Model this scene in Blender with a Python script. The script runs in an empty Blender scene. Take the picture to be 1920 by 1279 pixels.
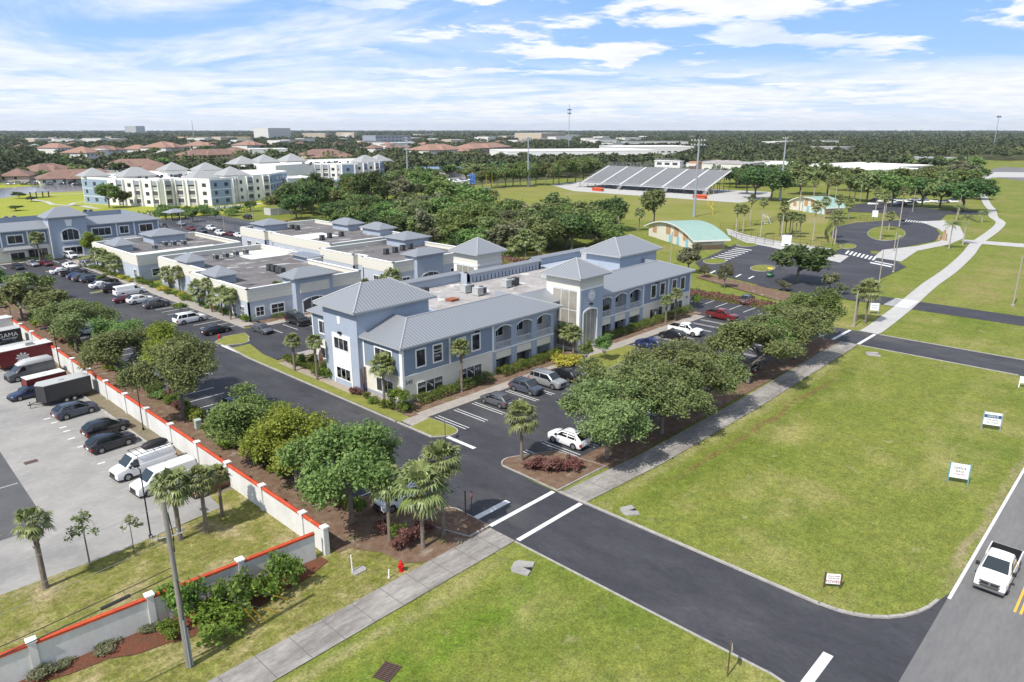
import bpy, bmesh, math, random
import numpy as np
from mathutils import Vector, Matrix
R = math.radians
PI = math.pi
scene = bpy.context.scene
COL = scene.collection

# ------------------------------------------------------------------ camera
CAM_H = 33.0
F_PX, HOR, CX, CY = 1350.0, 396.5, 960.0, 639.5      # focal length and horizon offset in 1920 px units
pitch = math.atan(HOR / F_PX)
yaw = math.atan(1330 / math.hypot(F_PX, HOR))         # camera heading measured from +X (the long street direction)
_fw = Vector((math.cos(yaw), math.sin(yaw), 0)); _rt = Vector((math.sin(yaw), -math.cos(yaw), 0))
_F = _fw * math.cos(pitch) - Vector((0, 0, math.sin(pitch))); _U = _fw * math.sin(pitch) + Vector((0, 0, math.cos(pitch)))
cam_d = bpy.data.cameras.new('camera'); cam = bpy.data.objects.new('camera', cam_d); COL.objects.link(cam)
cam_d.sensor_width = 36.0; cam_d.lens = F_PX / 1920 * 36.0
cam_d.clip_start = 0.5; cam_d.clip_end = 60000
cam.location = (0, 0, CAM_H)
cam.rotation_euler = Matrix((_rt, _U, -_F)).transposed().to_euler()
scene.camera = cam

def G(px, py, z=0.0):
    """ground point seen at a pixel of the 1920 px wide photograph"""
    d = _F * F_PX + _rt * (px - CX) + _U * (CY - py)
    t = (z - CAM_H) / d.z
    return Vector((d.x * t, d.y * t, z))

def depth_at(x, y, z=0):
    return (Vector((x, y, z - CAM_H))).dot(_F)

def px2m(x, y, npx):
    return npx * depth_at(x, y) / F_PX

# ------------------------------------------------------------------ light
SUN_EL, SHADOW_AZ = 51.0, 4.0       # shadows fall towards +X, a little towards +Y
sun_d = bpy.data.lights.new('sun', 'SUN'); sun = bpy.data.objects.new('sun', sun_d); COL.objects.link(sun)
sun_d.energy = 4.15; sun_d.angle = R(0.5); sun_d.color = (1.0, 0.955, 0.88)
_sd = Vector((math.cos(R(SHADOW_AZ)) * math.cos(R(SUN_EL)), math.sin(R(SHADOW_AZ)) * math.cos(R(SUN_EL)), -math.sin(R(SUN_EL))))
sun.rotation_euler = _sd.to_track_quat('-Z', 'Y').to_euler()
sun.location = (-200, 0, 300)

world = bpy.data.worlds.new('World'); scene.world = world; world.use_nodes = True
def build_world():
    nt = world.node_tree; N = nt.nodes; L = nt.links; N.clear()
    out = N.new('ShaderNodeOutputWorld'); bg = N.new('ShaderNodeBackground')
    sky = N.new('ShaderNodeTexSky'); sky.sky_type = 'NISHITA'; sky.sun_disc = False
    sky.sun_elevation = R(SUN_EL)
    sx, sy = -_sd.x, -_sd.y
    sky.sun_rotation = math.atan2(sx, sy)
    sky.altitude = 10; sky.air_density = 1.0; sky.dust_density = 0.6; sky.ozone_density = 1.4
    bg.inputs['Strength'].default_value = 0.15
    tc = N.new('ShaderNodeTexCoord')
    sep = N.new('ShaderNodeSeparateXYZ'); L.new(tc.outputs['Generated'], sep.inputs[0])
    def math_(op, a, b=None, clamp=False):
        n = N.new('ShaderNodeMath'); n.operation = op; n.use_clamp = clamp
        for i, v in enumerate((a, b)):
            if v is None: continue
            if isinstance(v, (int, float)): n.inputs[i].default_value = v
            else: L.new(v, n.inputs[i])
        return n.outputs[0]
    zc = math_('MAXIMUM', sep.outputs['Z'], 0.0)
    zz = math_('ADD', zc, 0.06)
    u = math_('DIVIDE', sep.outputs['X'], zz); v = math_('DIVIDE', sep.outputs['Y'], zz)
    cmb = N.new('ShaderNodeCombineXYZ'); L.new(u, cmb.inputs[0]); L.new(v, cmb.inputs[1])
    def noise(vec, scale, detail, rough, dist=0.0, loc=(0, 0, 0), stretch=(1, 1, 1), rot=0):
        mp = N.new('ShaderNodeMapping'); mp.inputs['Location'].default_value = loc; mp.inputs['Scale'].default_value = stretch
        mp.inputs['Rotation'].default_value = (0, 0, rot)
        L.new(vec, mp.inputs['Vector'])
        n = N.new('ShaderNodeTexNoise'); n.inputs['Scale'].default_value = scale; n.inputs['Detail'].default_value = detail
        n.inputs['Roughness'].default_value = rough; n.inputs['Distortion'].default_value = dist
        L.new(mp.outputs[0], n.inputs['Vector']); return n.outputs['Fac']
    def ramp(fac, a, b, va=0.0, vb=1.0):
        r = N.new('ShaderNodeMapRange'); r.interpolation_type = 'SMOOTHSTEP'
        r.inputs['From Min'].default_value = a; r.inputs['From Max'].default_value = b
        r.inputs['To Min'].default_value = va; r.inputs['To Max'].default_value = vb
        L.new(fac, r.inputs['Value']); return r.outputs[0]
    # scattered small cumulus in the east, thin sheets of cirrus in the north, a pale bank low down
    cum = noise(cmb.outputs[0], 1.15, 7, 0.60, 0.2, (3.1, 0.7, 0), (1, 1, 1)); cum = ramp(cum, 0.475, 0.57)
    cover = noise(cmb.outputs[0], 0.30, 2, 0.5, 0, (1.2, 5.4, 0)); cover = ramp(cover, 0.30, 0.50)
    side = ramp(math_('SUBTRACT', sep.outputs['X'], sep.outputs['Y']), -0.50, 0.0)
    cum = math_('MULTIPLY', math_('MULTIPLY', cum, cover), side)
    cir = noise(cmb.outputs[0], 0.55, 8, 0.62, 0.5, (0.3, 2.0, 0), (1.35, 0.8, 1), R(-48)); cir = ramp(cir, 0.38, 0.64)
    side2 = ramp(math_('SUBTRACT', sep.outputs['Y'], sep.outputs['X']), -0.22, 0.35)
    cir = math_('MULTIPLY', cir, math_('MULTIPLY', side2, 0.80))
    low = noise(cmb.outputs[0], 0.55, 7, 0.62, 0.5, (7, 1, 0), (1, 1, 1))
    lowm = math_('MULTIPLY', ramp(low, 0.36, 0.56), ramp(zc, 0.095, 0.045)); lowm = math_('MULTIPLY', lowm, 0.95)
    hz = ramp(zc, 0.045, 0.0, 0.0, 0.85)
    a = math_('MAXIMUM', cum, cir); a = math_('MAXIMUM', a, lowm); a = math_('MAXIMUM', a, hz, True)
    det = noise(cmb.outputs[0], 2.6, 6, 0.6, 0.3); dv = ramp(det, 0.3, 0.7, 0.88, 1.03)
    cc = N.new('ShaderNodeCombineXYZ')
    for i, c in enumerate((5.55, 5.72, 6.05)): L.new(math_('MULTIPLY', dv, c), cc.inputs[i])
    cr_ = N.new('ShaderNodeValToRGB'); L.new(math_('MULTIPLY', zc, 4.0), cr_.inputs[0]); e = cr_.color_ramp.elements
    e[0].position = 0.0; e[0].color = (3.6, 4.55, 5.75, 1); e[1].position = 0.95; e[1].color = (1.08, 2.38, 5.0, 1); m_ = e.new(0.32); m_.color = (2.2, 3.55, 5.5, 1)
    up = ramp(zc, 0.22, 0.40)
    tint = N.new('ShaderNodeMix'); tint.data_type = 'RGBA'; L.new(up, tint.inputs['Factor']); L.new(cr_.outputs[0], tint.inputs['A']); L.new(sky.outputs[0], tint.inputs['B'])
    mx = N.new('ShaderNodeMix'); mx.data_type = 'RGBA'; L.new(a, mx.inputs['Factor'])
    L.new(tint.outputs['Result'], mx.inputs['A']); L.new(cc.outputs[0], mx.inputs['B'])
    L.new(mx.outputs['Result'], bg.inputs['Color']); L.new(bg.outputs[0], out.inputs[0])
build_world()
scene.view_settings.view_transform = 'Standard'; scene.view_settings.look = 'None'
scene.view_settings.exposure = 0.34; scene.view_settings.gamma = 1.0
scene.cycles.max_bounces = 5; scene.cycles.diffuse_bounces = 3; scene.cycles.transparent_max_bounces = 8
scene.cycles.use_denoising = True

# ------------------------------------------------------------------ materials
_mats = {}
def mat(name, col, rough=0.8, var=0.0, scale=1.0, col2=None, bump=0.0, bscale=20.0, metal=0.0, spec=0.4, island=0.0, trans=0.0, detail=5, objrand=0.0, patches=None, coat=0.0, stretch=None, mottle=(), bands=()):
    """procedural surface: base colour broken up by noise towards col2, finer speckle, optional bump"""
    if name in _mats: return _mats[name]
    m = bpy.data.materials.new(name); m.use_nodes = True; _mats[name] = m
    nt = m.node_tree; N = nt.nodes; L = nt.links
    b = N['Principled BSDF']; b.inputs['Roughness'].default_value = rough; b.inputs['Metallic'].default_value = metal
    b.inputs['Specular IOR Level'].default_value = spec; b.inputs['Coat Weight'].default_value = coat
    rgba = lambda c: (c[0], c[1], c[2], 1)
    cur = N.new('ShaderNodeRGB'); cur.outputs[0].default_value = rgba(col); cur = cur.outputs[0]
    geo = N.new('ShaderNodeNewGeometry')
    pos = geo.outputs['Position']
    if stretch:
        mp = N.new('ShaderNodeMapping'); mp.inputs['Scale'].default_value = stretch; L.new(pos, mp.inputs['Vector']); pos = mp.outputs[0]
    def noise(sc, det=detail, ro=0.6):
        n = N.new('ShaderNodeTexNoise'); n.inputs['Scale'].default_value = sc; n.inputs['Detail'].default_value = det; n.inputs['Roughness'].default_value = ro
        L.new(pos, n.inputs['Vector']); return n.outputs['Fac']
    def rng(f, a, bb, c=0.0, d=1.0):
        r = N.new('ShaderNodeMapRange'); r.inputs['From Min'].default_value = a; r.inputs['From Max'].default_value = bb
        r.inputs['To Min'].default_value = c; r.inputs['To Max'].default_value = d; L.new(f, r.inputs['Value']); return r.outputs[0]
    def mixc(fac, A, B, blend='MIX'):
        n = N.new('ShaderNodeMix'); n.data_type = 'RGBA'; n.blend_type = blend
        if isinstance(fac, float): n.inputs['Factor'].default_value = fac
        else: L.new(fac, n.inputs['Factor'])
        for k, v in (('A', A), ('B', B)):
            if isinstance(v, tuple): n.inputs[k].default_value = rgba(v)
            else: L.new(v, n.inputs[k])
        return n.outputs['Result']
    if col2 is not None:
        cur = mixc(rng(noise(scale), 0.35, 0.65), cur, col2)
    for (c3, s3, lo, hi) in (patches or []):
        cur = mixc(rng(noise(s3), lo, hi), cur, c3)
    for (c3, y0_, hw, x0_, x1_, amt) in bands:      # worn or wet strips of ground: colour, centre y, half width, x range
        sp = N.new('ShaderNodeSeparateXYZ'); L.new(geo.outputs['Position'], sp.inputs[0])
        def mm(op, a, bb):
            n = N.new('ShaderNodeMath'); n.operation = op
            for i, q in enumerate((a, bb)):
                if isinstance(q, (int, float)): n.inputs[i].default_value = q
                else: L.new(q, n.inputs[i])
            return n.outputs[0]
        wob = mm('MULTIPLY', mm('SUBTRACT', noise(0.12, 3), 0.5), 3.0)
        dist = mm('ABSOLUTE', mm('ADD', mm('SUBTRACT', sp.outputs['Y'], y0_), wob), 0.0)
        f = mm('MULTIPLY', rng(dist, hw, hw * 0.2), rng(noise(0.5, 4), 0.30, 0.60))
        f = mm('MULTIPLY', mm('MULTIPLY', f, rng(sp.outputs['X'], x0_, x0_ + 6)), mm('MULTIPLY', rng(sp.outputs['X'], x1_, x1_ - 8), amt))
        cur = mixc(f, cur, c3)
    for (s3, amp) in mottle:
        f = rng(noise(s3, 3, 0.65), 0.28, 0.72, 1 - amp, 1 + amp)
        cm = N.new('ShaderNodeCombineXYZ')
        for i in range(3): L.new(f, cm.inputs[i])
        cur = mixc(1.0, cur, cm.outputs[0], 'MULTIPLY')
    if var > 0:
        f = rng(noise(scale * 6.3, 4, 0.7), 0.25, 0.75, 1 - var, 1 + var)
        cm = N.new('ShaderNodeCombineXYZ')
        for i in range(3): L.new(f, cm.inputs[i])
        cur = mixc(1.0, cur, cm.outputs[0], 'MULTIPLY')
    if island > 0:
        f = rng(geo.outputs['Random Per Island'], 0, 1, 1 - island, 1 + island)
        cm = N.new('ShaderNodeCombineXYZ')
        for i in range(3): L.new(f, cm.inputs[i])
        cur = mixc(1.0, cur, cm.outputs[0], 'MULTIPLY')
    if objrand > 0:
        oi = N.new('ShaderNodeObjectInfo')
        hs = N.new('ShaderNodeHueSaturation')
        L.new(rng(oi.outputs['Random'], 0, 1, 0.5 - 0.025 * objrand, 0.5 + 0.05 * objrand), hs.inputs['Hue'])
        L.new(rng(oi.outputs['Random'], 0, 1, 1 - 0.3 * objrand, 1 + 0.35 * objrand), hs.inputs['Value'])
        L.new(cur, hs.inputs['Color']); cur = hs.outputs[0]
    L.new(cur, b.inputs['Base Color'])
    if bump > 0:
        bp = N.new('ShaderNodeBump'); bp.inputs['Strength'].default_value = bump; bp.inputs['Distance'].default_value = 0.05
        L.new(noise(bscale, 4, 0.7), bp.inputs['Height']); L.new(bp.outputs[0], b.inputs['Normal'])
    if trans > 0:
        tr = N.new('ShaderNodeBsdfTranslucent'); L.new(cur, tr.inputs['Color'])
        mx = N.new('ShaderNodeMixShader'); mx.inputs[0].default_value = trans
        L.new(b.outputs[0], mx.inputs[1]); L.new(tr.outputs[0], mx.inputs[2]); L.new(mx.outputs[0], N['Material Output'].inputs[0])
    return m

def glass_mat(name, col, rough=0.06, spec=0.7):
    return mat(name, col, rough, spec=spec)

def stripes(name, base, col2, period, axis, width=0.5, rough=0.8, bump=0.4, metal=0.0, var=0.06):
    """surface with parallel boards / standing seams running across the given world axis"""
    if name in _mats: return _mats[name]
    m = mat(name, base, rough, var=var, scale=0.8, metal=metal)
    nt = m.node_tree; N = nt.nodes; L = nt.links; b = N['Principled BSDF']
    tc = N.new('ShaderNodeTexCoord'); sp = N.new('ShaderNodeSeparateXYZ'); L.new(tc.outputs['Object'], sp.inputs[0])
    d = N.new('ShaderNodeMath'); d.operation = 'DIVIDE'; L.new(sp.outputs['XYZ'.index(axis)], d.inputs[0]); d.inputs[1].default_value = period
    fr = N.new('ShaderNodeMath'); fr.operation = 'FRACT'; L.new(d.outputs[0], fr.inputs[0])
    lt = N.new('ShaderNodeMath'); lt.operation = 'LESS_THAN'; L.new(fr.outputs[0], lt.inputs[0]); lt.inputs[1].default_value = width
    src = b.inputs['Base Color'].links[0].from_socket
    mx = N.new('ShaderNodeMix'); mx.data_type = 'RGBA'; L.new(lt.outputs[0], mx.inputs['Factor']); L.new(src, mx.inputs['A']); mx.inputs['B'].default_value = (*col2, 1)
    L.new(mx.outputs['Result'], b.inputs['Base Color'])
    bp = N.new('ShaderNodeBump'); bp.inputs['Strength'].default_value = bump; bp.inputs['Distance'].default_value = 0.04
    L.new(fr.outputs[0], bp.inputs['Height']); L.new(bp.outputs[0], b.inputs['Normal'])
    return m

M = {}
M['grass'] = mat('lawn grass', (0.190, 0.208, 0.042), 0.95, var=0.42, scale=0.9, col2=(0.135, 0.160, 0.034), bump=0.7, bscale=7, spec=0.1, mottle=((0.45, 0.16), (1.6, 0.22), (9.0, 0.30)),
                 patches=[((0.255, 0.236, 0.085), 0.11, 0.50, 0.72), ((0.105, 0.150, 0.022), 0.06, 0.52, 0.72), ((0.30, 0.265, 0.14), 0.42, 0.62, 0.78), ((0.10, 0.125, 0.030), 0.9, 0.62, 0.75)],
                 bands=[((0.095, 0.135, 0.018), 31.8, 2.2, 48, 112, 0.75), ((0.17, 0.105, 0.045), 32.4, 0.55, 56, 104, 0.8), ((0.10, 0.165, 0.016), 31.0, 3.4, 4, 40, 0.8), ((0.30, 0.27, 0.13), 35.2, 0.8, -10, 39, 0.7), ((0.30, 0.27, 0.13), 34.6, 0.9, 48, 118, 0.6), ((0.27, 0.225, 0.13), 8.4, 0.6, 54, 300, 0.9)])
M['grass_far'] = mat('mown grass', (0.175, 0.20, 0.042), 0.95, mottle=((0.3, .12), (1.5, .15)), var=0.25, scale=0.2, col2=(0.14, 0.165, 0.03), spec=0.1,
                 patches=[((0.24, 0.21, 0.08), 0.05, 0.5, 0.7)])
M['grass_dry'] = mat('dry verge grass', (0.215, 0.195, 0.068), 0.95, mottle=((0.5, 0.2), (2.0, 0.25), (9.0, 0.3)), var=0.40, scale=0.9, col2=(0.145, 0.160, 0.032), bump=0.5, bscale=7, spec=0.1,
                 patches=[((0.29, 0.235, 0.135), 0.25, 0.50, 0.70), ((0.20, 0.145, 0.095), 0.4, 0.64, 0.76)])
M['grass_lush'] = mat('lush lawn', (0.225, 0.225, 0.058), 0.95, var=0.25, scale=0.8, col2=(0.165, 0.185, 0.04), bump=0.4, bscale=7, spec=0.1)
M['lake_lawn'] = mat('bright lakeside lawn', (0.30, 0.30, 0.06), 0.95, var=0.15, scale=0.15, col2=(0.25, 0.29, 0.035), spec=0.1)
M['woodfloor'] = mat('dark woodland ground', (0.055, 0.066, 0.022), 0.95, var=0.25, scale=0.05, col2=(0.10, 0.10, 0.05), spec=0.1)  # ground coloured dark green like the forest standing on it
M['mulch'] = mat('bark mulch', (0.145, 0.088, 0.060), 0.95, var=0.4, scale=1.2, col2=(0.20, 0.14, 0.10), bump=0.8, bscale=9, spec=0.1,
                 patches=[((0.30, 0.26, 0.21), 0.6, 0.58, 0.74), ((0.15, 0.15, 0.055), 0.33, 0.60, 0.72)])
M['redmulch'] = mat('red bark mulch', (0.16, 0.062, 0.036), 0.95, var=0.4, scale=1.2, col2=(0.12, 0.06, 0.04), bump=0.8, bscale=9, spec=0.1)
M['sand'] = mat('pale gravel', (0.36, 0.31, 0.25), 0.95, var=0.25, scale=2, col2=(0.28, 0.23, 0.18), bump=0.6, bscale=12)
M['asphalt'] = mat('fresh asphalt', (0.043, 0.043, 0.050), 0.75, var=0.14, scale=0.35, col2=(0.056, 0.056, 0.063), bump=0.15, bscale=30, spec=0.3, mottle=((0.5, 0.15), (5.0, 0.14)),
                 patches=[((0.090, 0.088, 0.086), 0.10, 0.52, 0.76), ((0.032, 0.032, 0.037), 0.45, 0.62, 0.72), ((0.095, 0.093, 0.09), 1.1, 0.68, 0.78), ((0.026, 0.026, 0.03), 2.5, 0.70, 0.74)], stretch=(1.0, 0.4, 1))
M['asphalt_old'] = mat('worn asphalt', (0.155, 0.153, 0.152), 0.85, var=0.12, scale=0.5, col2=(0.185, 0.180, 0.175), bump=0.15, bscale=30, spec=0.2, stretch=(0.25, 1, 1))
M['lotconc'] = mat('worn concrete lot', (0.265, 0.258, 0.245), 0.85, var=0.10, scale=0.25, col2=(0.335, 0.322, 0.30), spec=0.2,
                 patches=[((0.205, 0.20, 0.195), 0.09, 0.52, 0.72), ((0.40, 0.37, 0.33), 0.22, 0.66, 0.75)])
M['conc'] = mat('weathered concrete', (0.37, 0.35, 0.325), 0.85, var=0.14, scale=0.8, col2=(0.27, 0.26, 0.245), spec=0.2)
M['conc_dirty'] = mat('stained sidewalk concrete', (0.33, 0.31, 0.285), 0.88, var=0.26, scale=0.5, col2=(0.19, 0.175, 0.16), spec=0.2, stretch=(0.4, 1.2, 1), mottle=((0.9, 0.15),), patches=[((0.42, 0.39, 0.35), 0.5, 0.62, 0.76)])
M['conc_new'] = mat('pale concrete', (0.46, 0.45, 0.43), 0.85, var=0.08, scale=0.5, col2=(0.40, 0.39, 0.37), spec=0.2)
M['kerb'] = mat('kerb concrete', (0.40, 0.38, 0.35), 0.85, var=0.2, scale=1.5, col2=(0.30, 0.28, 0.26))
M['paint_white'] = mat('white road paint', (0.72, 0.72, 0.71), 0.7, var=0.16, scale=1.5, col2=(0.60, 0.60, 0.58), patches=[((0.36, 0.36, 0.36), 2.2, 0.62, 0.74)])
M['paint_yellow'] = mat('yellow road paint', (0.72, 0.42, 0.06), 0.7, var=0.08, scale=1.5)
M['water'] = mat('pond water', (0.17, 0.175, 0.18), 0.16, bump=0.12, bscale=0.6, spec=0.5)
M['red_curb'] = mat('red paint', (0.35, 0.06, 0.05), 0.7)

# ------------------------------------------------------------------ mesh builder
class MB:
    def __init__(s): s.v = []; s.f = []; s.m = []
    def add(s, vs, fs, mi=0):
        o = len(s.v); s.v += [tuple(v) for v in vs]; s.f += [tuple(i + o for i in f) for f in fs]; s.m += [mi] * len(fs); return s
    def box(s, x0, x1, y0, y1, z0, z1, mi=0):
        vs = [(x0, y0, z0), (x1, y0, z0), (x1, y1, z0), (x0, y1, z0), (x0, y0, z1), (x1, y0, z1), (x1, y1, z1), (x0, y1, z1)]
        return s.add(vs, [(0, 3, 2, 1), (4, 5, 6, 7), (0, 1, 5, 4), (1, 2, 6, 5), (2, 3, 7, 6), (3, 0, 4, 7)], mi)
    def obox(s, p, d, l, w, z0, z1, mi=0):
        """box of length l along unit direction d from p, width w to the left of d"""
        dx, dy = d; nx, ny = -dy, dx; q = []
        for (a, b) in ((0, 0), (l, 0), (l, w), (0, w)): q.append((p[0] + dx * a + nx * b, p[1] + dy * a + ny * b))
        return s.prism(q, z0, z1, mi)
    def prism(s, poly, z0, z1, mi=0, top=None):
        n = len(poly)
        ar = sum(poly[i][0] * poly[(i + 1) % n][1] - poly[(i + 1) % n][0] * poly[i][1] for i in range(n))
        if ar < 0: poly = list(reversed(poly))
        vs = [(p[0], p[1], z0) for p in poly] + [(p[0], p[1], z1) for p in poly]
        s.add(vs, [tuple(range(n - 1, -1, -1))] + [(i, (i + 1) % n, n + (i + 1) % n, n + i) for i in range(n)], mi)
        o = len(s.v) - 2 * n
        s.f.append(tuple(o + n + i for i in range(n))); s.m.append(mi if top is None else top); return s
    def sheet(s, poly, z, mi=0):
        n = len(poly)
        ar = sum(poly[i][0] * poly[(i + 1) % n][1] - poly[(i + 1) % n][0] * poly[i][1] for i in range(n))
        if ar < 0: poly = list(reversed(poly))
        return s.add([(p[0], p[1], z) for p in poly], [tuple(range(n))], mi)
    def tube(s, pts, rad, n=8, mi=0, cap=True):
        pts = [Vector(p) for p in pts]; rad = rad if isinstance(rad, (list, tuple)) else [rad] * len(pts)
        rings = []
        for i, p in enumerate(pts):
            t = (pts[min(i + 1, len(pts) - 1)] - pts[max(i - 1, 0)])
            if t.length < 1e-9: t = Vector((0, 0, 1))
            t.normalize(); a = t.cross(Vector((0, 0, 1)))
            if a.length < 0.05: a = t.cross(Vector((1, 0, 0)))
            a.normalize(); b = a.cross(t)
            rings.append([p + (a * math.cos(2 * PI * k / n) + b * math.sin(2 * PI * k / n)) * rad[i] for k in range(n)])
        o = len(s.v); s.v += [tuple(v) for r in rings for v in r]
        for i in range(len(pts) - 1):
            for k in range(n):
                s.f.append((o + i * n + k, o + (i + 1) * n + k, o + (i + 1) * n + (k + 1) % n, o + i * n + (k + 1) % n)); s.m.append(mi)
        if cap:
            s.f.append(tuple(o + k for k in range(n))); s.m.append(mi)
            s.f.append(tuple(o + (len(pts) - 1) * n + n - 1 - k for k in range(n))); s.m.append(mi)
        return s
    def hip(s, x0, x1, y0, y1, z0, z1, ridge=None, mi=0, th=0.18, mf=None):
        """hip roof; eave rectangle given; ridge along the longer side; th = fascia depth"""
        mf = mi if mf is None else mf
        w, d = x1 - x0, y1 - y0; inset = min(w, d) / 2 if ridge is None else ridge
        if w >= d: a, b = (x0 + inset, (y0 + y1) / 2, z1), (x1 - inset, (y0 + y1) / 2, z1)
        else: a, b = ((x0 + x1) / 2, y0 + inset, z1), ((x0 + x1) / 2, y1 - inset, z1)
        vs = [(x0, y0, z0), (x1, y0, z0), (x1, y1, z0), (x0, y1, z0), a, b]
        if w >= d: fs = [(0, 1, 5, 4), (1, 2, 5), (2, 3, 4, 5), (3, 0, 4)]
        else: fs = [(0, 1, 4), (1, 2, 5, 4), (2, 3, 5), (3, 0, 4, 5)]
        s.add(vs, fs, mi)
        lo = [(x0, y0, z0 - th), (x1, y0, z0 - th), (x1, y1, z0 - th), (x0, y1, z0 - th)]
        s.add(vs[:4] + lo, [(0, 4, 5, 1), (1, 5, 6, 2), (2, 6, 7, 3), (3, 7, 4, 0), (4, 7, 6, 5)], mf)
        return s
    def build(s, name, mats, parent=None, loc=None, smooth=False, kind=None):
        me = bpy.data.meshes.new(name); me.from_pydata(s.v, [], s.f)
        for m in (mats if isinstance(mats, (list, tuple)) else [mats]): me.materials.append(M[m] if isinstance(m, str) else m)
        if len(me.materials) > 1: me.polygons.foreach_set('material_index', s.m)
        if smooth: me.polygons.foreach_set('use_smooth', [True] * len(me.polygons))
        me.update()
        o = bpy.data.objects.new(name, me); COL.objects.link(o)
        if parent is not None: o.parent = parent
        if loc is not None: o.location = loc
        if kind: o['kind'] = kind
        return o

def tag(o, label, cat, group=None):
    o['label'] = label; o['category'] = cat
    if group: o['group'] = group
    return o
def thing(name, label, cat, loc=(0, 0, 0), rz=0.0, group=None):
    o = bpy.data.objects.new(name, None); COL.objects.link(o); o.empty_display_size = 0.3
    o.location = loc; o.rotation_euler = (0, 0, rz); return tag(o, label, cat, group)
_kids = {}
def copy_tree(o, loc=None, rz=None, scale=None, label=None, group=None, parent=None):
    c = o.copy(); COL.objects.link(c)
    if parent is not None: c.parent = parent
    for ch in _children(o): copy_tree(ch, parent=c)
    if loc is not None: c.location = loc
    if rz is not None: c.rotation_euler = (0, 0, rz)
    if scale is not None: c.scale = (scale, scale, scale) if isinstance(scale, (int, float)) else scale
    if label: c['label'] = label
    if group: c['group'] = group
    return c
def _children(o):
    k = o.name
    if k not in _kids: _kids[k] = list(o.children)
    return _kids[k]
def structure(name, mb, m): return mb.build(name, m, kind='structure')
def lettering(txt, size, parent, loc, rot, m, name='lettering', extrude=0.01, align='CENTER', sx=1.0):
    c = bpy.data.curves.new(name, 'FONT'); c.body = txt; c.size = size; c.extrude = extrude; c.align_x = align; c.align_y = 'CENTER'
    c.materials.append(M[m] if isinstance(m, str) else m); c.resolution_u = 2
    tmp = bpy.data.objects.new(name, c); me = bpy.data.meshes.new_from_object(tmp); bpy.data.objects.remove(tmp); bpy.data.curves.remove(c)
    me.name = name; me.materials.clear(); me.materials.append(M[m] if isinstance(m, str) else m)
    o = bpy.data.objects.new(name, me); COL.objects.link(o); o.parent = parent; o.location = loc; o.rotation_euler = rot; o.scale = (sx, 1, 1)
    return o
# ================================================================== ground
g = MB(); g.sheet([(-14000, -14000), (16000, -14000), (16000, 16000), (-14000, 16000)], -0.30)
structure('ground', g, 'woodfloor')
def P(*pts): return [tuple(G(x, y))[:2] for x, y in pts]
def rect(x0, x1, y0, y1): return [(x0, y0), (x1, y0), (x1, y1), (x0, y1)]
def arc(cx, cy, r, a0, a1, n=8): return [(cx + r * math.cos(R(a0 + (a1 - a0) * i / n)), cy + r * math.sin(R(a0 + (a1 - a0) * i / n))) for i in range(n + 1)]
def flat(name, poly, z, m): b = MB(); b.sheet(poly, z); return structure(name, b, m)

flat('lawn', rect(-120, 560, -160, 330), -0.12, 'grass_far')
flat('lawn', rect(-60, 150, -90, 46), -0.05, 'grass')
flat('lawn', [(150, -90), (330, -90), (330, 42), (150, 42)], -0.05, 'grass_far')
flat('verge', [(-40, 36.4), (39, 36.4), (39, 47), (-40, 50)], -0.04, 'grass_dry')
flat('lawn', [(-40, 46.3), (27, 46.3), (27, 72), (-40, 72)], -0.035, 'grass_dry')
# main road
flat('road', rect(-300, 900, -3.2, 8.0), -0.03, 'asphalt_old')
# road verge far side
# entrance drive with flared corners
dr = [(38.8, 45)] + [(38.8, 14.5)] + [(38.8 - 7.2 * (1 - math.cos(t)), 14.5 - 6.2 * math.sin(t)) for t in np.linspace(0.1, PI / 2, 8)] + \
     [(30, 7.95), (56, 7.95)] + [(55.0 - 7.3 * math.sin(t), 8.25 + 6.2 * (1 - math.cos(t))) for t in np.linspace(0.05, PI / 2, 8)] + [(47.65, 45)]
flat('driveway', dr, -0.022, 'asphalt')
# car park sheets
cp = MB()
cp.sheet([(33.2, 44), (38.6, 44), (38.6, 38), (47.7, 38), (47.7, 44), (47.9, 41.6), (119, 41.6), (119, 63), (47.65, 63), (47.65, 96), (109, 96), (109, 116), (55.5, 116), (55.5, 216), (33.2, 216)], -0.018)
structure('car_park', cp, 'asphalt')
flat('car_park', rect(109, 131, 44, 125), -0.017, 'asphalt')
flat('car_park', rect(33.2, 110, 200.5, 218), -0.0165, 'asphalt')
flat('car_park', [(84.5, 168), (97, 168), (97, 200.5), (121, 200.5), (121, 125), (131, 125), (131, 290), (96, 290), (92, 200.5), (84.5, 200.5)], -0.0168, 'asphalt')
# second and third drives to the road
d2 = [(118.2, 44)] + [(118.2, 14)] + [(118.2 - 6 * (1 - math.cos(t)), 14 - 6 * math.sin(t)) for t in np.linspace(0.1, PI / 2, 7)] + [(133, 8)] + \
     [(132.8 - 6 * math.sin(t), 8 + 6 * (1 - math.cos(t))) for t in np.linspace(0.05, PI / 2, 7)] + [(126.7, 44)]
flat('driveway', d2, -0.022, 'asphalt')
flat('driveway', [(150, 8.1), (158, 8.1), (158, 68), (150, 68)], -0.022, 'asphalt')
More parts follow.
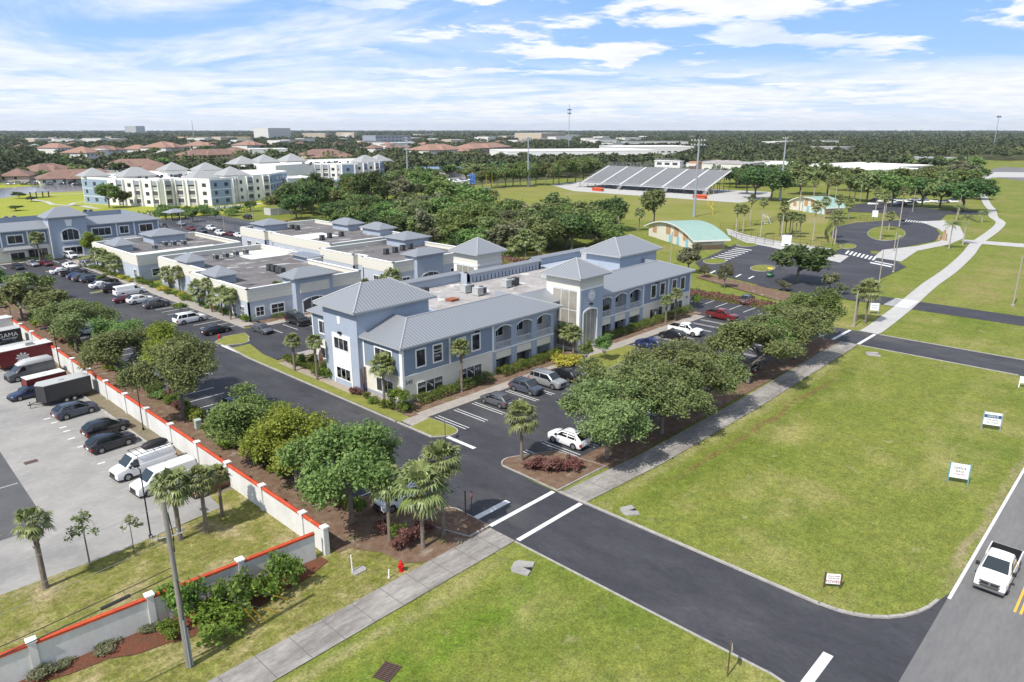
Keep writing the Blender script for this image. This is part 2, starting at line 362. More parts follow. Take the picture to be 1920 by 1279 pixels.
# sidewalks
sw = MB()
def strip(b, pts, w, z, mi=0):
    """ribbon of width w centred on a polyline"""
    pts = [Vector((p[0], p[1], 0)) for p in pts]; L_, R_ = [], []
    for i, p in enumerate(pts):
        t = pts[min(i + 1, len(pts) - 1)] - pts[max(i - 1, 0)]; t.normalize(); n = Vector((-t.y, t.x, 0))
        ww = w[i] if isinstance(w, (list, tuple)) else w
        L_.append(p + n * ww / 2); R_.append(p - n * ww / 2)
    for i in range(len(pts) - 1):
        b.add([(R_[i].x, R_[i].y, z), (R_[i + 1].x, R_[i + 1].y, z), (L_[i + 1].x, L_[i + 1].y, z), (L_[i].x, L_[i].y, z)], [(0, 1, 2, 3)], mi)
def smooth_pts(pts, n=6):
    out = []; pts = [Vector((p[0], p[1])) for p in pts]
    for i in range(len(pts) - 1):
        p0, p1, p2, p3 = pts[max(i - 1, 0)], pts[i], pts[i + 1], pts[min(i + 2, len(pts) - 1)]
        for k in range(n):
            t = k / n
            out.append(tuple(0.5 * ((2 * p1) + (p2 - p0) * t + (2 * p0 - 5 * p1 + 4 * p2 - p3) * t * t + (3 * p1 - p0 - 3 * p2 + p3) * t ** 3)))
    out.append(tuple(pts[-1])); return out
strip(sw, [(-30, 37.7), (10, 37.75), (38.75, 37.75)], 2.95, 0.02)
structure('sidewalk', sw, 'conc_dirty')
sw = MB(); strip(sw, [(47.75, 37.4), (60, 36.6), (80, 36.4), (100, 36.7), (118.2, 37.0)], 2.9, 0.02); structure('sidewalk', sw, 'conc_dirty')
sj = MB()
for k in range(27):
    x = -28 + k * 2.5
    if x < 38.5: sj.box(x, x + 0.05, 36.30, 39.2, 0.0, 0.024)
for k in range(28):
    x = 48.8 + k * 2.5
    y = 36.6 + (0.8 if x < 50 else 0); sj.box(x, x + 0.05, y - 1.4, y + 1.4, 0.0, 0.024)
structure('sidewalk_joints', sj, mat('dark joint line', (0.12, 0.115, 0.11), 0.9))  # thin dark lines across the slabs at each joint
# school path that winds off to the far right
path = smooth_pts([(126.8, 36.8), (131, 36.8), (150, 38), (176, 40.2), (200, 41.5), (230, 44.2), (255, 47.2), (290, 49.5), (318, 52.5), (336, 58), (352, 61.5), (368, 64.8), (400, 73), (452, 84.5), (520, 98), (640, 118)])
sw = MB(); strip(sw, path, 3.1, 0.02); structure('footpath', sw, 'conc_new')
flat('footpath', P((1805, 449), (1920, 457), (1920, 464), (1803, 455)), 0.012, 'conc_new')
cw = MB()
for k in range(7): cw.box(151 + k * 1.0, 151.45 + k * 1.0, 37.2, 41.6, 0.02, 0.026)
cw.box(150.3, 150.6, 37.2, 41.6, 0.02, 0.026); cw.box(157.7, 158.0, 37.2, 41.6, 0.02, 0.026)
structure('road_markings', cw, 'paint_white')
# building sidewalks and beds
sw = MB()
sw.box(51, 117.5, 62.2, 64.1, -0.1, 0.09); sw.box(48.3, 51, 60.0, 63.6, -0.1, 0.085)
sw.box(55.6, 58, 117.2, 212, -0.1, 0.09); sw.box(58, 86, 114.6, 116.6, -0.1, 0.09); sw.box(86, 112, 117.6, 119.4, -0.1, 0.09)
sw.box(56, 84, 218, 219.8, -0.1, 0.09); sw.box(20, 52.5, 218, 219.8, -0.1, 0.09)
sw.box(54, 56.5, 94.5, 96.6, -0.1, 0.09); sw.box(80.5, 92, 64.1, 65.4, -0.1, 0.085)
structure('sidewalk', sw, mat('beige concrete', (0.36, 0.325, 0.285), 0.88, var=0.12, scale=0.8, col2=(0.29, 0.265, 0.235)))
bd = MB()
bd.box(51.4, 120, 64.1, 67.2, -0.1, 0.05); bd.box(49.0, 51.6, 62.8, 75, -0.1, 0.05); bd.box(49.2, 54.4, 83, 95, -0.1, 0.045)
bd.box(58, 59.5, 117.6, 171, -0.1, 0.05); bd.box(59, 85, 116.6, 119, -0.1, 0.05); bd.box(86, 116, 119.4, 121.5, -0.1, 0.05); bd.box(82, 98, 119.5, 200, -0.1, 0.03)
structure('planting_bed', bd, 'mulch')
flat('lawn_patch', [(48.0, 63.3), (49.6, 63.3), (50.2, 100), (51.5, 106.5), (48.4, 106.5), (47.9, 100)], 0.075, 'grass_lush')
flat('gravel_bed', [(49.4, 75), (50.9, 75), (50.9, 94), (49.5, 94)], 0.08, 'sand')
flat('gravel_bed', [(50.0, 67), (51.6, 67), (51.6, 74), (50.0, 74)], 0.08, 'sand')
flat('lawn_patch', rect(56.2, 59, 141, 163), 0.06, 'grass_lush')
# islands with kerbs
def island(name, poly, m, z=0.10, kw=0.16):
    n = len(poly); c = Vector((sum(p[0] for p in poly) / n, sum(p[1] for p in poly) / n))
    k = MB(); k.prism(poly, -0.1, z, 0); structure('kerb', k, 'kerb')
    inner = [tuple(c + (Vector(p) - c) * (1 - kw / max(0.3, (Vector(p) - c).length))) for p in poly]
    flat(name, inner, z + 0.012, m)
island('lawn_patch', [(47.75, 61.5), (51.2, 62.0), (51.4, 58)] + arc(49.9, 57.5, 1.4, 0, -120, 6) + [(47.75, 57.4)], 'grass_lush')
island('lawn_patch', [(48.0, 111.5), (50.5, 113.5), (54, 113.2), (53.5, 110.4)] + arc(51, 109, 1.6, 0, -130, 5) + [(48.2, 108.6)], 'grass_lush')
for (px, py, rx, ry) in ((338, 607, 2.4, 0.9), (190, 547, 2.2, 0.8), (103, 508, 2.0, 1.0), (158, 484, 3.0, 2.0)):
    c = G(px, py); island('lawn_patch', [(c.x + rx * math.cos(a), c.y + ry * math.sin(a)) for a in np.linspace(0, 2 * PI, 14)[:-1]], 'grass_lush')
island('planting_bed', [(48.0, 46.8)] + arc(49.4, 46.2, 1.5, 160, 60, 5) + [(54.5, 45), (55.2, 39.0), (47.85, 39.2)], 'mulch')
island('planting_bed', [(35.0, 44.2), (37.6, 44.6)] + arc(37.8, 43.4, 1.2, 80, 0, 5) + [(38.9, 39.4), (36.5, 39.4)], 'mulch')
island('lawn_patch', [(78.8, 61.8), (84, 63.0), (92.5, 62), (92.5, 60.5), (86, 57.6)] + arc(80.2, 58.4, 1.4, -60, -170, 5), 'grass_lush')
flat('planting_bed', rect(55, 118, 38.3, 42.2), 0.03, 'mulch')
flat('planting_bed', rect(27.6, 33.2, 45.5, 220), 0.01, 'mulch')
flat('planting_bed', P((624, 1008), (668, 1030), (716, 1036), (760, 1056), (815, 1052), (860, 1020), (912, 994), (866, 958), (800, 930), (640, 930)), 0.005, 'mulch')
flat('planting_bed', P((1305, 520), (1318, 512), (1480, 550), (1560, 566), (1550, 575), (1460, 564)), 0.03, 'mulch')
# left neighbour's lot
flat('neighbour_lot', [(-40, 64), (7.2, 58.8), (16, 58.6), (24.5, 59.5), (25.5, 78.9), (25.5, 160), (-40, 160)], -0.02, 'lotconc')
flat('neighbour_road', [(-40, 67.5), (12.7, 67.6), (13.7, 89.5), (13.7, 97), (-40, 97)], -0.012, 'asphalt_old2' if 'asphalt_old2' in M else mat('grey asphalt', (0.085, 0.085, 0.09), 0.85, var=0.1, scale=0.4, col2=(0.105, 0.104, 0.105)))
flat('dirt_strip', rect(25.4, 27.4, 62, 150), 0.0, mat('bare dirt', (0.20, 0.165, 0.115), 0.95, var=0.3, scale=1.0, col2=(0.15, 0.13, 0.075), bump=0.6, bscale=8))
k = MB(); k.box(25.15, 25.4, 66, 150, -0.05, 0.12); structure('kerb', k, 'kerb')
mk = MB()
for p in [(158, 808), (108, 780), (125, 808), (88, 785), (102, 792), (118, 801), (152, 837), (134, 822), (205, 776), (278, 828), (190, 868), (250, 912), (258, 918)]:
    c = G(*p); mk.box(c.x - 0.35, c.x + 0.35, c.y - 0.14, c.y + 0.14, -0.02, -0.008)
for y in (69.5, 72.2, 75.0, 77.8, 80.6, 83.4, 86.2, 89.0):
    mk.box(19.2, 24.6, y, y + 0.10, -0.02, -0.0095, 1)
for (x0, x1, y0, y1) in ((-10, 13.0, 78.4, 78.55), (2, 2.15, 72, 84), (7, 7.15, 68, 78)):
    mk.box(x0, x1, y0, y1, -0.02, -0.006, 1)
structure('lot_markings', mk, ['paint_white', mat('faded paint', (0.40, 0.40, 0.39), 0.8)])
flat('grass_patch', [(-30, 58), (6.5, 56), (5, 66), (9.5, 68.5), (4, 71.5), (-30, 71)], -0.005, 'grass_dry')
flat('grass_patch', [(-30, 49), (27, 47.2), (26.9, 62), (24.6, 62), (24.5, 59.6), (16, 58.7), (7.2, 58.9), (-30, 63)], -0.006, 'grass_dry')
b = MB(); b.sheet([(0, 48.3), (26.3, 46.0), (26.4, 45.1), (24.2, 44.3), (21.6, 44.0), (19.2, 43.6), (17.0, 43.9), (15.1, 44.0), (13.4, 44.7), (11.8, 45.0), (10.4, 45.9), (8.2, 46.2), (6.0, 46.9), (3.1, 47.1), (0, 47.6)], 0.012)
structure('planting_bed', b, 'redmulch')
# kerbs beside the entrance drive
k = MB()
def kerb(pts, w=0.18, h=0.12):
    for i in range(len(pts) - 1):
        p, q = Vector(pts[i]), Vector(pts[i + 1]); d = (q - p); l = d.length; d.normalize()
        k.obox((p.x, p.y), (d.x, d.y), l + 0.02, w, -0.1, h)
kerb([(47.65, 39.0), (47.65, 14.5)] + [(55.0 - 7.3 * math.sin(t), 8.25 + 6.2 * (1 - math.cos(t))) for t in np.linspace(PI / 2, 0.12, 9)], w=0.22)
kerb([(38.8 - 7.2 * (1 - math.cos(t)), 14.5 - 6.2 * math.sin(t)) for t in np.linspace(PI / 2, 0.05, 8)] + [(38.75, 14.5), (38.75, 36.2)], w=0.14, h=0.03)
kerb([(47.65, 57.4), (47.65, 100), (48.4, 108.4)], w=-0.2); kerb([(118.2, 35.3), (118.2, 14)], w=-0.18, h=0.04); kerb([(126.7, 35), (126.7, 14)], w=0.18, h=0.06)
kerb([(55.5, 116), (55.5, 212)], w=-0.16, h=0.1)
kerb([(118.9, 64), (118.9, 92)], w=-0.16, h=0.1)
structure('kerb', k, 'kerb')
# painted markings
mk = MB(); Z0, Z1 = -0.03, -0.0085
mk.box(39.0, 47.5, 39.25, 39.7, Z0, Z1); mk.box(39.0, 47.5, 35.95, 36.4, Z0, Z1); mk.box(39.0, 43.2, 41.05, 41.65, Z0, Z1)
mk.box(36.2, 43.0, 11.75, 12.4, Z0, Z1)
mk.box(55, 900, 7.74, 7.97, Z0, -0.02); mk.box(-300, 30, 7.75, 7.95, Z0, -0.02)
def stalls(x0, x1, ya, yb, step, skip=(), dbl=0.5):
    x = x0; i = 0
    while x <= x1:
        if i not in skip:
            mk.box(x, x + 0.10, ya, yb, Z0, Z1)
            if dbl: mk.box(x + dbl, x + dbl + 0.10, ya, yb, Z0, Z1)
        x += step; i += 1
stalls(51.9, 78, 56.4, 61.8, 3.05); stalls(93.5, 117, 56.4, 61.8, 3.05)
stalls(52.0, 117, 42.6, 47.6, 3.05)
mk.box(48.8, 49.3, 51.9, 56.3, Z0, Z1); mk.box(48.8, 49.3, 109.2, 113.5, Z0, Z1) if False else None
for y in range(46, 212, 3): mk.box(33.6, 38.4, y, y + 0.12, Z0, Z1)
for i, y in enumerate(np.arange(119, 206, 2.75)): mk.box(50.3, 55.3, y, y + 0.14, Z0, Z1)
for x in np.arange(58.5, 107, 2.9): mk.box(x, x + 0.12, 108.8, 113.8, Z0, Z1); mk.box(x, x + 0.12, 97, 101.6, Z0, Z1)
for x in np.arange(36, 84, 2.9): mk.box(x, x + 0.12, 211.5, 216.8, Z0, Z1)
for y in np.arange(206, 286, 2.9): mk.box(99, 103.6, y, y + 0.14, Z0, Z1); mk.box(112, 121, y, y + 0.14, Z0, Z1); mk.box(126, 130.5, y, y + 0.14, Z0, Z1)
for x in np.arange(118, 131, 2.8): mk.box(x, x + 0.13, 95.5, 100.5, Z0, Z1); mk.box(x, x + 0.13, 112, 117, Z0, Z1)
for y in np.arange(50, 92, 2.9): mk.box(125.6, 130.6, y, y + 0.14, Z0, Z1)
mk.box(118.5, 126.5, 39.4, 39.9, Z0, Z1); mk.box(118.5, 126.5, 35.4, 35.9, Z0, Z1); mk.box(118.6, 122.4, 41.6, 42.1, Z0, Z1)
c = G(430, 655); mk.box(c.x, c.x + 0.5, c.y - 3, c.y + 3, Z0, Z1)
for p in ((370, 682), (378, 690), (386, 697)): c = G(*p); mk.box(c.x - 0.3, c.x + 0.3, c.y - 1.6, c.y + 1.6, Z0, Z1)
structure('road_markings', mk, 'paint_white')
mk = MB(); mk.box(56.5, 900, 3.62, 3.78, Z0, -0.02); mk.box(56.5, 900, 3.98, 4.14, Z0, -0.02); mk.box(-300, 34, 3.62, 3.78, Z0, -0.02); mk.box(-300, 34, 3.98, 4.14, Z0, -0.02)
structure('road_markings', mk, 'paint_yellow')
# ---------------- school grounds
flat('playing_field', P((860, 362), (1010, 348), (1110, 352), (1420, 372), (1560, 385), (1540, 470), (1300, 420), (1180, 412), (1000, 396)), -0.09, mat('playing field turf', (0.215, 0.215, 0.055), 0.95, var=0.08, scale=0.08, col2=(0.175, 0.19, 0.04), spec=0.1, patches=[((0.25, 0.22, 0.09), 0.03, 0.5, 0.7)]))
flat('paving', P((1030, 346), (1075, 342), (1450, 360), (1440, 372), (1385, 380), (1075, 358)), -0.07, 'conc_new')
flat('school_car_park', P((1303, 492), (1385, 455), (1480, 466), (1540, 478), (1620, 452), (1650, 500), (1590, 548), (1560, 562), (1480, 547), (1320, 509)), -0.06, 'asphalt')
flat('school_drive', P((1600, 470), (1660, 478), (1700, 500), (1600, 545), (1560, 540)), -0.055, 'asphalt')
loop = P((1556, 437), (1570, 424), (1605, 417), (1650, 414), (1700, 412), (1730, 417), (1755, 428), (1763, 440), (1752, 452), (1720, 458), (1690, 464), (1660, 472), (1640, 470), (1605, 468), (1570, 455))
flat('turning_loop', loop, -0.05, 'asphalt')
flat('paving', P((1535, 470), (1592, 480), (1575, 492), (1505, 477), (1440, 462), (1400, 455), (1365, 440), (1362, 428), (1400, 440), (1460, 452), (1560, 466)), -0.045, 'conc_new')
flat('paving', P((1638, 482), (1655, 468), (1720, 461), (1762, 452), (1775, 440), (1758, 428), (1725, 415), (1770, 413), (1800, 425), (1810, 445), (1780, 458), (1720, 470), (1690, 490)), -0.045, 'conc_new')
flat('school_drive', P((1690, 414), (1755, 420), (1775, 402), (1870, 402), (1870, 396), (1770, 394), (1640, 378), (1590, 385), (1590, 397), (1680, 400)), -0.05, 'asphalt')
island('lawn_patch', P(*[(1662 + 36 * math.cos(a), 438 + 13.5 * math.sin(a)) for a in np.linspace(0, 2 * PI, 22)[:-1]]), 'grass_far', 0.1)
for (cx_, cy_, rx, ry) in ((1340, 490, 22, 5), (1430, 503, 24, 6), (1400, 459, 20, 3.4), (1590, 462, 16, 5)):
    island('lawn_patch', P(*[(cx_ + rx * math.cos(a), cy_ + ry * math.sin(a)) for a in np.linspace(0, 2 * PI, 14)[:-1]]), 'grass_far', 0.08)
mk = MB()
def pxq(*pts): mk.sheet(P(*pts), -0.02)
for i in range(8): a = (1590 + i * 7.2, 469.5 + i * 1.7); pxq(a, (a[0] + 3.6, a[1] + 0.8), (a[0] + 9.6 - 12, a[1] + 7), (a[0] + 6 - 12, a[1] + 6))
for i in range(8): a = (1700 + i * 5, 412 + i * 0.5); pxq(a, (a[0] + 2.4, a[1] + 0.3), (a[0] - 1.5, a[1] + 3.2), (a[0] - 4, a[1] + 3))
for i in range(8): a = (1333 + i * 6.4, 484 - i * 2.7); pxq(a, (a[0] + 31, a[1] + 4.6), (a[0] + 32, a[1] + 3.6), (a[0] + 1.2, a[1] - 0.8))
for i in range(4): a = (1330 + i * 24, 512 + i * 3.4); pxq(a, (a[0] + 10, a[1] - 5), (a[0] + 13, a[1] - 4.4), (a[0] + 3, a[1] + 0.8))
pxq((1632, 491), (1672, 499), (1671, 501), (1631, 493)); pxq((1640, 489), (1676, 496), (1675, 497.4), (1640, 490.4))
structure('road_markings', mk, 'paint_white')
# lake and lawns beside it, far left
flat('lake_lawn', P((-150, 470), (290, 405), (330, 418), (430, 400), (560, 372), (560, 330), (160, 335), (-150, 350)), -0.10, 'lake_lawn')
flat('lake', P((-200, 402), (0, 372), (60, 362), (165, 358), (180, 345), (170, 343), (100, 346), (0, 353), (-200, 370)), -0.08, 'water')
sw = MB(); strip(sw, [tuple(G(*p))[:2] for p in [(185, 391), (150, 386), (130, 384), (140, 380), (170, 377)]], 2.2, -0.06)
strip(sw, [tuple(G(*p))[:2] for p in [(175, 386), (128, 385), (98, 383), (88, 378), (60, 374), (48, 372), (60, 368), (75, 366), (165, 362)]], 2.2, -0.06)
structure('footpath', sw, 'conc_new')
flat('footpath', P((270, 400), (420, 386), (490, 380), (490, 382), (425, 390), (275, 404)), -0.06, 'conc_new')
flat('far_car_park', P((700, 345), (870, 330), (890, 345), (740, 365)), -0.06, mat('pale car park', (0.20, 0.20, 0.20), 0.9, var=0.1))
flat('far_car_park', P((0, 343), (165, 338), (165, 333), (0, 337)), -0.05, mat('pale car park', (0.20, 0.20, 0.20), 0.9))
flat('far_road', P((1820, 332), (2100, 340), (2100, 322), (1870, 322), (1830, 326)), -0.08, 'conc_new')
flat('far_road', P((1860, 332), (2100, 360), (2100, 334)), -0.06, 'asphalt_old')
flat('far_road', P((1840, 322), (1880, 313), (1990, 318), (1990, 324)), -0.06, 'asphalt_old')
flat('clearing', P((1800, 322), (1990, 330), (1990, 312), (1840, 312)), -0.095, 'grass_far')
flat('far_lawn', P((1780, 300), (2300, 300), (2300, 800), (1960, 800), (1800, 470)), -0.11, 'grass_far')
# ================================================================== buildings
M['siding'] = stripes('blue lap siding', (0.235, 0.290, 0.368), (0.165, 0.21, 0.278), 0.21, 'Z', 0.16, bump=0.5)
M['stucco_blue'] = mat('pale blue stucco', (0.355, 0.405, 0.48), 0.9, var=0.07, scale=0.6, col2=(0.325, 0.375, 0.45))
M['stucco_pale'] = mat('very pale blue stucco', (0.45, 0.49, 0.555), 0.9, var=0.06, scale=0.6, col2=(0.41, 0.45, 0.515))
M['stucco_mid'] = mat('grey blue stucco', (0.29, 0.315, 0.365), 0.9, var=0.07, scale=0.6, col2=(0.265, 0.29, 0.34))
M['stucco_cream'] = mat('cream stucco', (0.69, 0.66, 0.57), 0.9, var=0.05, scale=0.7, col2=(0.64, 0.61, 0.52))
M['stucco_white'] = mat('white stucco', (0.76, 0.75, 0.71), 0.9, var=0.05, scale=0.4, col2=(0.70, 0.69, 0.65))
M['stucco_grey'] = mat('light grey stucco', (0.47, 0.47, 0.46), 0.9, var=0.05, scale=0.5, col2=(0.42, 0.42, 0.41))
M['board_cream'] = stripes('cream boards', (0.66, 0.64, 0.56), (0.50, 0.485, 0.43), 0.62, 'Z', 0.06, bump=0.3)
M['trim'] = mat('white trim', (0.80, 0.80, 0.79), 0.6, var=0.03, scale=1)
M['glass'] = mat('dark window glass', (0.010, 0.013, 0.016), 0.06, spec=0.8, scale=0.45, col2=(0.045, 0.05, 0.055), detail=1, patches=[((0.10, 0.10, 0.095), 0.8, 0.62, 0.66)])
M['glass_tan'] = mat('curtained glass', (0.25, 0.235, 0.20), 0.25, var=0.15, scale=0.5, col2=(0.33, 0.31, 0.27), spec=0.5)
M['sticker'] = mat('white vinyl', (0.75, 0.75, 0.75), 0.6)
M['seamX'] = stripes('standing seam roof, seams along Y', (0.33, 0.345, 0.365), (0.17, 0.18, 0.195), 0.5, 'X', 0.2, 0.42, 0.5, 0.35)
M['seamY'] = stripes('standing seam roof, seams along X', (0.33, 0.345, 0.365), (0.17, 0.18, 0.195), 0.5, 'Y', 0.2, 0.42, 0.5, 0.35)
M['fascia'] = mat('grey fascia', (0.36, 0.37, 0.375), 0.6)
M['roofgrey'] = mat('grey metal roof', (0.33, 0.345, 0.36), 0.45, var=0.05, scale=0.5, metal=0.3)
M['membrane'] = mat('weathered flat roof membrane', (0.185, 0.172, 0.168), 0.9, var=0.22, scale=0.22, col2=(0.125, 0.12, 0.122), spec=0.2, stretch=(0.6, 1.3, 1),
                    patches=[((0.44, 0.42, 0.40), 0.28, 0.58, 0.68), ((0.055, 0.05, 0.048), 0.33, 0.58, 0.70), ((0.20, 0.16, 0.13), 0.8, 0.60, 0.72)])
M['membrane_light'] = mat('light flat roof membrane', (0.40, 0.375, 0.36), 0.9, var=0.18, scale=0.25, col2=(0.28, 0.265, 0.26), spec=0.2, patches=[((0.60, 0.58, 0.55), 0.3, 0.57, 0.66), ((0.13, 0.11, 0.10), 0.33, 0.58, 0.70), ((0.26, 0.20, 0.17), 0.9, 0.60, 0.72)])
M['roofwhite'] = mat('white roof coating', (0.72, 0.70, 0.66), 0.9, var=0.08, scale=0.3, col2=(0.60, 0.58, 0.54))
M['acgrey'] = mat('grey sheet metal', (0.42, 0.43, 0.42), 0.6, var=0.06, scale=2)
M['acdark'] = mat('dark coil grille', (0.06, 0.065, 0.07), 0.6)
M['black'] = mat('black enamel', (0.012, 0.012, 0.013), 0.5)
M['rust'] = mat('rusty hatch', (0.28, 0.10, 0.05), 0.8)
M['rail'] = mat('white railing', (0.66, 0.68, 0.72), 0.6)
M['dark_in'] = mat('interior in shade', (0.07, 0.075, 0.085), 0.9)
M['logo_green'] = mat('green decal', (0.10, 0.35, 0.10), 0.6)
M['letter_dark'] = mat('dark lettering', (0.02, 0.025, 0.03), 0.6)
M['letter_blue'] = mat('blue lettering', (0.05, 0.12, 0.30), 0.6)

AX = {'-Y': ((1, 0), (0, -1)), '+Y': ((-1, 0), (0, 1)), '-X': ((0, -1), (-1, 0)), '+X': ((0, 1), (1, 0))}
def window(parent, origin, along, out, u0, u1, z0, z1, fw=0.2, cols=1, rows=1, glass='glass', frame='trim', proud=0.07, arch=0.0, name='window', label=None, bar=0.06):
    """framed window lying on a wall: origin + along*u, facing out; its glazing is a sub-part"""
    b = MB(); ax, ay = along; ox, oy = out; X, Y = origin
    def pt(u, d, z): return (X + ax * u + ox * d, Y + ay * u + oy * d, z)
    def bar_(ua, ub, za, zb, d0=0.0, d1=proud, B=b, mi=0):
        vs = [pt(ua, d0, za), pt(ub, d0, za), pt(ub, d1, za), pt(ua, d1, za), pt(ua, d0, zb), pt(ub, d0, zb), pt(ub, d1, zb), pt(ua, d1, zb)]
        B.add(vs, [(0, 1, 2, 3), (4, 7, 6, 5), (0, 4, 5, 1), (1, 5, 6, 2), (2, 6, 7, 3), (3, 7, 4, 0)], mi)
    w = u1 - u0
    bar_(u0, u0 + fw, z0, z1); bar_(u1 - fw, u1, z0, z1); bar_(u0 + fw, u1 - fw, z0, z0 + fw)
    if not arch: bar_(u0 + fw, u1 - fw, z1 - fw, z1)
    else:
        n = 10; um = (u0 + u1) / 2
        f = lambda t: arch * (1 - t * t)
        for k in range(n):
            ta, tb = -1 + 2 * k / n, -1 + 2 * (k + 1) / n
            ua, ub = um + ta * w / 2, um + tb * w / 2
            vs = []
            for d in (0.0, proud):
                vs += [pt(ua, d, z1 + f(ta) - fw), pt(ub, d, z1 + f(tb) - fw), pt(ub, d, z1 + f(tb)), pt(ua, d, z1 + f(ta))]
            b.add(vs, [(4, 5, 6, 7), (0, 1, 5, 4), (2, 3, 7, 6), (0, 3, 2, 1)])
    for k in range(1, cols):
        u = u0 + fw + (w - 2 * fw) * k / cols; bar_(u - bar / 2, u + bar / 2, z0 + fw, z1 - fw * (0 if arch else 1) + arch * 0.6, 0.01, proud * 0.8)
    for k in range(1, rows):
        z = z0 + fw + (z1 - z0 - 2 * fw) * k / rows; bar_(u0 + fw, u1 - fw, z - bar / 2, z + bar / 2, 0.01, proud * 0.75)
    wn = b.build(name, [frame], parent)
    if label: wn['label'] = label
    gl = MB()
    if not arch: bar_(u0 + fw * .9, u1 - fw * .9, z0 + fw * .9, z1 - fw * .9, 0.004, 0.03, gl)
    else:
        n = 10; um = (u0 + u1) / 2; pl = [pt(u0 + fw * .9, 0.03, z0 + fw * .9), pt(u1 - fw * .9, 0.03, z0 + fw * .9)] + \
            [pt(um - t * (w / 2 - fw * .9), 0.03, z1 + arch * (1 - t * t) - fw * .9) for t in np.linspace(-1, 1, n)]
        gl.add(pl, [tuple(range(len(pl)))])
    gl.build('pane', [glass], wn)
    return wn

def arch_wall(b, x0, x1, y, zs, za, ztop, th, mi=0, n=12):
    """the piece of wall above an arched opening (along X), thickness th behind y"""
    xm, hw = (x0 + x1) / 2, (x1 - x0) / 2
    zf = lambda t: zs + (za - zs) * (1 - t * t)
    for k in range(n):
        ta, tb = -1 + 2 * k / n, -1 + 2 * (k + 1) / n
        xa, xb = xm + ta * hw, xm + tb * hw
        vs = [(xa, y, zf(ta)), (xb, y, zf(tb)), (xb, y, ztop), (xa, y, ztop), (xa, y + th, zf(ta)), (xb, y + th, zf(tb)), (xb, y + th, ztop), (xa, y + th, ztop)]
        b.add(vs, [(0, 1, 2, 3), (5, 4, 7, 6), (0, 4, 5, 1)], mi)
def arch_trim(parent, x0, x1, y, zs, za, w=0.16, proud=0.08, name='arch_trim'):
    b = MB(); xm, hw = (x0 + x1) / 2, (x1 - x0) / 2; n = 12
    zf = lambda t: zs + (za - zs) * (1 - t * t)
    for k in range(n):
        ta, tb = -1 + 2 * k / n, -1 + 2 * (k + 1) / n; xa, xb = xm + ta * hw * 1.04, xm + tb * hw * 1.04
        vs = []
        for d in (0.0, -proud): vs += [(xa, y + d, zf(ta)), (xb, y + d, zf(tb)), (xb, y + d, zf(tb) + w), (xa, y + d, zf(ta) + w)]
        b.add(vs, [(4, 5, 6, 7), (0, 1, 5, 4), (2, 3, 7, 6), (0, 4, 7, 3), (1, 2, 6, 5)])
    return b.build(name, ['trim'], parent)

ACS = []
def ac_unit(x, y, z, rz, label, kind=0, group='air conditioners on the flat roofs'):
    t = thing('rooftop_air_conditioner', label, 'air conditioner', (x, y, z), rz, group)
    if kind == 0:
        b = MB(); b.box(-1.0, 1.0, -0.65, 0.65, 0.18, 1.35); b.box(-1.04, 1.04, -0.69, 0.69, 1.35, 1.40); b.box(-0.9, -0.8, -0.7, 0.7, 0.004, 0.18); b.box(0.8, 0.9, -0.7, 0.7, 0.004, 0.18)
        b.build('cabinet', ['acgrey'], t)
        b = MB(); b.tube([(0.4, 0, 1.39), (0.4, 0, 1.46)], 0.42, 14); b.box(0.25, 0.98, -0.66, -0.655, 0.3, 1.2); b.box(1.0, 1.005, -0.55, 0.55, 0.3, 1.2); b.build('fan_grille', ['acdark'], t)
    else:
        b = MB(); b.box(-0.5, 0.5, -0.5, 0.5, 0.25, 1.30); b.box(-0.52, 0.52, -0.52, 0.52, 1.30, 1.35); b.box(-0.6, 0.6, -0.45, -0.35, 0.004, 0.25); b.box(-0.6, 0.6, 0.35, 0.45, 0.004, 0.25)
        b.build('cabinet', ['acdark' if kind == 2 else 'acgrey'], t)
        b = MB(); b.tube([(0, 0, 1.34), (0, 0, 1.40)], 0.36, 12); b.box(-0.45, 0.45, -0.515, -0.505, 0.35, 1.2); b.box(-0.515, -0.505, -0.45, 0.45, 0.35, 1.2); b.build('fan_grille', ['acdark'], t)
    return t

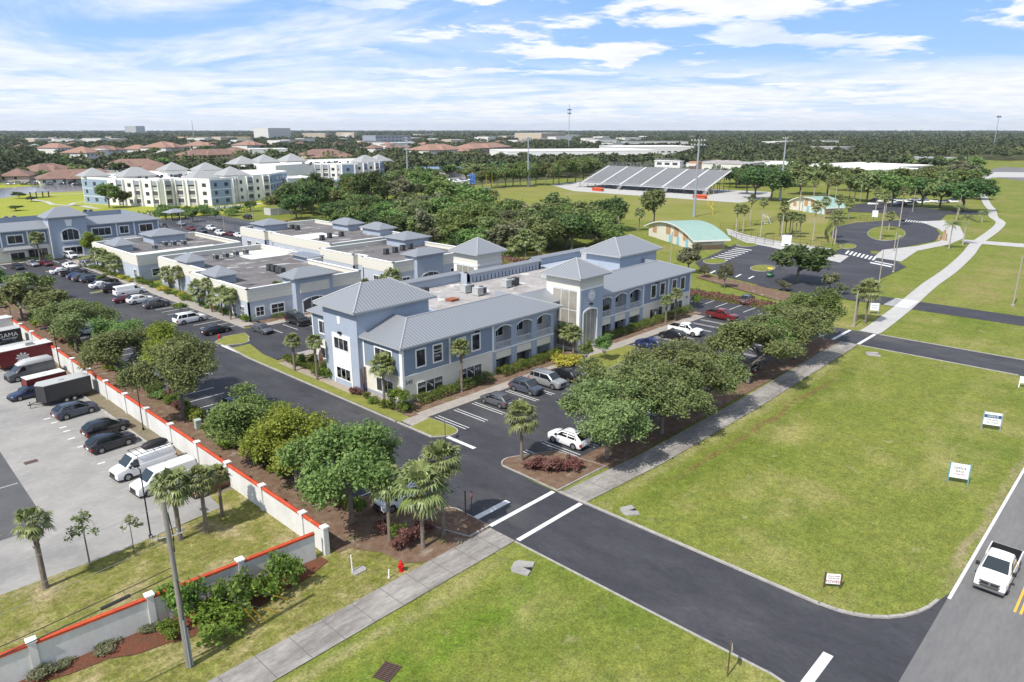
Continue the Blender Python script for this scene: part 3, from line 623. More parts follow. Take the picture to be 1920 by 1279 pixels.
# ------------------------------------------------------- the two-storey blue office building in the middle
def main_building():
    T = thing('office_building', 'two storey blue and cream office building with grey seam roofs and a clock tower', 'building', (51.6, 67.3, 0))
    o = Vector((51.6, 67.3, 0))
    def build(b, name, mats):
        b.v = [(v[0] - o.x, v[1] - o.y, v[2]) for v in b.v]; return b.build(name, mats, T)
    yF, zb, ze = 67.3, 3.65, 7.5
    ms = ['stucco_cream', 'siding', 'stucco_blue', 'trim', 'stucco_mid', 'dark_in', 'stucco_grey']
    b = MB()
    # solid end blocks of the front wings: cream below, lap siding above, blue plinth
    for (x0, x1) in ((51.6, 67.3), (104.4, 120.2)):
        b.box(x0, x1, yF, 75.4, 0.5, zb, 0); b.box(x0 + 0.01, x1 - 0.01, yF + 0.012, 75.4, zb, ze, 1); b.box(x0 - 0.03, x1 + 0.03, yF - 0.03, 75.4, -0.1, 0.5, 4)
    b.box(51.59, 67.3, 75.4, 82.9, -0.1, ze, 2); b.box(58, 67.3, 82.9, 92, -0.1, ze, 2); b.box(104.4, 120.19, 75.4, 92, -0.1, ze, 2)
    b.box(67.3, 104.4, 70.2, 92, -0.1, 7.3, 4)
    b.box(54.5, 60, 83, 92.0, 0.5, zb, 0); b.box(54.51, 60, 83, 92.0, zb, ze, 1); b.box(54.47, 60, 83, 92.02, -0.1, 0.5, 4)
    # loggias: back wall, floor, piers, arched heads
    for (xa, bays) in ((67.3, [(67.95, 71.05), (72.2, 75.35), (76.5, 79.65)]), (91.4, [(92.1, 95.0), (96.1, 99.25), (100.35, 103.5)])):
        xb = xa + 13.05
        b.box(xa, xb, 68.9, 69.0, zb - 0.2, 7.3, 6)
        b.box(xa, xb, yF + 0.02, 70.2, 3.2, 3.45, 6)
        xs = [xa] + [v for q in bays for v in q] + [xb]
        for i in range(0, len(xs), 2):
            b.box(xs[i], xs[i + 1], yF, yF + 0.45, 3.45, ze, 2); b.box(xs[i] - 0.0, xs[i + 1], yF - 0.04, yF + 0.45, -0.1, 3.45, 2)
        for (p, q) in bays:
            arch_wall(b, p, q, yF, 6.35, 6.85, ze, 0.3, 2)
            b.box(p, q, yF + 0.03, yF + 0.3, 2.2, 3.45, 0)
            b.box(p, q, 69.6, 69.7, -0.1, 2.4, 4)
    b.box(80.4, 84.4, 70.0, 70.2, -0.1, ze, 2); b.box(90.0, 91.4, 70.0, 70.2, -0.1, ze, 2)
    # rear tower and left tower
    b.box(50.8, 62.8, 75.3, 83.0, -0.1, 10.85, 2); b.box(108.4, 120.6, 75.3, 83.0, 7.0, 10.85, 2)
    # rear parapet walls
    b.box(60, 84, 92.0, 92.4, -0.1, 8.9, 2); b.box(84, 103, 89.8, 90.2, 7, 9.0, 2); b.box(103, 120.2, 92.0, 92.4, -0.1, 8.9, 2); b.box(84, 84.4, 89.8, 92.4, 7, 9, 2); b.box(102.6, 103, 89.8, 92.4, 7, 9, 2)
    build(b, 'wall', ms)
    for (x0, x1, y0, y1) in ((50.9, 57, 67, 67.6), (67.2, 67.3, 67, 67.1)): pass
    TR = []
    def trb(*a): q = MB(); q.box(*a); build(q, 'corner_trim', ['trim'])
    for x in (51.55, 59.25, 67.2, 104.2, 112.3, 119.95): trb(x, x + 0.32, yF - 0.06, yF - 0.0 if x not in (51.55,) else yF + 0.3, zb - (0.1 if x > 52 and x < 119 else 3.1), ze, 0)
    trb(51.54, 51.6, 67.6, 67.75, 0.5, ze); trb(51.54, 51.6, 75.0, 75.3, 0.5, ze); trb(54.4, 54.5, 91.8, 92.05, 0.5, ze)
    trb(51.57, 67.3, yF - 0.045, yF, zb - 0.05, zb + 0.08); trb(104.4, 120.2, yF - 0.045, yF, zb - 0.05, zb + 0.08); trb(67.3, 80.4, yF - 0.05, yF, 3.4, 3.58); trb(91.4, 104.4, yF - 0.05, yF, 3.4, 3.58)
    # roofs: a sloped band round a flat well
    def band(x0, x1, y0, y1, zl, zh, ins, sides):
        b = MB()
        X0, X1, Y0 = x0 + (ins if 'L' in sides else 0), x1 - (ins if 'R' in sides else 0), y0 + ins
        b.add([(x0, y0, zl), (x1, y0, zl), (X1, Y0, zh), (X0, Y0, zh)], [(0, 1, 2, 3)], 0)
        if 'L' in sides: b.add([(x0, y1, zl), (x0, y0, zl), (X0, Y0, zh), (X0, y1, zh)], [(0, 1, 2, 3)], 1)
        if 'R' in sides: b.add([(x1, y0, zl), (x1, y1, zl), (X1, y1, zh), (X1, Y0, zh)], [(0, 1, 2, 3)], 1)
        b.box(x0, x1, y0 - 0.0, y0 + 0.06, zl - 0.24, zl - 0.01, 2)
        b.add([(x0, y0, zl - 0.22), (x1, y0, zl - 0.22), (x1, y0 + 1, zl - 0.22), (x0, y0 + 1, zl - 0.22)], [(0, 3, 2, 1)], 2)
        if 'L' in sides: b.box(x0, x0 + 0.06, y0 + 0.06, y1, zl - 0.24, zl - 0.01, 2); b.add([(x0, y0, zl - .22), (x0 + 1, y0, zl - .22), (x0 + 1, y1, zl - .22), (x0, y1, zl - .22)], [(0, 3, 2, 1)], 2)
        if 'R' in sides: b.box(x1 - 0.06, x1, y0 + 0.06, y1, zl - 0.24, zl - 0.01, 2)
        # inner face down to the flat roof, ridge caps
        b.box(X0, X1, Y0, Y0 + 0.12, 7.2, zh - 0.015, 3)
        if 'L' in sides: b.box(X0, X0 + 0.12, Y0 + 0.12, y1, 7.2, zh - 0.015, 3)
        if 'R' in sides: b.box(X1 - 0.12, X1, Y0 + 0.12, y1, 7.2, zh - 0.015, 3)
        for (p, q) in (((x0, y0, zl), (X0, Y0, zh)), ((x1, y0, zl), (X1, Y0, zh)), ((X0, Y0, zh), (X1, Y0, zh))):
            b.tube([Vector(p) + Vector((0, 0, 0.03)), Vector(q) + Vector((0, 0, 0.03))], 0.10, 5, 2)
        return b
    rm = ['seamX', 'seamY', 'fascia', 'stucco_mid']
    build(band(51.0, 81.7, 66.75, 75.35, 7.6, 9.5, 5.6, 'LR'), 'roof', rm)
    build(band(91.2, 120.9, 66.75, 75.35, 7.6, 9.5, 5.2, 'LR'), 'roof', rm)
    b = MB(); b.add([(80.4, 69.6, 7.55), (91.5, 69.6, 7.55), (92.5, 72.4, 9.1), (77, 72.4, 9.1)], [(0, 1, 2, 3)], 0); b.box(80, 92, 69.55, 69.6, 7.3, 7.54, 2); build(b, 'roof', rm)
    b = MB(); b.hip(53.9, 60, 82.6, 92.6, 7.6, 9.0, 2.4, 1, mf=2); build(b, 'roof', rm)
    for (x0, x1, yy, z) in ((60, 84, 92.2, 8.9), (84, 103, 90.0, 9.0), (103, 120.4, 92.2, 8.9)):
        b = MB(); b.add([(x0, yy - 0.5, z), (x1, yy - 0.5, z), (x1, yy + 0.3, z + 0.4), (x0, yy + 0.3, z + 0.4), (x0, yy + 2.6, z - 0.8), (x1, yy + 2.6, z - 0.8)], [(0, 1, 2, 3), (3, 2, 5, 4)], 0)
        b.box(x0, x1, yy - 0.5, yy - 0.44, z - 0.16, z - 0.005, 2); build(b, 'parapet_roof', rm)
    for k in range(20): b = MB(); b.box(85 + k * 0.92, 85.08 + k * 0.92, 89.72, 89.8, 7.4, 8.3); build(b, 'parapet_bracket', ['black'])
    def hip(x0, x1, y0, y1, z0, z1, name='tower_roof'):
        b = MB(); w, d = x1 - x0, y1 - y0; ins = min(w, d) / 2
        if w > d + 0.2: A, B = (x0 + ins, (y0 + y1) / 2, z1), (x1 - ins, (y0 + y1) / 2, z1)
        else: A = B = ((x0 + x1) / 2, (y0 + y1) / 2, z1)
        vs = [(x0, y0, z0), (x1, y0, z0), (x1, y1, z0), (x0, y1, z0), A, B]
        if A == B: fs = [((0, 1, 4), 0), ((1, 2, 4), 1), ((2, 3, 4), 0), ((3, 0, 4), 1)]
        else: fs = [((0, 1, 5, 4), 0), ((1, 2, 5), 1), ((2, 3, 4, 5), 0), ((3, 0, 4), 1)]
        for f, mi in fs: b.add([vs[i] for i in f], [tuple(range(len(f)))], mi)
        lo = [(x, y, z - 0.25) for (x, y, z) in vs[:4]]
        b.add(vs[:4] + lo, [(0, 4, 5, 1), (1, 5, 6, 2), (2, 6, 7, 3), (3, 7, 4, 0), (4, 7, 6, 5)], 2)
        for (p, q) in ((vs[0], A), (vs[3], A), (vs[1], B), (vs[2], B)): b.tube([Vector(p) + Vector((0, 0, .03)), Vector(q) + Vector((0, 0, .03))], 0.11, 5, 2)
        return build(b, name, rm)
    hip(49.9, 63.7, 74.5, 83.9, 10.9, 13.5); hip(107.4, 121.5, 74.5, 83.8, 10.9, 13.5)
    b = MB(); b.box(60, 120.1, 72.4, 92.0, 7.0, 7.33, 0); build(b, 'flat_roof', ['membrane_light'])
    b = MB(); b.box(60.2, 64.5, 76.2, 80.5, 7.33, 7.36); build(b, 'roof_coating', ['roofwhite']); b = MB(); b.box(101.5, 108, 75, 84, 7.33, 7.36); build(b, 'roof_coating', ['roofwhite'])
    # clock tower
    b = MB(); x0, x1, y0, y1 = 84.3, 90.3, 65.6, 72.2
    b.box(x0 + 0.02, x1 - 0.02, y0 + 0.02, y1, 9.6, 11.6, 0)
    b.box(x0, x1, y0 + 0.25, y1 - 0.01, -0.1, 0.4, 2)
    for (a, c) in ((84.3, 85.35), (88.75, 90.3)): b.box(a, c, y0, y0 + 0.45, -0.1, 9.6, 1)
    arch_wall(b, 85.35, 88.75, y0, 5.9, 6.35, 9.6, 0.45, 1)
    for (a, c) in ((y0 + 0.45, 66.05), (71.3, y1)): b.box(x0, x0 + 0.35, a, c, -0.1, 9.6, 2)
    b.box(x1 - 0.35, x1, y0 + 0.45, y1, -0.1, 9.6, 1)
    b.box(x0 + 1.6, x1 - 0.4, 68.6, 68.75, -0.1, 9.6, 1) if False else None
    tw = build(b, 'clock_tower', ['board_cream', 'stucco_blue', 'trim'])
    b = MB(); b.box(x0 - 0.06, x1 + 0.06, y0 - 0.06, y1, 9.55, 9.85); b.box(x0 - 0.05, x0 + 0.3, y0 - 0.05, y0 + 0.5, -0.1, 9.55); b.box(x0 - 0.05, x0 + .1, 71.0, 71.4, -0.1, 9.55); b.build('tower_trim', ['trim'], None).parent = tw
    bpy.data.objects[tw.children[0].name].location = (-o.x, -o.y, 0)
    arch_trim(T, 85.35 - o.x, 88.75 - o.x, y0 - o.y, 5.9, 6.35, 0.3)
    b = MB(); b.box(85.15, 85.4, y0 - 0.07, y0 - 0.0, -0.1, 5.95); build(b, 'doorway_trim', ['trim']); b = MB(); b.box(88.7, 88.95, y0 - 0.07, y0, -0.1, 5.95); build(b, 'doorway_trim', ['trim'])
    gz = window(T, (x0 + 0.1 - o.x, 71.0 - o.y), (0, -1), (-1, 0), 0.0, 5.0, 0.3, 9.5, 0.14, 3, 3, 'glass_tan', name='glazed_wall')
    window(T, (85.35 - o.x, y0 + 0.35 - o.y), (1, 0), (0, -1), 0, 3.4, 0.2, 6.0, 0.12, 3, 1, 'glass_tan', arch=0.4, name='glazed_wall')
    ck = MB(); ck.tube([(87.2, y0 - 0.12, 8.5), (87.2, y0, 8.5)], 0.86, 28); ckf = build(ck, 'clock', ['trim'])
    def dial(name, *q): b = MB(); b.box(q[0] - o.x, q[1] - o.x, q[2] - o.y, q[3] - o.y, q[4], q[5]); b.build(name, ['letter_dark'], ckf)
    for k in range(12):
        a = R(30 * k); p = Vector((87.2 + 0.66 * math.sin(a), 0, 8.5 + 0.66 * math.cos(a))); dial('hour_mark', p.x - 0.05, p.x + 0.05, y0 - 0.135, y0 - 0.125, p.z - 0.09, p.z + 0.09)
    dial('clock_hand', 87.17, 87.23, y0 - 0.145, y0 - 0.128, 8.0, 8.6); dial('clock_hand', 87.1, 87.55, y0 - 0.152, y0 - 0.146, 8.47, 8.53)
    hip(83.4, 91.3, 64.8, 72.8, 11.65, 13.9)
    # entry tower at the rear
    b = MB(); b.box(91.8, 98.2, 95.6, 102.2, 8.6, 10.9, 0); b.box(91.82, 98.18, 95.62, 102.18, -0.1, 8.6, 1); build(b, 'rear_tower', ['board_cream', 'stucco_white'])
    b = MB(); b.box(91.7, 98.3, 95.5, 102.2, 8.5, 8.8); build(b, 'tower_trim', ['trim'])
    window(T, (91.82 - o.x, 101.4 - o.y), (0, -1), (-1, 0), 0, 5.0, 3.0, 8.4, 0.12, 3, 1, 'glass_tan', name='glazed_wall')
    hip(91.0, 99.0, 94.8, 102.8, 10.9, 13.3)
    # windows
    W = lambda u0, u1, z0, z1, **k: window(T, (u0 - o.x, yF - 0.02 - o.y), (1, 0), (0, -1), 0, u1 - u0, z0, z1, **k)
    for (a, c) in ((53.65, 55.4), (56.45, 58.2), (60.5, 62.25), (63.2, 64.95), (106.6, 108.4), (109.5, 111.3), (113.5, 115.3), (116.4, 118.2)): W(a, c, 4.35, 6.85)
    for (a, c) in ((53.8, 58.05), (60.9, 65.1), (106.6, 110.7), (113.4, 117.6)): W(a, c, 0.1, 2.45, fw=0.06, cols=3, rows=1, bar=0.07, name='storefront_window')
    for (a, c) in ((53.8, 58.05), (60.9, 65.1), (106.6, 110.7), (113.4, 117.6)): b = MB(); b.box(a, c, yF - 0.085, yF - 0.03, 0.75, 0.83); build(b, 'window_bar', ['trim'])
    for (p, q) in ((67.95, 71.05), (72.2, 75.35), (76.5, 79.65), (92.1, 95.0), (96.1, 99.25), (100.35, 103.5)):
        arch_trim(T, p - o.x, q - o.x, yF - o.y, 6.35, 6.85)
        b = MB(); b.box(p, q, yF + 0.05, yF + 0.10, 4.55, 4.62); b.box(p, q, yF + 0.05, yF + 0.10, 3.62, 3.68)
        n = 26
        for k in range(n + 1):
            x = p + (q - p) * k / n; wd = 0.06 if k % (n // 2) == 0 else 0.022; b.box(x - wd / 2, x + wd / 2, yF + 0.06, yF + 0.09, 3.68, 4.55)
        build(b, 'balcony_railing', ['rail'])
        window(T, (p + 0.9 - o.x, 68.9 - 0.01 - o.y), (1, 0), (0, -1), 0, 2.1, 4.9, 6.5, 0.06, 2, 1, name='balcony_window')
        window(T, (p + 0.6 - o.x, 69.6 - 0.01 - o.y), (1, 0), (0, -1), 0, 2.2, 0.8, 2.3, 0.06, 2, 1, name='porch_window')
    E_ = lambda x, y1, u, z0, z1, **k: window(T, (x - 0.02 - o.x, y1 - o.y), (0, -1), (-1, 0), 0, u, z0, z1, **k)
    E_(51.6, 72.85, 3.75, 4.35, 6.75, cols=3); E_(51.6, 72.75, 3.6, 0.7, 2.7, fw=0.12, cols=3)
    b = MB(); b.box(50.72, 50.8, 76.9, 81.1, -0.1, 7.1); build(b, 'tower_panel', ['trim'])
    b = MB(); b.box(50.705, 50.72, 77.1, 80.9, 0.75 - 0.8, 0.75); b.box(50.705, 50.72, 77.1, 80.9, 0.75, 0.78); build(b, 'panel_base', ['stucco_blue'])
    E_(50.74, 80.6, 3.3, 5.0, 6.65, fw=0.08, cols=3); E_(50.74, 80.4, 3.2, 0.9, 2.55, fw=0.08, cols=3)
    b = MB(); b.add([(50.74, 79.65, 9.5), (50.74, 78.95, 9.5), (50.74, 79.05, 8.5), (50.74, 79.55, 8.5), (50.8, 79.65, 9.5), (50.8, 78.95, 9.5), (50.8, 79.05, 8.5), (50.8, 79.55, 8.5)], [(0, 3, 2, 1), (0, 1, 5, 4), (0, 4, 7, 3), (1, 2, 6, 5)]); build(b, 'keystone', ['trim'])
    E_(54.5, 90.4, 2.3, 4.35, 6.5, cols=2); E_(54.5, 90.4, 2.6, 0.6, 2.4, fw=0.12, cols=2)
    for (x, y, ax) in ((50.7, 79.0, 'x'), (64.2, 67.2, 'y'), (108.2, 67.2, 'y'), (87.0, 65.5, 'y')):
        b = MB(); z = 7.25 if ax == 'x' else (7.0 if y > 66 else 7.1)
        if ax == 'x': b.box(x - 0.3, x, y - 0.25, y + 0.25, z, z + 0.28)
        else: b.box(x - 0.25, x + 0.25, y - 0.3, y + 0.05, z, z + 0.22)
        build(b, 'wall_lamp', ['black'])
    # writing on the front
    rf = (R(90), 0, 0)
    lettering('540', 0.75, T, (52.55 - o.x, yF - 0.03 - o.y, 2.82), rf, 'letter_dark', 'building_number')
    lettering('540', 0.6, T, (119.2 - o.x, yF - 0.03 - o.y, 2.6), rf, 'letter_dark', 'building_number')
    for (x, t, s_) in ((54.5, 'AUTO', 0.42), (57.3, 'HOME', 0.42), (61.6, 'BUSINESS', 0.26), (64.3, 'R.V.', 0.42)):
        lettering(t, s_, T, (x - o.x, yF - 0.06 - o.y, 1.75), rf, 'sticker', 'window_lettering')
    for x in (55.9, 63.0): 
        b = MB()
        for k in range(3): b.add([(x - 0.5 + .12 * k, yF - 0.056, 2.2 - .1 * k), (x - 0.42 + .12 * k, yF - 0.056, 2.2 - .1 * k), (x + 0.5, yF - 0.056, 1.6 - .1 * k), (x + 0.42, yF - 0.056, 1.55 - .1 * k)], [(0, 3, 2, 1)])
        build(b, 'window_decal', ['sticker'])
    for k, t in enumerate(('National', 'Financial', 'Corp')): lettering(t, 0.36, T, (57.33 - o.x, yF - 0.06 - o.y, 6.1 - 0.42 * k), rf, 'sticker', 'window_lettering')
    b = MB(); b.tube([(50.69, 78.8, 1.75), (50.70, 78.8, 1.75)], 0.42, 20); build(b, 'window_decal', ['logo_green'])
    for (y, z) in ((80.0, 1.2), (77.8, 1.2), (80.0, 2.2)):
        b = MB(); b.box(50.69, 50.70, y - 0.3, y + 0.3, z - 0.2, z + 0.2); build(b, 'window_notice', ['sticker'])
    b = MB(); b.box(108.3, 108.8, yF - 0.066, yF - 0.058, 1.1, 1.8); build(b, 'window_notice', ['sticker']); 
    b = MB(); b.box(115.0, 115.5, yF - 0.066, yF - 0.058, 1.1, 1.8); build(b, 'window_notice', ['sticker'])
    return T
main_building()
for i, (px, py, k, lab) in enumerate(((876, 548, 0, 'boxy grey rooftop unit, left of the pair nearest the rusty hatch'), (899, 553, 0, 'boxy grey rooftop unit with a red topped fan, right of the pair near the hatch'),
        (952, 538, 0, 'squat grey unit beside a dark condenser on the middle flat roof'), (966, 534, 2, 'dark condenser standing right behind a squat grey unit'), (1026, 522, 0, 'grey rooftop unit tucked beside the clock tower roof'),
        (1100, 487, 0, 'tall grey unit left of the right rear tower'), (1112, 490, 2, 'dark condenser against the right rear tower'), (1160, 502, 0, 'wide grey unit on white coating before the right rear tower'), (797, 553, 2, 'dark unit behind the left tower roof'))):
    c = G(px, py, 7.4); ac_unit(c.x, c.y, 7.33, 0 if k == 0 else 0.0, lab, k)
c = G(848, 563, 7.4)
b = MB(); b.box(-0.8, 0.8, -0.7, 0.7, 0, 0.3); b.box(-0.85, 0.85, -0.75, 0.75, 0.3, 0.36); tag(b.build('roof_hatch', ['rust'], loc=(c.x, c.y, 7.33)), 'low rusty orange hatch on the pale flat roof', 'roof hatch')
b = MB()
# ------------------------------------------------------- single storey pavilions with parapets and little hipped towers
def pavilion(poly, label, towers, wins, coat=(), zt=6.0, zr=5.1, arches=()):
    ox, oy = poly[0]; T = thing('office_pavilion', label, 'building', (ox, oy, 0))
    Lc = [(x - ox, y - oy) for x, y in poly]; n = len(Lc)
    ar = sum(Lc[i][0] * Lc[(i + 1) % n][1] - Lc[(i + 1) % n][0] * Lc[i][1] for i in range(n))
    if ar < 0: Lc.reverse()
    b = MB(); cap = MB()
    for i in range(n):
        p, q = Vector(Lc[i]), Vector(Lc[(i + 1) % n]); d = (q - p); l = d.length; d.normalize(); d2 = (d.x, d.y)
        b.obox((p.x, p.y), d2, l, 0.3, 0.45, 3.7, 0); b.obox((p.x, p.y), d2, l, 0.3, -0.1, 0.45, 2)
        nx, ny = d.y, -d.x
        b.obox((p.x + nx * .06, p.y + ny * .06), d2, l + .0, 0.3, 3.7, zt, 1)
        cap.obox((p.x + nx * .12 - d.x * .12, p.y + ny * .12 - d.y * .12), d2, l + .24, 0.52, zt, zt + 0.13, 0)
    b.build('wall', ['stucco_pale', 'board_cream', 'stucco_mid'], T); cap.build('parapet_cap', ['trim'], T)
    b = MB(); b.prism(Lc, zr - 0.2, zr); b.build('flat_roof', ['membrane'], T)
    for (x0, x1, y0, y1) in coat: b = MB(); b.box(x0 - ox, x1 - ox, y0 - oy, y1 - oy, zr, zr + 0.02); b.build('roof_coating', ['roofwhite'], T)
    for (x0, x1, y0, y1, zw, zp) in towers:
        b = MB(); b.box(x0 - ox, x1 - ox, y0 - oy, y1 - oy, -0.1, zw); t = b.build('tower', ['stucco_blue'], T)
        b = MB(); w, d = x1 - x0 + 1.4, y1 - y0 + 1.4
        b.hip(x0 - ox - 0.7, x1 - ox + 0.7, y0 - oy - 0.7, y1 - oy + 0.7, zw, zp, mi=0 if w > d else 1, mf=2); b.build('tower_roof', ['seamX', 'seamY', 'fascia'], t)
    for (side, a, c, z0, z1, fixed, kw) in wins:
        al, ou = AX[side]
        if side in ('-Y', '+Y'): org = ((a if side == '-Y' else c) - ox, fixed + ou[1] * 0.02 - oy)
        else: org = (fixed + ou[0] * 0.02 - ox, (c if side == '-X' else a) - oy)
        window(T, org, al, ou, 0, c - a, z0, z1, **kw)
    return T
dk = dict(fw=0.18, cols=2, rows=2); sm_ = dict(fw=0.12, cols=3, rows=2)
def porch(T_, xc, y, w=4.6, ox=0, oy=0):
    w_ = window(T_, (xc - w / 2 - ox, y - 0.03 - oy), (1, 0), (0, -1), 0, w, 0.1, 2.5, 0.22, 3, 1, 'dark_in', arch=0.7, name='arched_porch')  # dark pane holds the porch's shade in its colour, no recess behind
    return w_
p1 = pavilion([(58, 119), (82, 119), (82, 138), (85.5, 138), (85.5, 165.5), (61, 165.5), (61, 142), (58, 142)], 'flat roofed pale blue pavilion with a big arched porch facing the rear lot', [(66.7, 74.6, 117.6, 122.0, 7.0, 8.4), (58.4, 62, 131, 136, 6.8, 8.2), (61.2, 64.5, 150, 155, 6.8, 8.2), (82.8, 85.3, 139, 146, 6.4, 6.41)],
    [('-Y', 62.2, 65.0, 0.8, 2.7, 119, dk), ('-Y', 76.6, 80.2, 0.8, 2.7, 119, dk), ('-Y', 59.2, 61.0, 0.8, 2.7, 119, dk)] + [('-X', y, y + 1.7, 0.9, 2.7, 58, sm_) for y in (120.5, 123.5, 126.5, 138.5)] + [('-X', y, y + 1.7, 0.9, 2.7, 61, sm_) for y in (144, 147, 157, 160, 163)], coat=[(76, 85, 152, 163)])
porch(p1, 70.6, 117.6, 5.6, 58, 119)
b = MB(); b.box(67.6 - 58, 73.8 - 58, -1.46, -1.4, 4.0, 5.8); b.build('sign_panel', ['stucco_cream'], p1)
p2 = pavilion([(92, 121.5), (116, 121.5), (116, 149.5), (92, 149.5), (92, 136), (93.2, 136), (93.2, 132.5), (92, 132.5)], 'flat roofed cream and blue pavilion behind the rear entry tower', [(97.6, 105.0, 120.4, 124.5, 7.0, 8.2), (110, 117.5, 140, 147.5, 7.2, 8.6)],
    [('-Y', 94.2, 96.4, 0.5, 2.6, 121.5, dk), ('-Y', 108.0, 111.2, 0.8, 2.8, 121.5, dk)] + [('-X', y, y + 2.6, 0.6, 2.6, 92, sm_) for y in (126.0, 140.5)])
porch(p2, 101.3, 120.4, 5.0, 92, 121.5)
p3 = pavilion([(97.5, 153.5), (122, 153.5), (122, 200), (97.5, 200), (97.5, 186), (98.6, 186), (98.6, 182), (97.5, 182)], 'long flat roofed pavilion with white roof patches before the tree belt', [(101, 108, 192, 199, 7.0, 8.4), (118, 123, 176, 184, 7.0, 8.4), (118, 123, 161, 169, 7.0, 8.4)],
    [('-X', y, y + 2.4, 0.7, 2.7, 97.5, sm_) for y in (156, 160, 165, 170, 176, 189, 194)] + [('-Y', 100, 102.4, 0.7, 2.7, 153.5, dk)], coat=[(99, 111, 170, 179), (104, 118, 154, 160)])
p4 = pavilion([(58.2, 170), (84, 172.5), (84, 199), (58.2, 199)], 'flat roofed pavilion with four rooftop units nearest the far office building', [(59, 62.5, 184, 190, 6.8, 8.2), (70, 78, 191, 198, 7.2, 8.6)],
    [('-X', y, y + 1.8, 0.9, 2.8, 58.2, sm_) for y in (171.2, 179, 182, 192, 195)] + [('-Y', 61, 68, 0.9, 2.8, 170.3, dict(fw=0.2, cols=3, rows=2))], coat=[(60, 80, 173.5, 180)])
i = 0
for (px, py, k, lab) in ((992 / 6.393 + 400 - 45, 0, 0, ''),): pass
ac_l = [('first', 'left end'), ]
for grp, pts, k in (('on the roof with the arched porch', [(506, 503), (514, 505), (523, 508), (529, 510)], 2), ('at the back edge of the arched porch roof', [(405, 484), (424, 481), (443, 477), (461, 474)], 1),
                    ('on the roof behind the rear entry tower', [(724, 473), (741, 470), (755, 466), (769, 463)], 2), ('on the roof nearest the far office', [(291, 465), (310, 459), (326, 458), (345, 457)], 1),
                    ('on the long roof before the trees', [(604, 447), (618, 443), (640, 440)], 2), ('by the left tower of the long roof', [(548, 427), (558, 428)], 2)):
    for (px, py) in pts:
        c = G(px, py, 5.6); ac_unit(c.x, c.y, 5.1, 0.1, 'boxy condenser in the row ' + grp, k, 'condensers ' + grp)

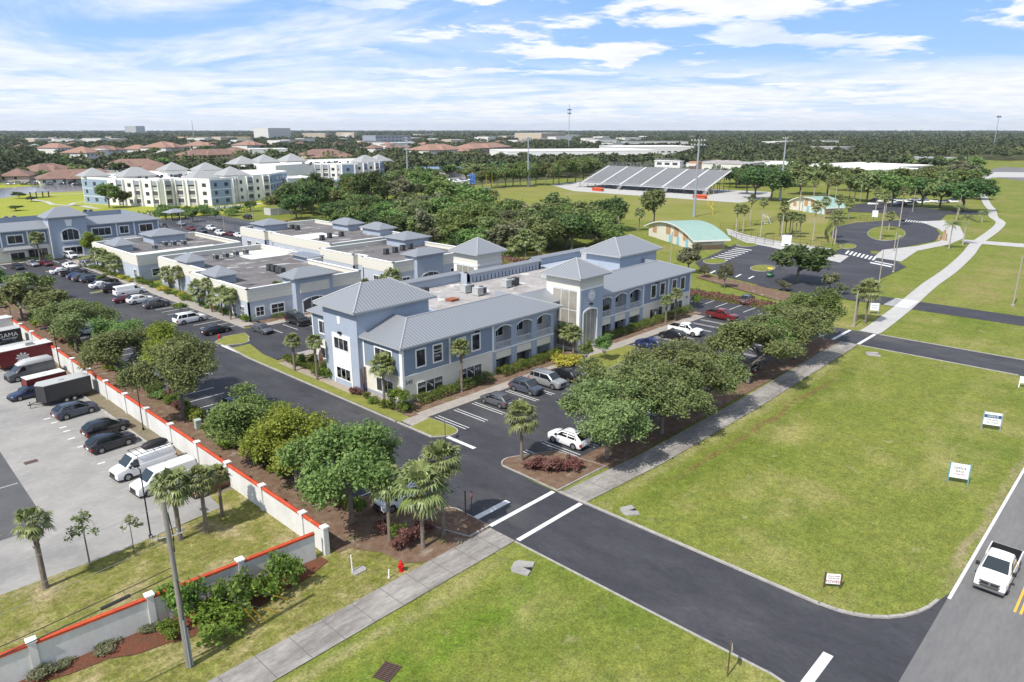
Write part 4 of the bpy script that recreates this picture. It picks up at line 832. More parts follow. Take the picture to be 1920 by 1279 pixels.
# ------------------------------------------------------- far two-storey office at the left edge
def left_office():
    T = thing('office_building', 'two storey blue office at the left edge with a hip roofed entrance bay', 'building', (30, 221, 0))
    o = (30, 221)
    def build(b, n, m): b.v = [(v[0] - o[0], v[1] - o[1], v[2]) for v in b.v]; return b.build(n, m, T)
    b = MB(); b.box(20, 83, 221, 243, 0, 3.7, 0); b.box(20, 83, 221.02, 243, 3.7, 7.9, 1); b.box(54.6, 63.6, 219.4, 224, -0.1, 10.8, 2)
    build(b, 'wall', ['stucco_cream', 'siding', 'stucco_blue'])
    b = MB()
    for (x0, x1) in ((19, 55), (63, 83.8)):
        X1 = x1 - (4.5 if x1 > 80 else 0)
        b.add([(x0, 220.3, 8.0), (x1, 220.3, 8.0), (X1, 225.2, 9.7), (x0, 225.2, 9.7)], [(0, 1, 2, 3)], 0)
        b.box(x0, x1, 220.3, 220.36, 7.75, 7.99, 2); b.add([(x0, 220.3, 7.76), (x1, 220.3, 7.76), (x1, 221.2, 7.76), (x0, 221.2, 7.76)], [(0, 3, 2, 1)], 2)
    b.add([(83.8, 220.3, 8.0), (83.8, 244, 8.0), (79.3, 239, 9.7), (79.3, 225.2, 9.7)], [(0, 1, 2, 3)], 1)
    b.add([(83.8, 244, 8.0), (19, 244, 8.0), (19, 239, 9.7), (79.3, 239, 9.7)], [(0, 1, 2, 3)], 0)
    b.box(20, 79.3, 225.2, 225.3, 7.9, 9.69, 3); b.box(20, 79.3, 238.9, 239, 7.9, 9.69, 3); b.box(79.2, 79.3, 225.3, 238.9, 7.9, 9.69, 3)
    build(b, 'roof', ['seamX', 'seamY', 'fascia', 'siding'])
    b = MB(); b.sheet([(20, 225.3), (79.2, 225.3), (79.2, 238.9), (20, 238.9)], 8.1); build(b, 'flat_roof', ['membrane_light'])
    b = MB(); b.hip(53.9, 64.3, 218.6, 226, 10.8, 13.2, mi=0, mf=2); build(b, 'tower_roof', ['seamX', 'seamY', 'fascia'])
    b = MB(); b.add([(58.4, 219.34, 9.9), (60.2, 219.34, 9.9), (59.9, 219.34, 8.2), (58.7, 219.34, 8.2), (58.4, 219.4, 9.9), (60.2, 219.4, 9.9), (59.9, 219.4, 8.2), (58.7, 219.4, 8.2)], [(0, 3, 2, 1), (0, 1, 5, 4), (0, 4, 7, 3), (1, 2, 6, 5)]); build(b, 'keystone', ['trim'])
    W = lambda a, c, z0, z1, y=221, **k: window(T, (a - o[0], y - 0.02 - o[1]), (1, 0), (0, -1), 0, c - a, z0, z1, **k)
    for (a, c, n) in ((39.5, 42, 2), (45.0, 48.8, 2), (50.6, 53.8, 2), (64.9, 70.1, 3), (72.0, 74.8, 2), (77.4, 81.4, 2)): W(a, c, 4.5, 7.0, fw=0.28, cols=n)
    for (a, c, n) in ((38.6, 41.5, 3), (49.2, 53.8, 3), (64.9, 70, 3), (77, 81.5, 3)): W(a, c, 0.7, 2.9, fw=0.08, cols=n)
    for (a, c) in ((44.9, 48.8), (71.9, 75.2)):
        W(a, c, 0.1, 2.7, fw=0.4, cols=2, name='entrance_door')
        b = MB(); b.add([(a - 1.6, 219.2, 3.3), (c + 1.6, 219.2, 3.3), (c + 0.6, 221, 4.2), (a - 0.6, 221, 4.2)], [(0, 1, 2, 3)]); b.box(a - 1.6, c + 1.6, 219.2, 221, 3.1, 3.29); build(b, 'entrance_canopy', ['roofgrey'])
    W(57.0, 61.6, 4.2, 6.9, y=219.4, fw=0.35, cols=3, arch=0.9, name='arched_window'); W(56.9, 61.9, 0.1, 2.9, y=219.4, fw=0.35, cols=3, name='entrance_door')
    def trb(*a): q = MB(); q.box(*a); build(q, 'corner_trim', ['trim'])
    for x in (43.6, 49.6, 54.4, 63.5, 71.3, 76.0, 82.7): trb(x, x + 0.35, 220.92, 220.98 if x not in (54.4, 63.5) else 221, 3.7, 7.75)
    trb(54.45, 54.6, 219.3, 219.5, 0, 10.5); trb(20, 54, 220.95, 221, 3.6, 3.8); trb(64, 83, 220.95, 221, 3.6, 3.8)
    lettering('Medical Center', 0.62, T, (59.3 - o[0], 219.36 - o[1], 3.55), (R(90), 0, 0), 'letter_blue', 'sign_lettering')
left_office()
for k, (px, py) in enumerate(((160, 398), (170, 398), (12, 411), (27, 410))):
    c = G(px, py, 8.6); ac_unit(c.x, c.y, 8.1, 0, 'small condenser in the roof well of the far left office', 1, 'condensers in the roof well of the far left office')
# ================================================================== vehicles
def paint(name, c, rough=0.25, metal=0.0): return mat('car paint ' + name, c, rough, spec=0.5, coat=0.6, metal=metal)
PAINT = {'white': paint('white', (0.80, 0.80, 0.80)), 'silver': paint('silver', (0.42, 0.43, 0.44), 0.3, 0.5), 'grey': paint('grey', (0.085, 0.09, 0.10), 0.3), 'black': paint('black', (0.012, 0.012, 0.014), 0.2),
         'navy': paint('navy', (0.018, 0.026, 0.062)), 'black2': paint('blue black', (0.016, 0.018, 0.026)), 'blue': paint('blue', (0.016, 0.026, 0.11)), 'red': paint('red', (0.15, 0.010, 0.012)), 'bluegrey': paint('blue grey', (0.06, 0.07, 0.095)), 'maroon': paint('maroon', (0.10, 0.012, 0.016)),
         'tan': paint('tan', (0.42, 0.36, 0.28), 0.5)}
M['tyre'] = mat('tyre rubber', (0.018, 0.018, 0.019), 0.85)
M['rim'] = mat('alloy wheel', (0.45, 0.46, 0.47), 0.35, metal=0.8)
M['carglass'] = mat('tinted car glass', (0.012, 0.015, 0.017), 0.05, spec=0.8)
M['windscreen'] = mat('windscreen', (0.016, 0.024, 0.028), 0.04, spec=0.9)
M['chrome'] = mat('chrome', (0.5, 0.5, 0.5), 0.2, metal=0.9)
M['headlight'] = mat('headlight lens', (0.20, 0.22, 0.24), 0.1, spec=0.8)
M['taillight'] = mat('red lamp lens', (0.30, 0.012, 0.012), 0.15, spec=0.7)
M['plastic'] = mat('dark plastic trim', (0.022, 0.022, 0.024), 0.6)

def loft(b, rings, mi=0, caps=True):
    n = len(rings[0]); o = len(b.v)
    for r in rings: b.v += [tuple(p) for p in r]
    for i in range(len(rings) - 1):
        for k in range(n - 1):
            b.f.append((o + i * n + k, o + i * n + k + 1, o + (i + 1) * n + k + 1, o + (i + 1) * n + k)); b.m.append(mi)
    if caps:
        b.f.append(tuple(o + n - 1 - k for k in range(n))); b.m.append(mi)
        b.f.append(tuple(o + (len(rings) - 1) * n + k for k in range(n))); b.m.append(mi)
def bodyring(x, w, zl, zt, crown=0.03, tuck=0.93):
    s = [(w * tuck, zl), (w * 0.985, zl + 0.16), (w, zl + 0.42 * (zt - zl)), (w * 0.99, zl + 0.72 * (zt - zl)), (w * 0.95, zt - 0.05), (w * 0.86, zt), (w * 0.45, zt + crown * 0.8)]
    return [(x, -y, z) for y, z in s] + [(x, 0, zt + crown)] + [(x, y, z) for y, z in reversed(s)]
def cabring(x, wb, zb, wt, zt, crown=0.03):
    s = [(wb, zb), (wb + (wt - wb) * 0.55, zb + (zt - zb) * 0.55), (wt, zt - 0.07), (wt * 0.92, zt - 0.01), (wt * 0.5, zt + crown * 0.8)]
    return [(x, -y, z) for y, z in s] + [(x, 0, zt + crown)] + [(x, y, z) for y, z in reversed(s)]

SPEC = {
 # length, width, stations of the lower body (x, half width scale, z low, z top), cab: (x of windscreen foot, roof front, roof rear, rear foot), roof z, belt z, wheel radius, axle x
 'sedan': dict(L=4.8, W=1.84, body=[(2.38, .70, .36, .62), (2.28, .86, .22, .70), (1.9, .96, .20, .80), (1.0, 1, .20, .92), (0, 1, .20, .96), (-1.3, 1, .20, 1.0), (-2.0, .96, .22, 1.02), (-2.33, .86, .30, .98), (-2.4, .74, .42, .90)], cab=(1.05, 0.25, -1.0, -1.95), roof=1.44, belt=.93, wr=.33, ax=(1.42, -1.4)),
 'suv': dict(L=4.75, W=1.92, body=[(2.36, .74, .42, .80), (2.26, .90, .26, .94), (1.9, .97, .24, 1.04), (1.2, 1, .24, 1.09), (0, 1, .24, 1.10), (-1.4, 1, .24, 1.12), (-2.1, .97, .26, 1.12), (-2.33, .90, .34, 1.04), (-2.38, .82, .46, .92)], cab=(1.32, 0.38, -1.45, -2.25), roof=1.68, belt=1.06, wr=.37, ax=(1.42, -1.38)),
 'bigsuv': dict(L=5.4, W=2.04, body=[(2.68, .80, .48, .92), (2.60, .92, .32, 1.06), (2.2, .98, .28, 1.15), (1.4, 1, .28, 1.18), (0, 1, .28, 1.19), (-1.6, 1, .28, 1.2), (-2.4, .98, .30, 1.2), (-2.66, .94, .38, 1.12), (-2.7, .88, .5, 1.04)], cab=(1.5, 0.65, -2.1, -2.58), roof=1.90, belt=1.14, wr=.40, ax=(1.62, -1.5)),
 'pickup': dict(L=5.9, W=2.04, body=[(2.94, .78, .52, .94), (2.84, .92, .36, 1.10), (2.4, .98, .32, 1.18), (1.4, 1, .32, 1.22), (0.2, 1, .32, 1.23), (-0.95, 1, .32, 1.22)], cab=(1.62, 0.72, -0.60, -0.92), roof=1.90, belt=1.18, wr=.41, ax=(1.88, -1.85)),
 'van': dict(L=6.0, W=2.05, body=[(2.98, .78, .46, .86), (2.88, .92, .32, 1.06), (2.4, .98, .28, 1.22), (1.9, 1, .28, 1.32), (0, 1, .28, 1.34), (-2.4, 1, .28, 1.34), (-2.95, .98, .32, 1.32), (-3.0, .95, .42, 1.25)], cab=(2.0, 1.15, -2.75, -2.96), roof=2.15, belt=1.25, wr=.38, ax=(1.95, -1.75)),
 'hatch': dict(L=4.5, W=1.82, body=[(2.22, .72, .38, .64), (2.12, .88, .24, .76), (1.8, .96, .22, .86), (0.9, 1, .22, .98), (0, 1, .22, 1.0), (-1.3, 1, .22, 1.04), (-1.95, .97, .24, 1.04), (-2.2, .88, .32, .98), (-2.25, .8, .42, .9)], cab=(1.05, 0.35, -1.35, -2.1), roof=1.55, belt=.98, wr=.34, ax=(1.36, -1.32)),
}
def car_mesh(kind):
    """vehicle in its own frame: nose towards +X, centre of the footprint at the origin"""
    S = SPEC[kind]; W = S['W'] / 2; T = bpy.data.objects.new('parked_car', None); COL.objects.link(T)
    b = MB(); loft(b, [bodyring(x, W * k, zl, zt, 0.035 if x > S['cab'][0] or x < S['cab'][3] else 0.02) for (x, k, zl, zt) in reversed(S['body'])])
    if kind == 'pickup':     # open load bed
        xa, xb, z = -0.95, -2.9, 1.20
        b.box(xb, xa, -W, -W + 0.08, .42, z); b.box(xb, xa, W - 0.08, W, .42, z); b.box(xb, xb + 0.07, -W + 0.08, W - 0.08, .42, z)
    x0, x1, x2, x3 = S['cab']; zr, zb = S['roof'], S['belt']; wb, wt = W * .93, W * .74
    if kind in ('van', 'bigsuv'): wt = W * .82
    rings = [cabring(x3, wb * .96, zb, wb * .90, zb + 0.06), cabring(x2 + (x3 - x2) * .25, wb, zb, wt * 1.01, zr - 0.10 if kind != 'sedan' else zr - .12), cabring(x2, wb, zb, wt, zr - 0.02), cabring((x1 + x2) / 2, wb, zb, wt, zr), cabring(x1, wb, zb, wt, zr - 0.03), cabring(x0, wb * .98, zb, wb * .92, zb + 0.05)]
    loft(b, rings)
    bd = b.build('body', [PAINT['white']], T, smooth=True)
    try: bd.data.set_sharp_from_angle(angle=R(38))
    except Exception: pass
    # glazing, a few millimetres proud of the cab
    def sidepanel(xa, xb, t0, t1, inset=0.0, B=None):
        for sy in (-1, 1):
            def P_(x, t):
                # interpolate half width and roof height at x
                if x > x1: f = (x - x1) / (x0 - x1); w_t = wt + (wb * .92 - wt) * f; z_t = zr - .07 + (zb + .02 - zr) * f
                elif x < x2: f = (x - x2) / (x3 - x2); w_t = wt + (wb * .90 - wt) * f; z_t = zr - .08 + (zb - zr + .05) * f
                else: w_t = wt; z_t = zr - .08
                return (x, sy * (wb + (w_t - wb) * t + 0.012), zb + (z_t - zb) * t)
            q = [P_(xa[0], t0), P_(xb[0], t0), P_(xb[1], t1), P_(xa[1], t1)]
            B = MB(); B.add(q, [(0, 1, 2, 3) if sy > 0 else (3, 2, 1, 0)]); B.build('side_window', ['carglass'], T)
    gb = None; xm = (x1 + x2) / 2 + 0.05
    if kind == 'pickup':
        sidepanel((x0 - .35, x1 - .02), (0.42, 0.42), .10, .92, B=gb); sidepanel((0.34, 0.34), (x2 - .18, x2 - .02), .10, .92, B=gb)
    elif kind == 'van':
        sidepanel((x0 - .4, x1 + .0), (0.75, 0.75), .10, .80, B=gb)
    else:
        sidepanel((x0 - .32, x1 - .02), (xm + .06, xm + .06), .10, .92, B=gb)
        xr = x2 + 0.05 if kind == 'sedan' else xm - 1.0
        sidepanel((xm - .04, xm - .04), (xr if kind != 'sedan' else x2 - .35, xr), .10, .92, B=gb)
        if kind in ('suv', 'bigsuv', 'hatch'): sidepanel((xr - .08, xr - .08), (x2 - (.30 if kind != 'hatch' else .45), x2 - .02), .12, .90, B=gb)
    def slope(xa, za, wa, xb, zb_, wb_, off, name, m):
        B = MB(); d = Vector((xb - xa, 0, zb_ - za)); n = Vector((-d.z, 0, d.x)); n.normalize()
        if n.z < 0: n = -n
        o = n * off
        B.add([(xa + o.x, -wa, za + o.z), (xa + o.x, wa, za + o.z), (xb + o.x, wb_, zb_ + o.z), (xb + o.x, -wb_, zb_ + o.z)], [(0, 1, 2, 3) if xa > xb else (3, 2, 1, 0)]); return B.build(name, [m], T)
    slope(x0 - .04, zb + .10, wb * .84, x1 + .06, zr - .015, wt * .88, .035, 'windscreen', 'windscreen')
    if kind == 'pickup': slope(x3 - .02, zb + .10, wb * .8, x2 - .08, zr - .10, wt * .85, .05, 'rear_window', 'carglass')
    elif kind == 'van': slope(x3 - .02, zb + .15, wb * .8, x2 - .16, zr - .22, wt * .85, .04, 'rear_window', 'carglass')
    else: slope(x3 + .02, zb + .10, wb * .82, x2 - .05, zr - .05, wt * .86, .06 if kind == 'sedan' else .085, 'rear_window', 'carglass')
    # wheels with arches
    for xw in S['ax']:
        for sy in (-1, 1):
            y = sy * (W - .10)
            b = MB(); r = S['wr']; b.tube([(xw, y - .115, r), (xw, y - .10, r), (xw, y + .10, r), (xw, y + .115, r)], [r * .93, r, r, r * .93], 18); w = b.build('wheel', ['tyre'], T, smooth=False)
            b = MB(); b.tube([(xw, y + sy * .09, r), (xw, y + sy * .122, r)], [r * .66, r * .62], 14)
            ri = b.build('rim', ['rim'], w)
            b = MB()
            for k in range(5):
                a = 2 * PI * k / 5 + .3; b.tube([(xw + math.cos(a) * r * .22, y + sy * .124, r + math.sin(a) * r * .22), (xw + math.cos(a) * r * .52, y + sy * .124, r + math.sin(a) * r * .52)], [r * .06, r * .13], 4)
            b.build('rim_opening', ['plastic'], w)
    for xw in S['ax']:
        for sy in (-1, 1):
            ar = MB(); r = S['wr'] * 1.16; n = 14; y = sy * (W + .004); c = [(xw, y, S['wr'])]
            ring = [(xw + r * math.cos(PI * k / n * 1.24 - .38), y, S['wr'] + r * math.sin(PI * k / n * 1.24 - .38)) for k in range(n + 1)]
            ar.add(c + ring, [((0, k, k + 1) if sy < 0 else (0, k + 1, k)) for k in range(1, n + 1)]); ar.build('wheel_arch', ['plastic'], T)
    xf = S['body'][0][0]; xe = S['body'][-1][0] if kind != 'pickup' else -2.9; zt = S['body'][1][3]; zf = S['body'][0][2]
    b = MB(); b.box(xf - .07, xf + .03, -W * .55, W * .55, zf + .06, zt - .14); b.build('grille', ['plastic'], T)
    b = MB(); b.box(xf - .03, xf + .045, -W * .5, W * .5, zf + .16, zf + .19); b.box(xf - .2, xf + .04, -W * .8, W * .8, zf - .12, zf - .02); b.build('bumper_trim', ['chrome' if kind in ('pickup', 'bigsuv') else 'plastic'], T)
    for sy in (-1, 1):
        b = MB(); b.add([(xf + .015, sy * W * .56, zt - .30), (xf - .24, sy * W * .94, zt - .28), (xf - .26, sy * W * .92, zt - .10), (xf - .02, sy * W * .56, zt - .12), (xf - .3, sy * W * .56, zt - .2)], [(0, 1, 2, 3) if sy > 0 else (3, 2, 1, 0), (3, 2, 4), (0, 4, 1)]); b.build('headlight', ['headlight'], T)
        hh = .30 if kind in ('suv', 'bigsuv', 'pickup', 'van') else .17; zz = (S['body'][-1][3] if kind != 'pickup' else 1.12) - .06
        b = MB(); dd_ = .05 if kind == 'pickup' else .16; b.box(xe - .03, xe + dd_, min(sy * W * .78, sy * W * .97), max(sy * W * .78, sy * W * .97), zz - hh, zz); b.build('taillight', ['taillight'], T)
        b = MB(); b.box(x0 - .42, x0 - .24, min(sy * W * .96, sy * (W + .2)), max(sy * W * .96, sy * (W + .2)), zb + .02, zb + .2 + (.06 if kind == 'pickup' else 0)); b.build('wing_mirror', ['plastic'], T)
    b = MB(); b.box(xe - .04, xe + .02, -.28, .28, .62, .76); b.build('number_plate', ['trim'], T)
    if kind in ('suv', 'bigsuv'):
        for sy in (-1, 1): b = MB(); b.tube([(x1 - .1, sy * wt * .9, zr - .01), (x1 - .25, sy * wt * .9, zr + .06), (x2 + .2, sy * wt * .9, zr + .06), (x2, sy * wt * .9, zr - .01)], .022, 5); b.build('roof_rail', ['plastic'], T)
    if kind == 'pickup':
        b = MB(); b.box(-2.83, -.96, -W + .08, W - .08, .45, .66); b.box(-2.83, -.96, -W + .081, -W + .14, .66, 1.225); b.box(-2.83, -.96, W - .14, W - .081, .66, 1.225); b.box(-2.83, -2.76, -W + .14, W - .14, .66, 1.225); b.box(-1.03, -.955, -W + .14, W - .14, .66, 1.225); b.build('bed_liner', ['plastic'], T)
        b = MB(); b.box(2.86, 2.985, -W * .62, W * .62, .98, 1.06); b.box(2.86, 2.985, -W * .62, W * .62, .74, .79); b.box(2.86, 2.985, -.06, .06, .79, .98); b.box(2.7, 2.99, -W * .9, W * .9, .42, .60); b.build('front_chrome', ['chrome'], T)
    return T
PROTO = {}
def vehicle(kind, x, y, rz, colour, label, group='vehicles parked in the office lots', name='parked_car', cat='car'):
    if kind not in PROTO:
        t = PROTO[kind] = car_mesh(kind); c = t
    else: c = copy_tree(PROTO[kind])
    c.name = name
    c.location = (x, y, -0.018); c.rotation_euler = (0, 0, R(rz)); tag(c, label, cat, group)
    for ch in (c.children):
        if ch.name.startswith('body'):
            ch.material_slots[0].link = 'OBJECT'; ch.material_slots[0].material = PAINT[colour]
    return c
OFF = 'cars parked round the office buildings'
def car(kind, px, py, rz, colour, label, group=OFF, name='parked_car', cat='car', z=0.6):
    c = G(px, py, z); return vehicle(kind, c.x, c.y, rz, colour, label, group, name, cat)
# front lot
car('hatch', 931, 749, 92, 'grey', 'dark grey fastback at the left end of the cars before the long front')
car('suv', 987, 726, -88, 'bluegrey', 'grey crossover with its nose out, beside the pale silver one')
car('bigsuv', 1027, 714, -89, 'silver', 'pale silver sport utility with its nose out, between a grey and a black one')
car('suv', 1059, 703, 90, 'black', 'black sport utility with its red tail lamps towards the big oaks')
car('suv', 1066, 822, 90, 'white', 'white sport utility half hidden under the oaks by the entrance palm')
car('suv', 1219, 645, 91, 'blue', 'bright blue sport utility past the clock tower')
car('hatch', 1261, 628, 90, 'black', 'black hatchback between the blue car and the white pickup')
car('pickup', 1286, 619, -90, 'white', 'white crew cab pickup with a dark load bed facing out', name='pickup_truck', cat='pickup')
car('pickup', 1354, 592, -94, 'red', 'dark red pickup alone at the right end of the front lot', name='pickup_truck', cat='pickup')
car('suv', 1401, 562, 8, 'grey', 'grey crossover alone by the right hand hedge')
car('suv', 1386, 688, 90, 'black', 'black car in the shade beneath the sidewalk oaks')
car('bigsuv', 1207, 715, 90, 'white', 'white car glimpsed through the sidewalk oaks')
# lot behind the building
car('bigsuv', 558, 601, -88, 'black', 'black van like car facing out behind the left tower')
car('sedan', 492, 616, -88, 'grey', 'dark grey saloon beside the arrow in the rear lot')
# row along the pavilions, noses to the sidewalk
ROW = 'row of cars parked along the pavilion sidewalk'
for (k, px, py, c, lab) in (('bigsuv', 355, 598, 'white', 'long white sport utility alone by a small grass island'), ('sedan', 405, 618, 'black', 'black coupe beside the island with the hydrant'), ('suv', 293, 570, 'grey', 'charcoal crossover nearest in the pavilion row'),
        ('suv', 262, 562, 'white', 'white sport utility between two dark cars in the pavilion row'), ('sedan', 236, 560, 'maroon', 'dark maroon saloon between white van and white sport utility'), ('bigsuv', 216, 541, 'black', 'black sport utility between the white van and the white saloon'),
        ('sedan', 190, 534, 'white', 'white saloon next to the second small grass island'), ('sedan', 199, 526, 'black', 'black saloon mostly hidden by a shrub in the pavilion row'), ('suv', 172, 523, 'bluegrey', 'slate sport utility with a red tail lamp in the pavilion row'),
        ('suv', 157, 521, 'grey', 'grey crossover touching the slate one in the pavilion row'), ('sedan', 147, 517, 'blue', 'deep blue saloon beside the grey pickup'), ('sedan', 115, 508, 'white', 'white saloon at the far end of the pavilion row')):
    car(k, px, py, 3, c, lab, ROW)
car('van', 243, 547, 3, 'white', 'long white passenger van with a dark window band', ROW, 'passenger_van', 'van')
car('pickup', 137, 511, 3, 'grey', 'dark grey pickup in the pavilion row', ROW, 'pickup_truck', 'pickup')
FAR = 'cars in front of the far left office'
for (k, px, py, c, lab, rz) in (('bigsuv', 133, 480, 'white', 'white sport utility at the arched entrance of the far left office', -85), ('sedan', 131, 498, 'white', 'white saloon facing out behind the pavilion row', -80), ('suv', 163, 496, 'silver', 'silver crossover by the pavilion row corner', -80), ('sedan', 86, 493, 'maroon', 'dark brown saloon facing out beneath the office palm', -85), ('sedan', 61, 494, 'silver', 'silver saloon left of the dark brown one', -85), ('sedan', 32, 500, 'black', 'black car nearest the left photo edge before the far office', -85)):
    car(k, px, py, rz, c, lab, FAR)
BACK = 'cars in the lot behind the pavilions'
for (k, px, py, c, lab) in (('suv', 304, 424, 'grey', 'grey crossover at the corner of the hedged rear lot'), ('sedan', 339, 419, 'silver', 'silver saloon beside the straw coloured island'), ('sedan', 358, 428, 'red', 'bright red saloon in the hedged rear lot'), ('suv', 378, 433, 'grey', 'dark car right of the bright red saloon'),
        ('suv', 396, 428, 'white', 'white sport utility farther back in the pair'), ('suv', 413, 437, 'white', 'white sport utility nearer in the pair'), ('sedan', 431, 438, 'maroon', 'dark red car behind the lamp pole'), ('sedan', 448, 441, 'white', 'white saloon half hidden by shrubs'), ('suv', 464, 407, 'black', 'black sport utility alone along the rear hedge')):
    car(k, px, py, 90 if px < 345 or px > 455 else -90, c, lab, BACK)
UND = 'cars under the oaks along the perimeter strip'
for (y, k, c, lab) in ((79, 'bigsuv', 'black', 'black sport utility under the oaks beside the drive'), (73.2, 'sedan', 'silver', 'silver car parked in shade behind the black one'), (98.5, 'van', 'white', 'white van glimpsed between the strip oaks'), (46.8, 'suv', 'white', 'pale car hidden behind the entrance palms'), (131, 'sedan', 'white', 'white car hidden by the farther strip oaks'), (62, 'suv', 'bluegrey', 'blue grey car hidden by the bright green oak')):
    vehicle(k, 36, y + 1.5, 178, c, lab, UND)
# moving pickup
c = G(1872, 1064, 0.8); t = vehicle('pickup', c.x, c.y, 180, 'white', 'white pickup driving along the road at lower right', None, 'pickup_truck', 'pickup'); t.scale = (1.07, 1.07, 1.05)
if 'group' in t: del t['group']
for ch in t.children:
    if ch.name.startswith('headlight'): ch.scale = (1.006, 1.02, 1.01)
car('suv', 456, 386, 0, 'white', 'white car beside the red one by the apartments', None) if False else None
# neighbour's lot
NB = 'cars in the neighbouring lot'
car('suv', 141, 769, 6, 'bluegrey', 'slate crossover beside the charcoal box trailer', NB)
car('suv', 199, 802, 5, 'black', 'black sport utility with roof bars, farther of two', NB)
car('suv', 208, 829, 5, 'black2', 'near black wagon with a red tail lamp, nearer of two', NB)
van = car('van', 268, 866, 184, 'white', 'white cargo van with a roof rack and black roof box', NB, 'cargo_van', 'van', z=1.0)
v2 = car('van', 308, 893, 184, 'white', 'plain white cargo van behind the palms', NB, 'cargo_van', 'van', z=1.0)
car('sedan', 400, 905, 184, 'maroon', 'dark brown car behind the white van at the wall', NB)
car('sedan', 55, 735, 186, 'navy', 'navy car squeezed between a grey van and a small red trailer', NB)
cv = car('van', 56, 694, 186, 'grey', 'dark grey conversion van with a raised light grey roof', NB, 'conversion_van', 'van', z=1.0)
car('sedan', 6, 647, 186, 'black', 'black car beside the lettered black trailer', NB)
def loc_box(parent, name, m, boxes=(), tubes=()):
    b = MB()
    for q in boxes: b.box(*q)
    for (p, q, r) in tubes: b.tube([p, q], r, 6)
    return b.build(name, [m], parent)
tb = [((1.0, sy * .92, 2.32), (-2.8, sy * .92, 2.32), .03) for sy in (-1, 1)] + [((x, -.92, 2.32), (x, .92, 2.32), .025) for x in np.arange(-2.7, 1.0, 0.6)] + [((x, sy * .86, 2.1), (x, sy * .92, 2.32), .025) for x in (-2.6, -.9, .8) for sy in (-1, 1)]
loc_box(van, 'roof_rack', 'black', tubes=tb)
b = MB(); loft(b, [[(x, -w, 2.36), (x, -w * .95, 2.36 + h * .7), (x, -w * .6, 2.36 + h), (x, w * .6, 2.36 + h), (x, w * .95, 2.36 + h * .7), (x, w, 2.36)] for (x, w, h) in ((-2.7, .3, .2), (-2.3, .5, .42), (-1.2, .52, .46), (-.5, .45, .34), (-.2, .2, .14))]); b.v = [(v[0], v[1] - .25, v[2]) for v in b.v]; b.build('roof_box', ['plastic'], van, smooth=True)
b = MB(); loft(b, [[(x, -w, 2.05), (x, -w * .96, 2.05 + h * .75), (x, -w * .7, 2.05 + h), (x, w * .7, 2.05 + h), (x, w * .96, 2.05 + h * .75), (x, w, 2.05)] for (x, w, h) in ((-2.9, .86, .3), (-2.6, .9, .5), (.4, .9, .55), (1.1, .8, .3), (1.5, .6, .1))]); b.build('raised_roof', ['acgrey'], cv, smooth=True)
# box trailers
def trailer(px, py, rz, L, W, H, colour, label, vnose=True, roof='acgrey', z=1.2, end=None):
    c = G(px, py, z) if end is None else G(end[0], end[1], z) - Vector((L / 2, 0, 0)); t = thing('box_trailer', label, 'trailer', (c.x, c.y, -0.02), R(rz), 'box trailers in the neighbouring lot')
    h = L / 2; w = W / 2; z0 = 0.55
    pl = [(-h, -w), (h - .7, -w), (h, 0), (h - .7, w), (-h, w)] if vnose else [(-h, -w), (h, -w), (h, w), (-h, w)]
    b = MB(); b.prism(pl, z0, z0 + H); b.build('box', [colour], t)
    b = MB(); b.prism([(x * 1.003, y * 1.006) for x, y in pl], z0 + H + .002, z0 + H + .07); b.box(-.3, .3, -.3, .3, z0 + H + .07, z0 + H + .16); b.build('roof', [M[roof]], t)
    b = MB()
    for (x, y) in pl: b.box(x - .05, x + .05, y - .03 if y <= 0 else y - .03, y + .03, z0 - .05, z0 + H)
    b.box(-h, h - .7, -w - .012, -w - .002, z0 - .1, z0 + .12); b.box(-h, h - .7, w + .002, w + .012, z0 - .1, z0 + .12); b.build('edge_trim', ['plastic'], t)
    b = MB(); b.tube([(h - .9, -w * .7, .48), (h + 1.1, 0, .48)], .05, 5); b.tube([(h - .9, w * .7, .48), (h + 1.1, 0, .48)], .05, 5); b.tube([(h + .8, 0, .02), (h + .8, 0, .9)], .04, 6); b.build('drawbar', ['black'], t)
    for xw in ((-.45, .45) if L > 4.5 else (0,)):
        for sy in (-1, 1): b = MB(); b.tube([(xw - .3, sy * w - .02, .35), (xw - .3, sy * (w + .16), .35)], .35, 14); wl = b.build('wheel', ['tyre'], t); b = MB(); b.tube([(xw - .3, sy * (w + .155), .35), (xw - .3, sy * (w + .17), .35)], .2, 10); b.build('rim', ['rim'], wl)
    for sy in (-1, 1): b = MB(); b.box(-1.3, .75, sy * (w + .08) - .1, sy * (w + .08) + .1, .74, .80); b.build('mudguard', ['plastic'], t)
    return t
M['charcoal'] = mat('charcoal sheet', (0.05, 0.05, 0.052), 0.4, var=0.05, scale=0.8); M['darkred'] = mat('dark red sheet', (0.16, 0.018, 0.02), 0.4, var=0.05, scale=0.8); M['tansheet'] = mat('tan sheet', (0.36, 0.30, 0.24), 0.5)
M['blacksheet'] = mat('black sheet', (0.015, 0.015, 0.017), 0.4); M['whiteroof'] = mat('white trailer roof', (0.62, 0.62, 0.60), 0.6, var=0.1, scale=1)
trailer(117, 733, 186, 6.0, 2.4, 2.15, 'charcoal', 'large charcoal enclosed trailer with a light grey roof')
trailer(84, 716, 186, 4.6, 1.9, 1.7, 'darkred', 'small dark red trailer between the navy car and charcoal trailer', vnose=False, roof='whiteroof')
t = trailer(46, 669, 186, 7.0, 2.4, 2.3, 'darkred', 'long dark red food trailer with white roof and yellow front', vnose=False, roof='whiteroof')
b = MB(); b.box(3.5, 3.53, -.8, 1.2, .7, 2.6); b.build('yellow_panel', [mat('yellow panel', (0.75, 0.40, 0.02), 0.5)], t)
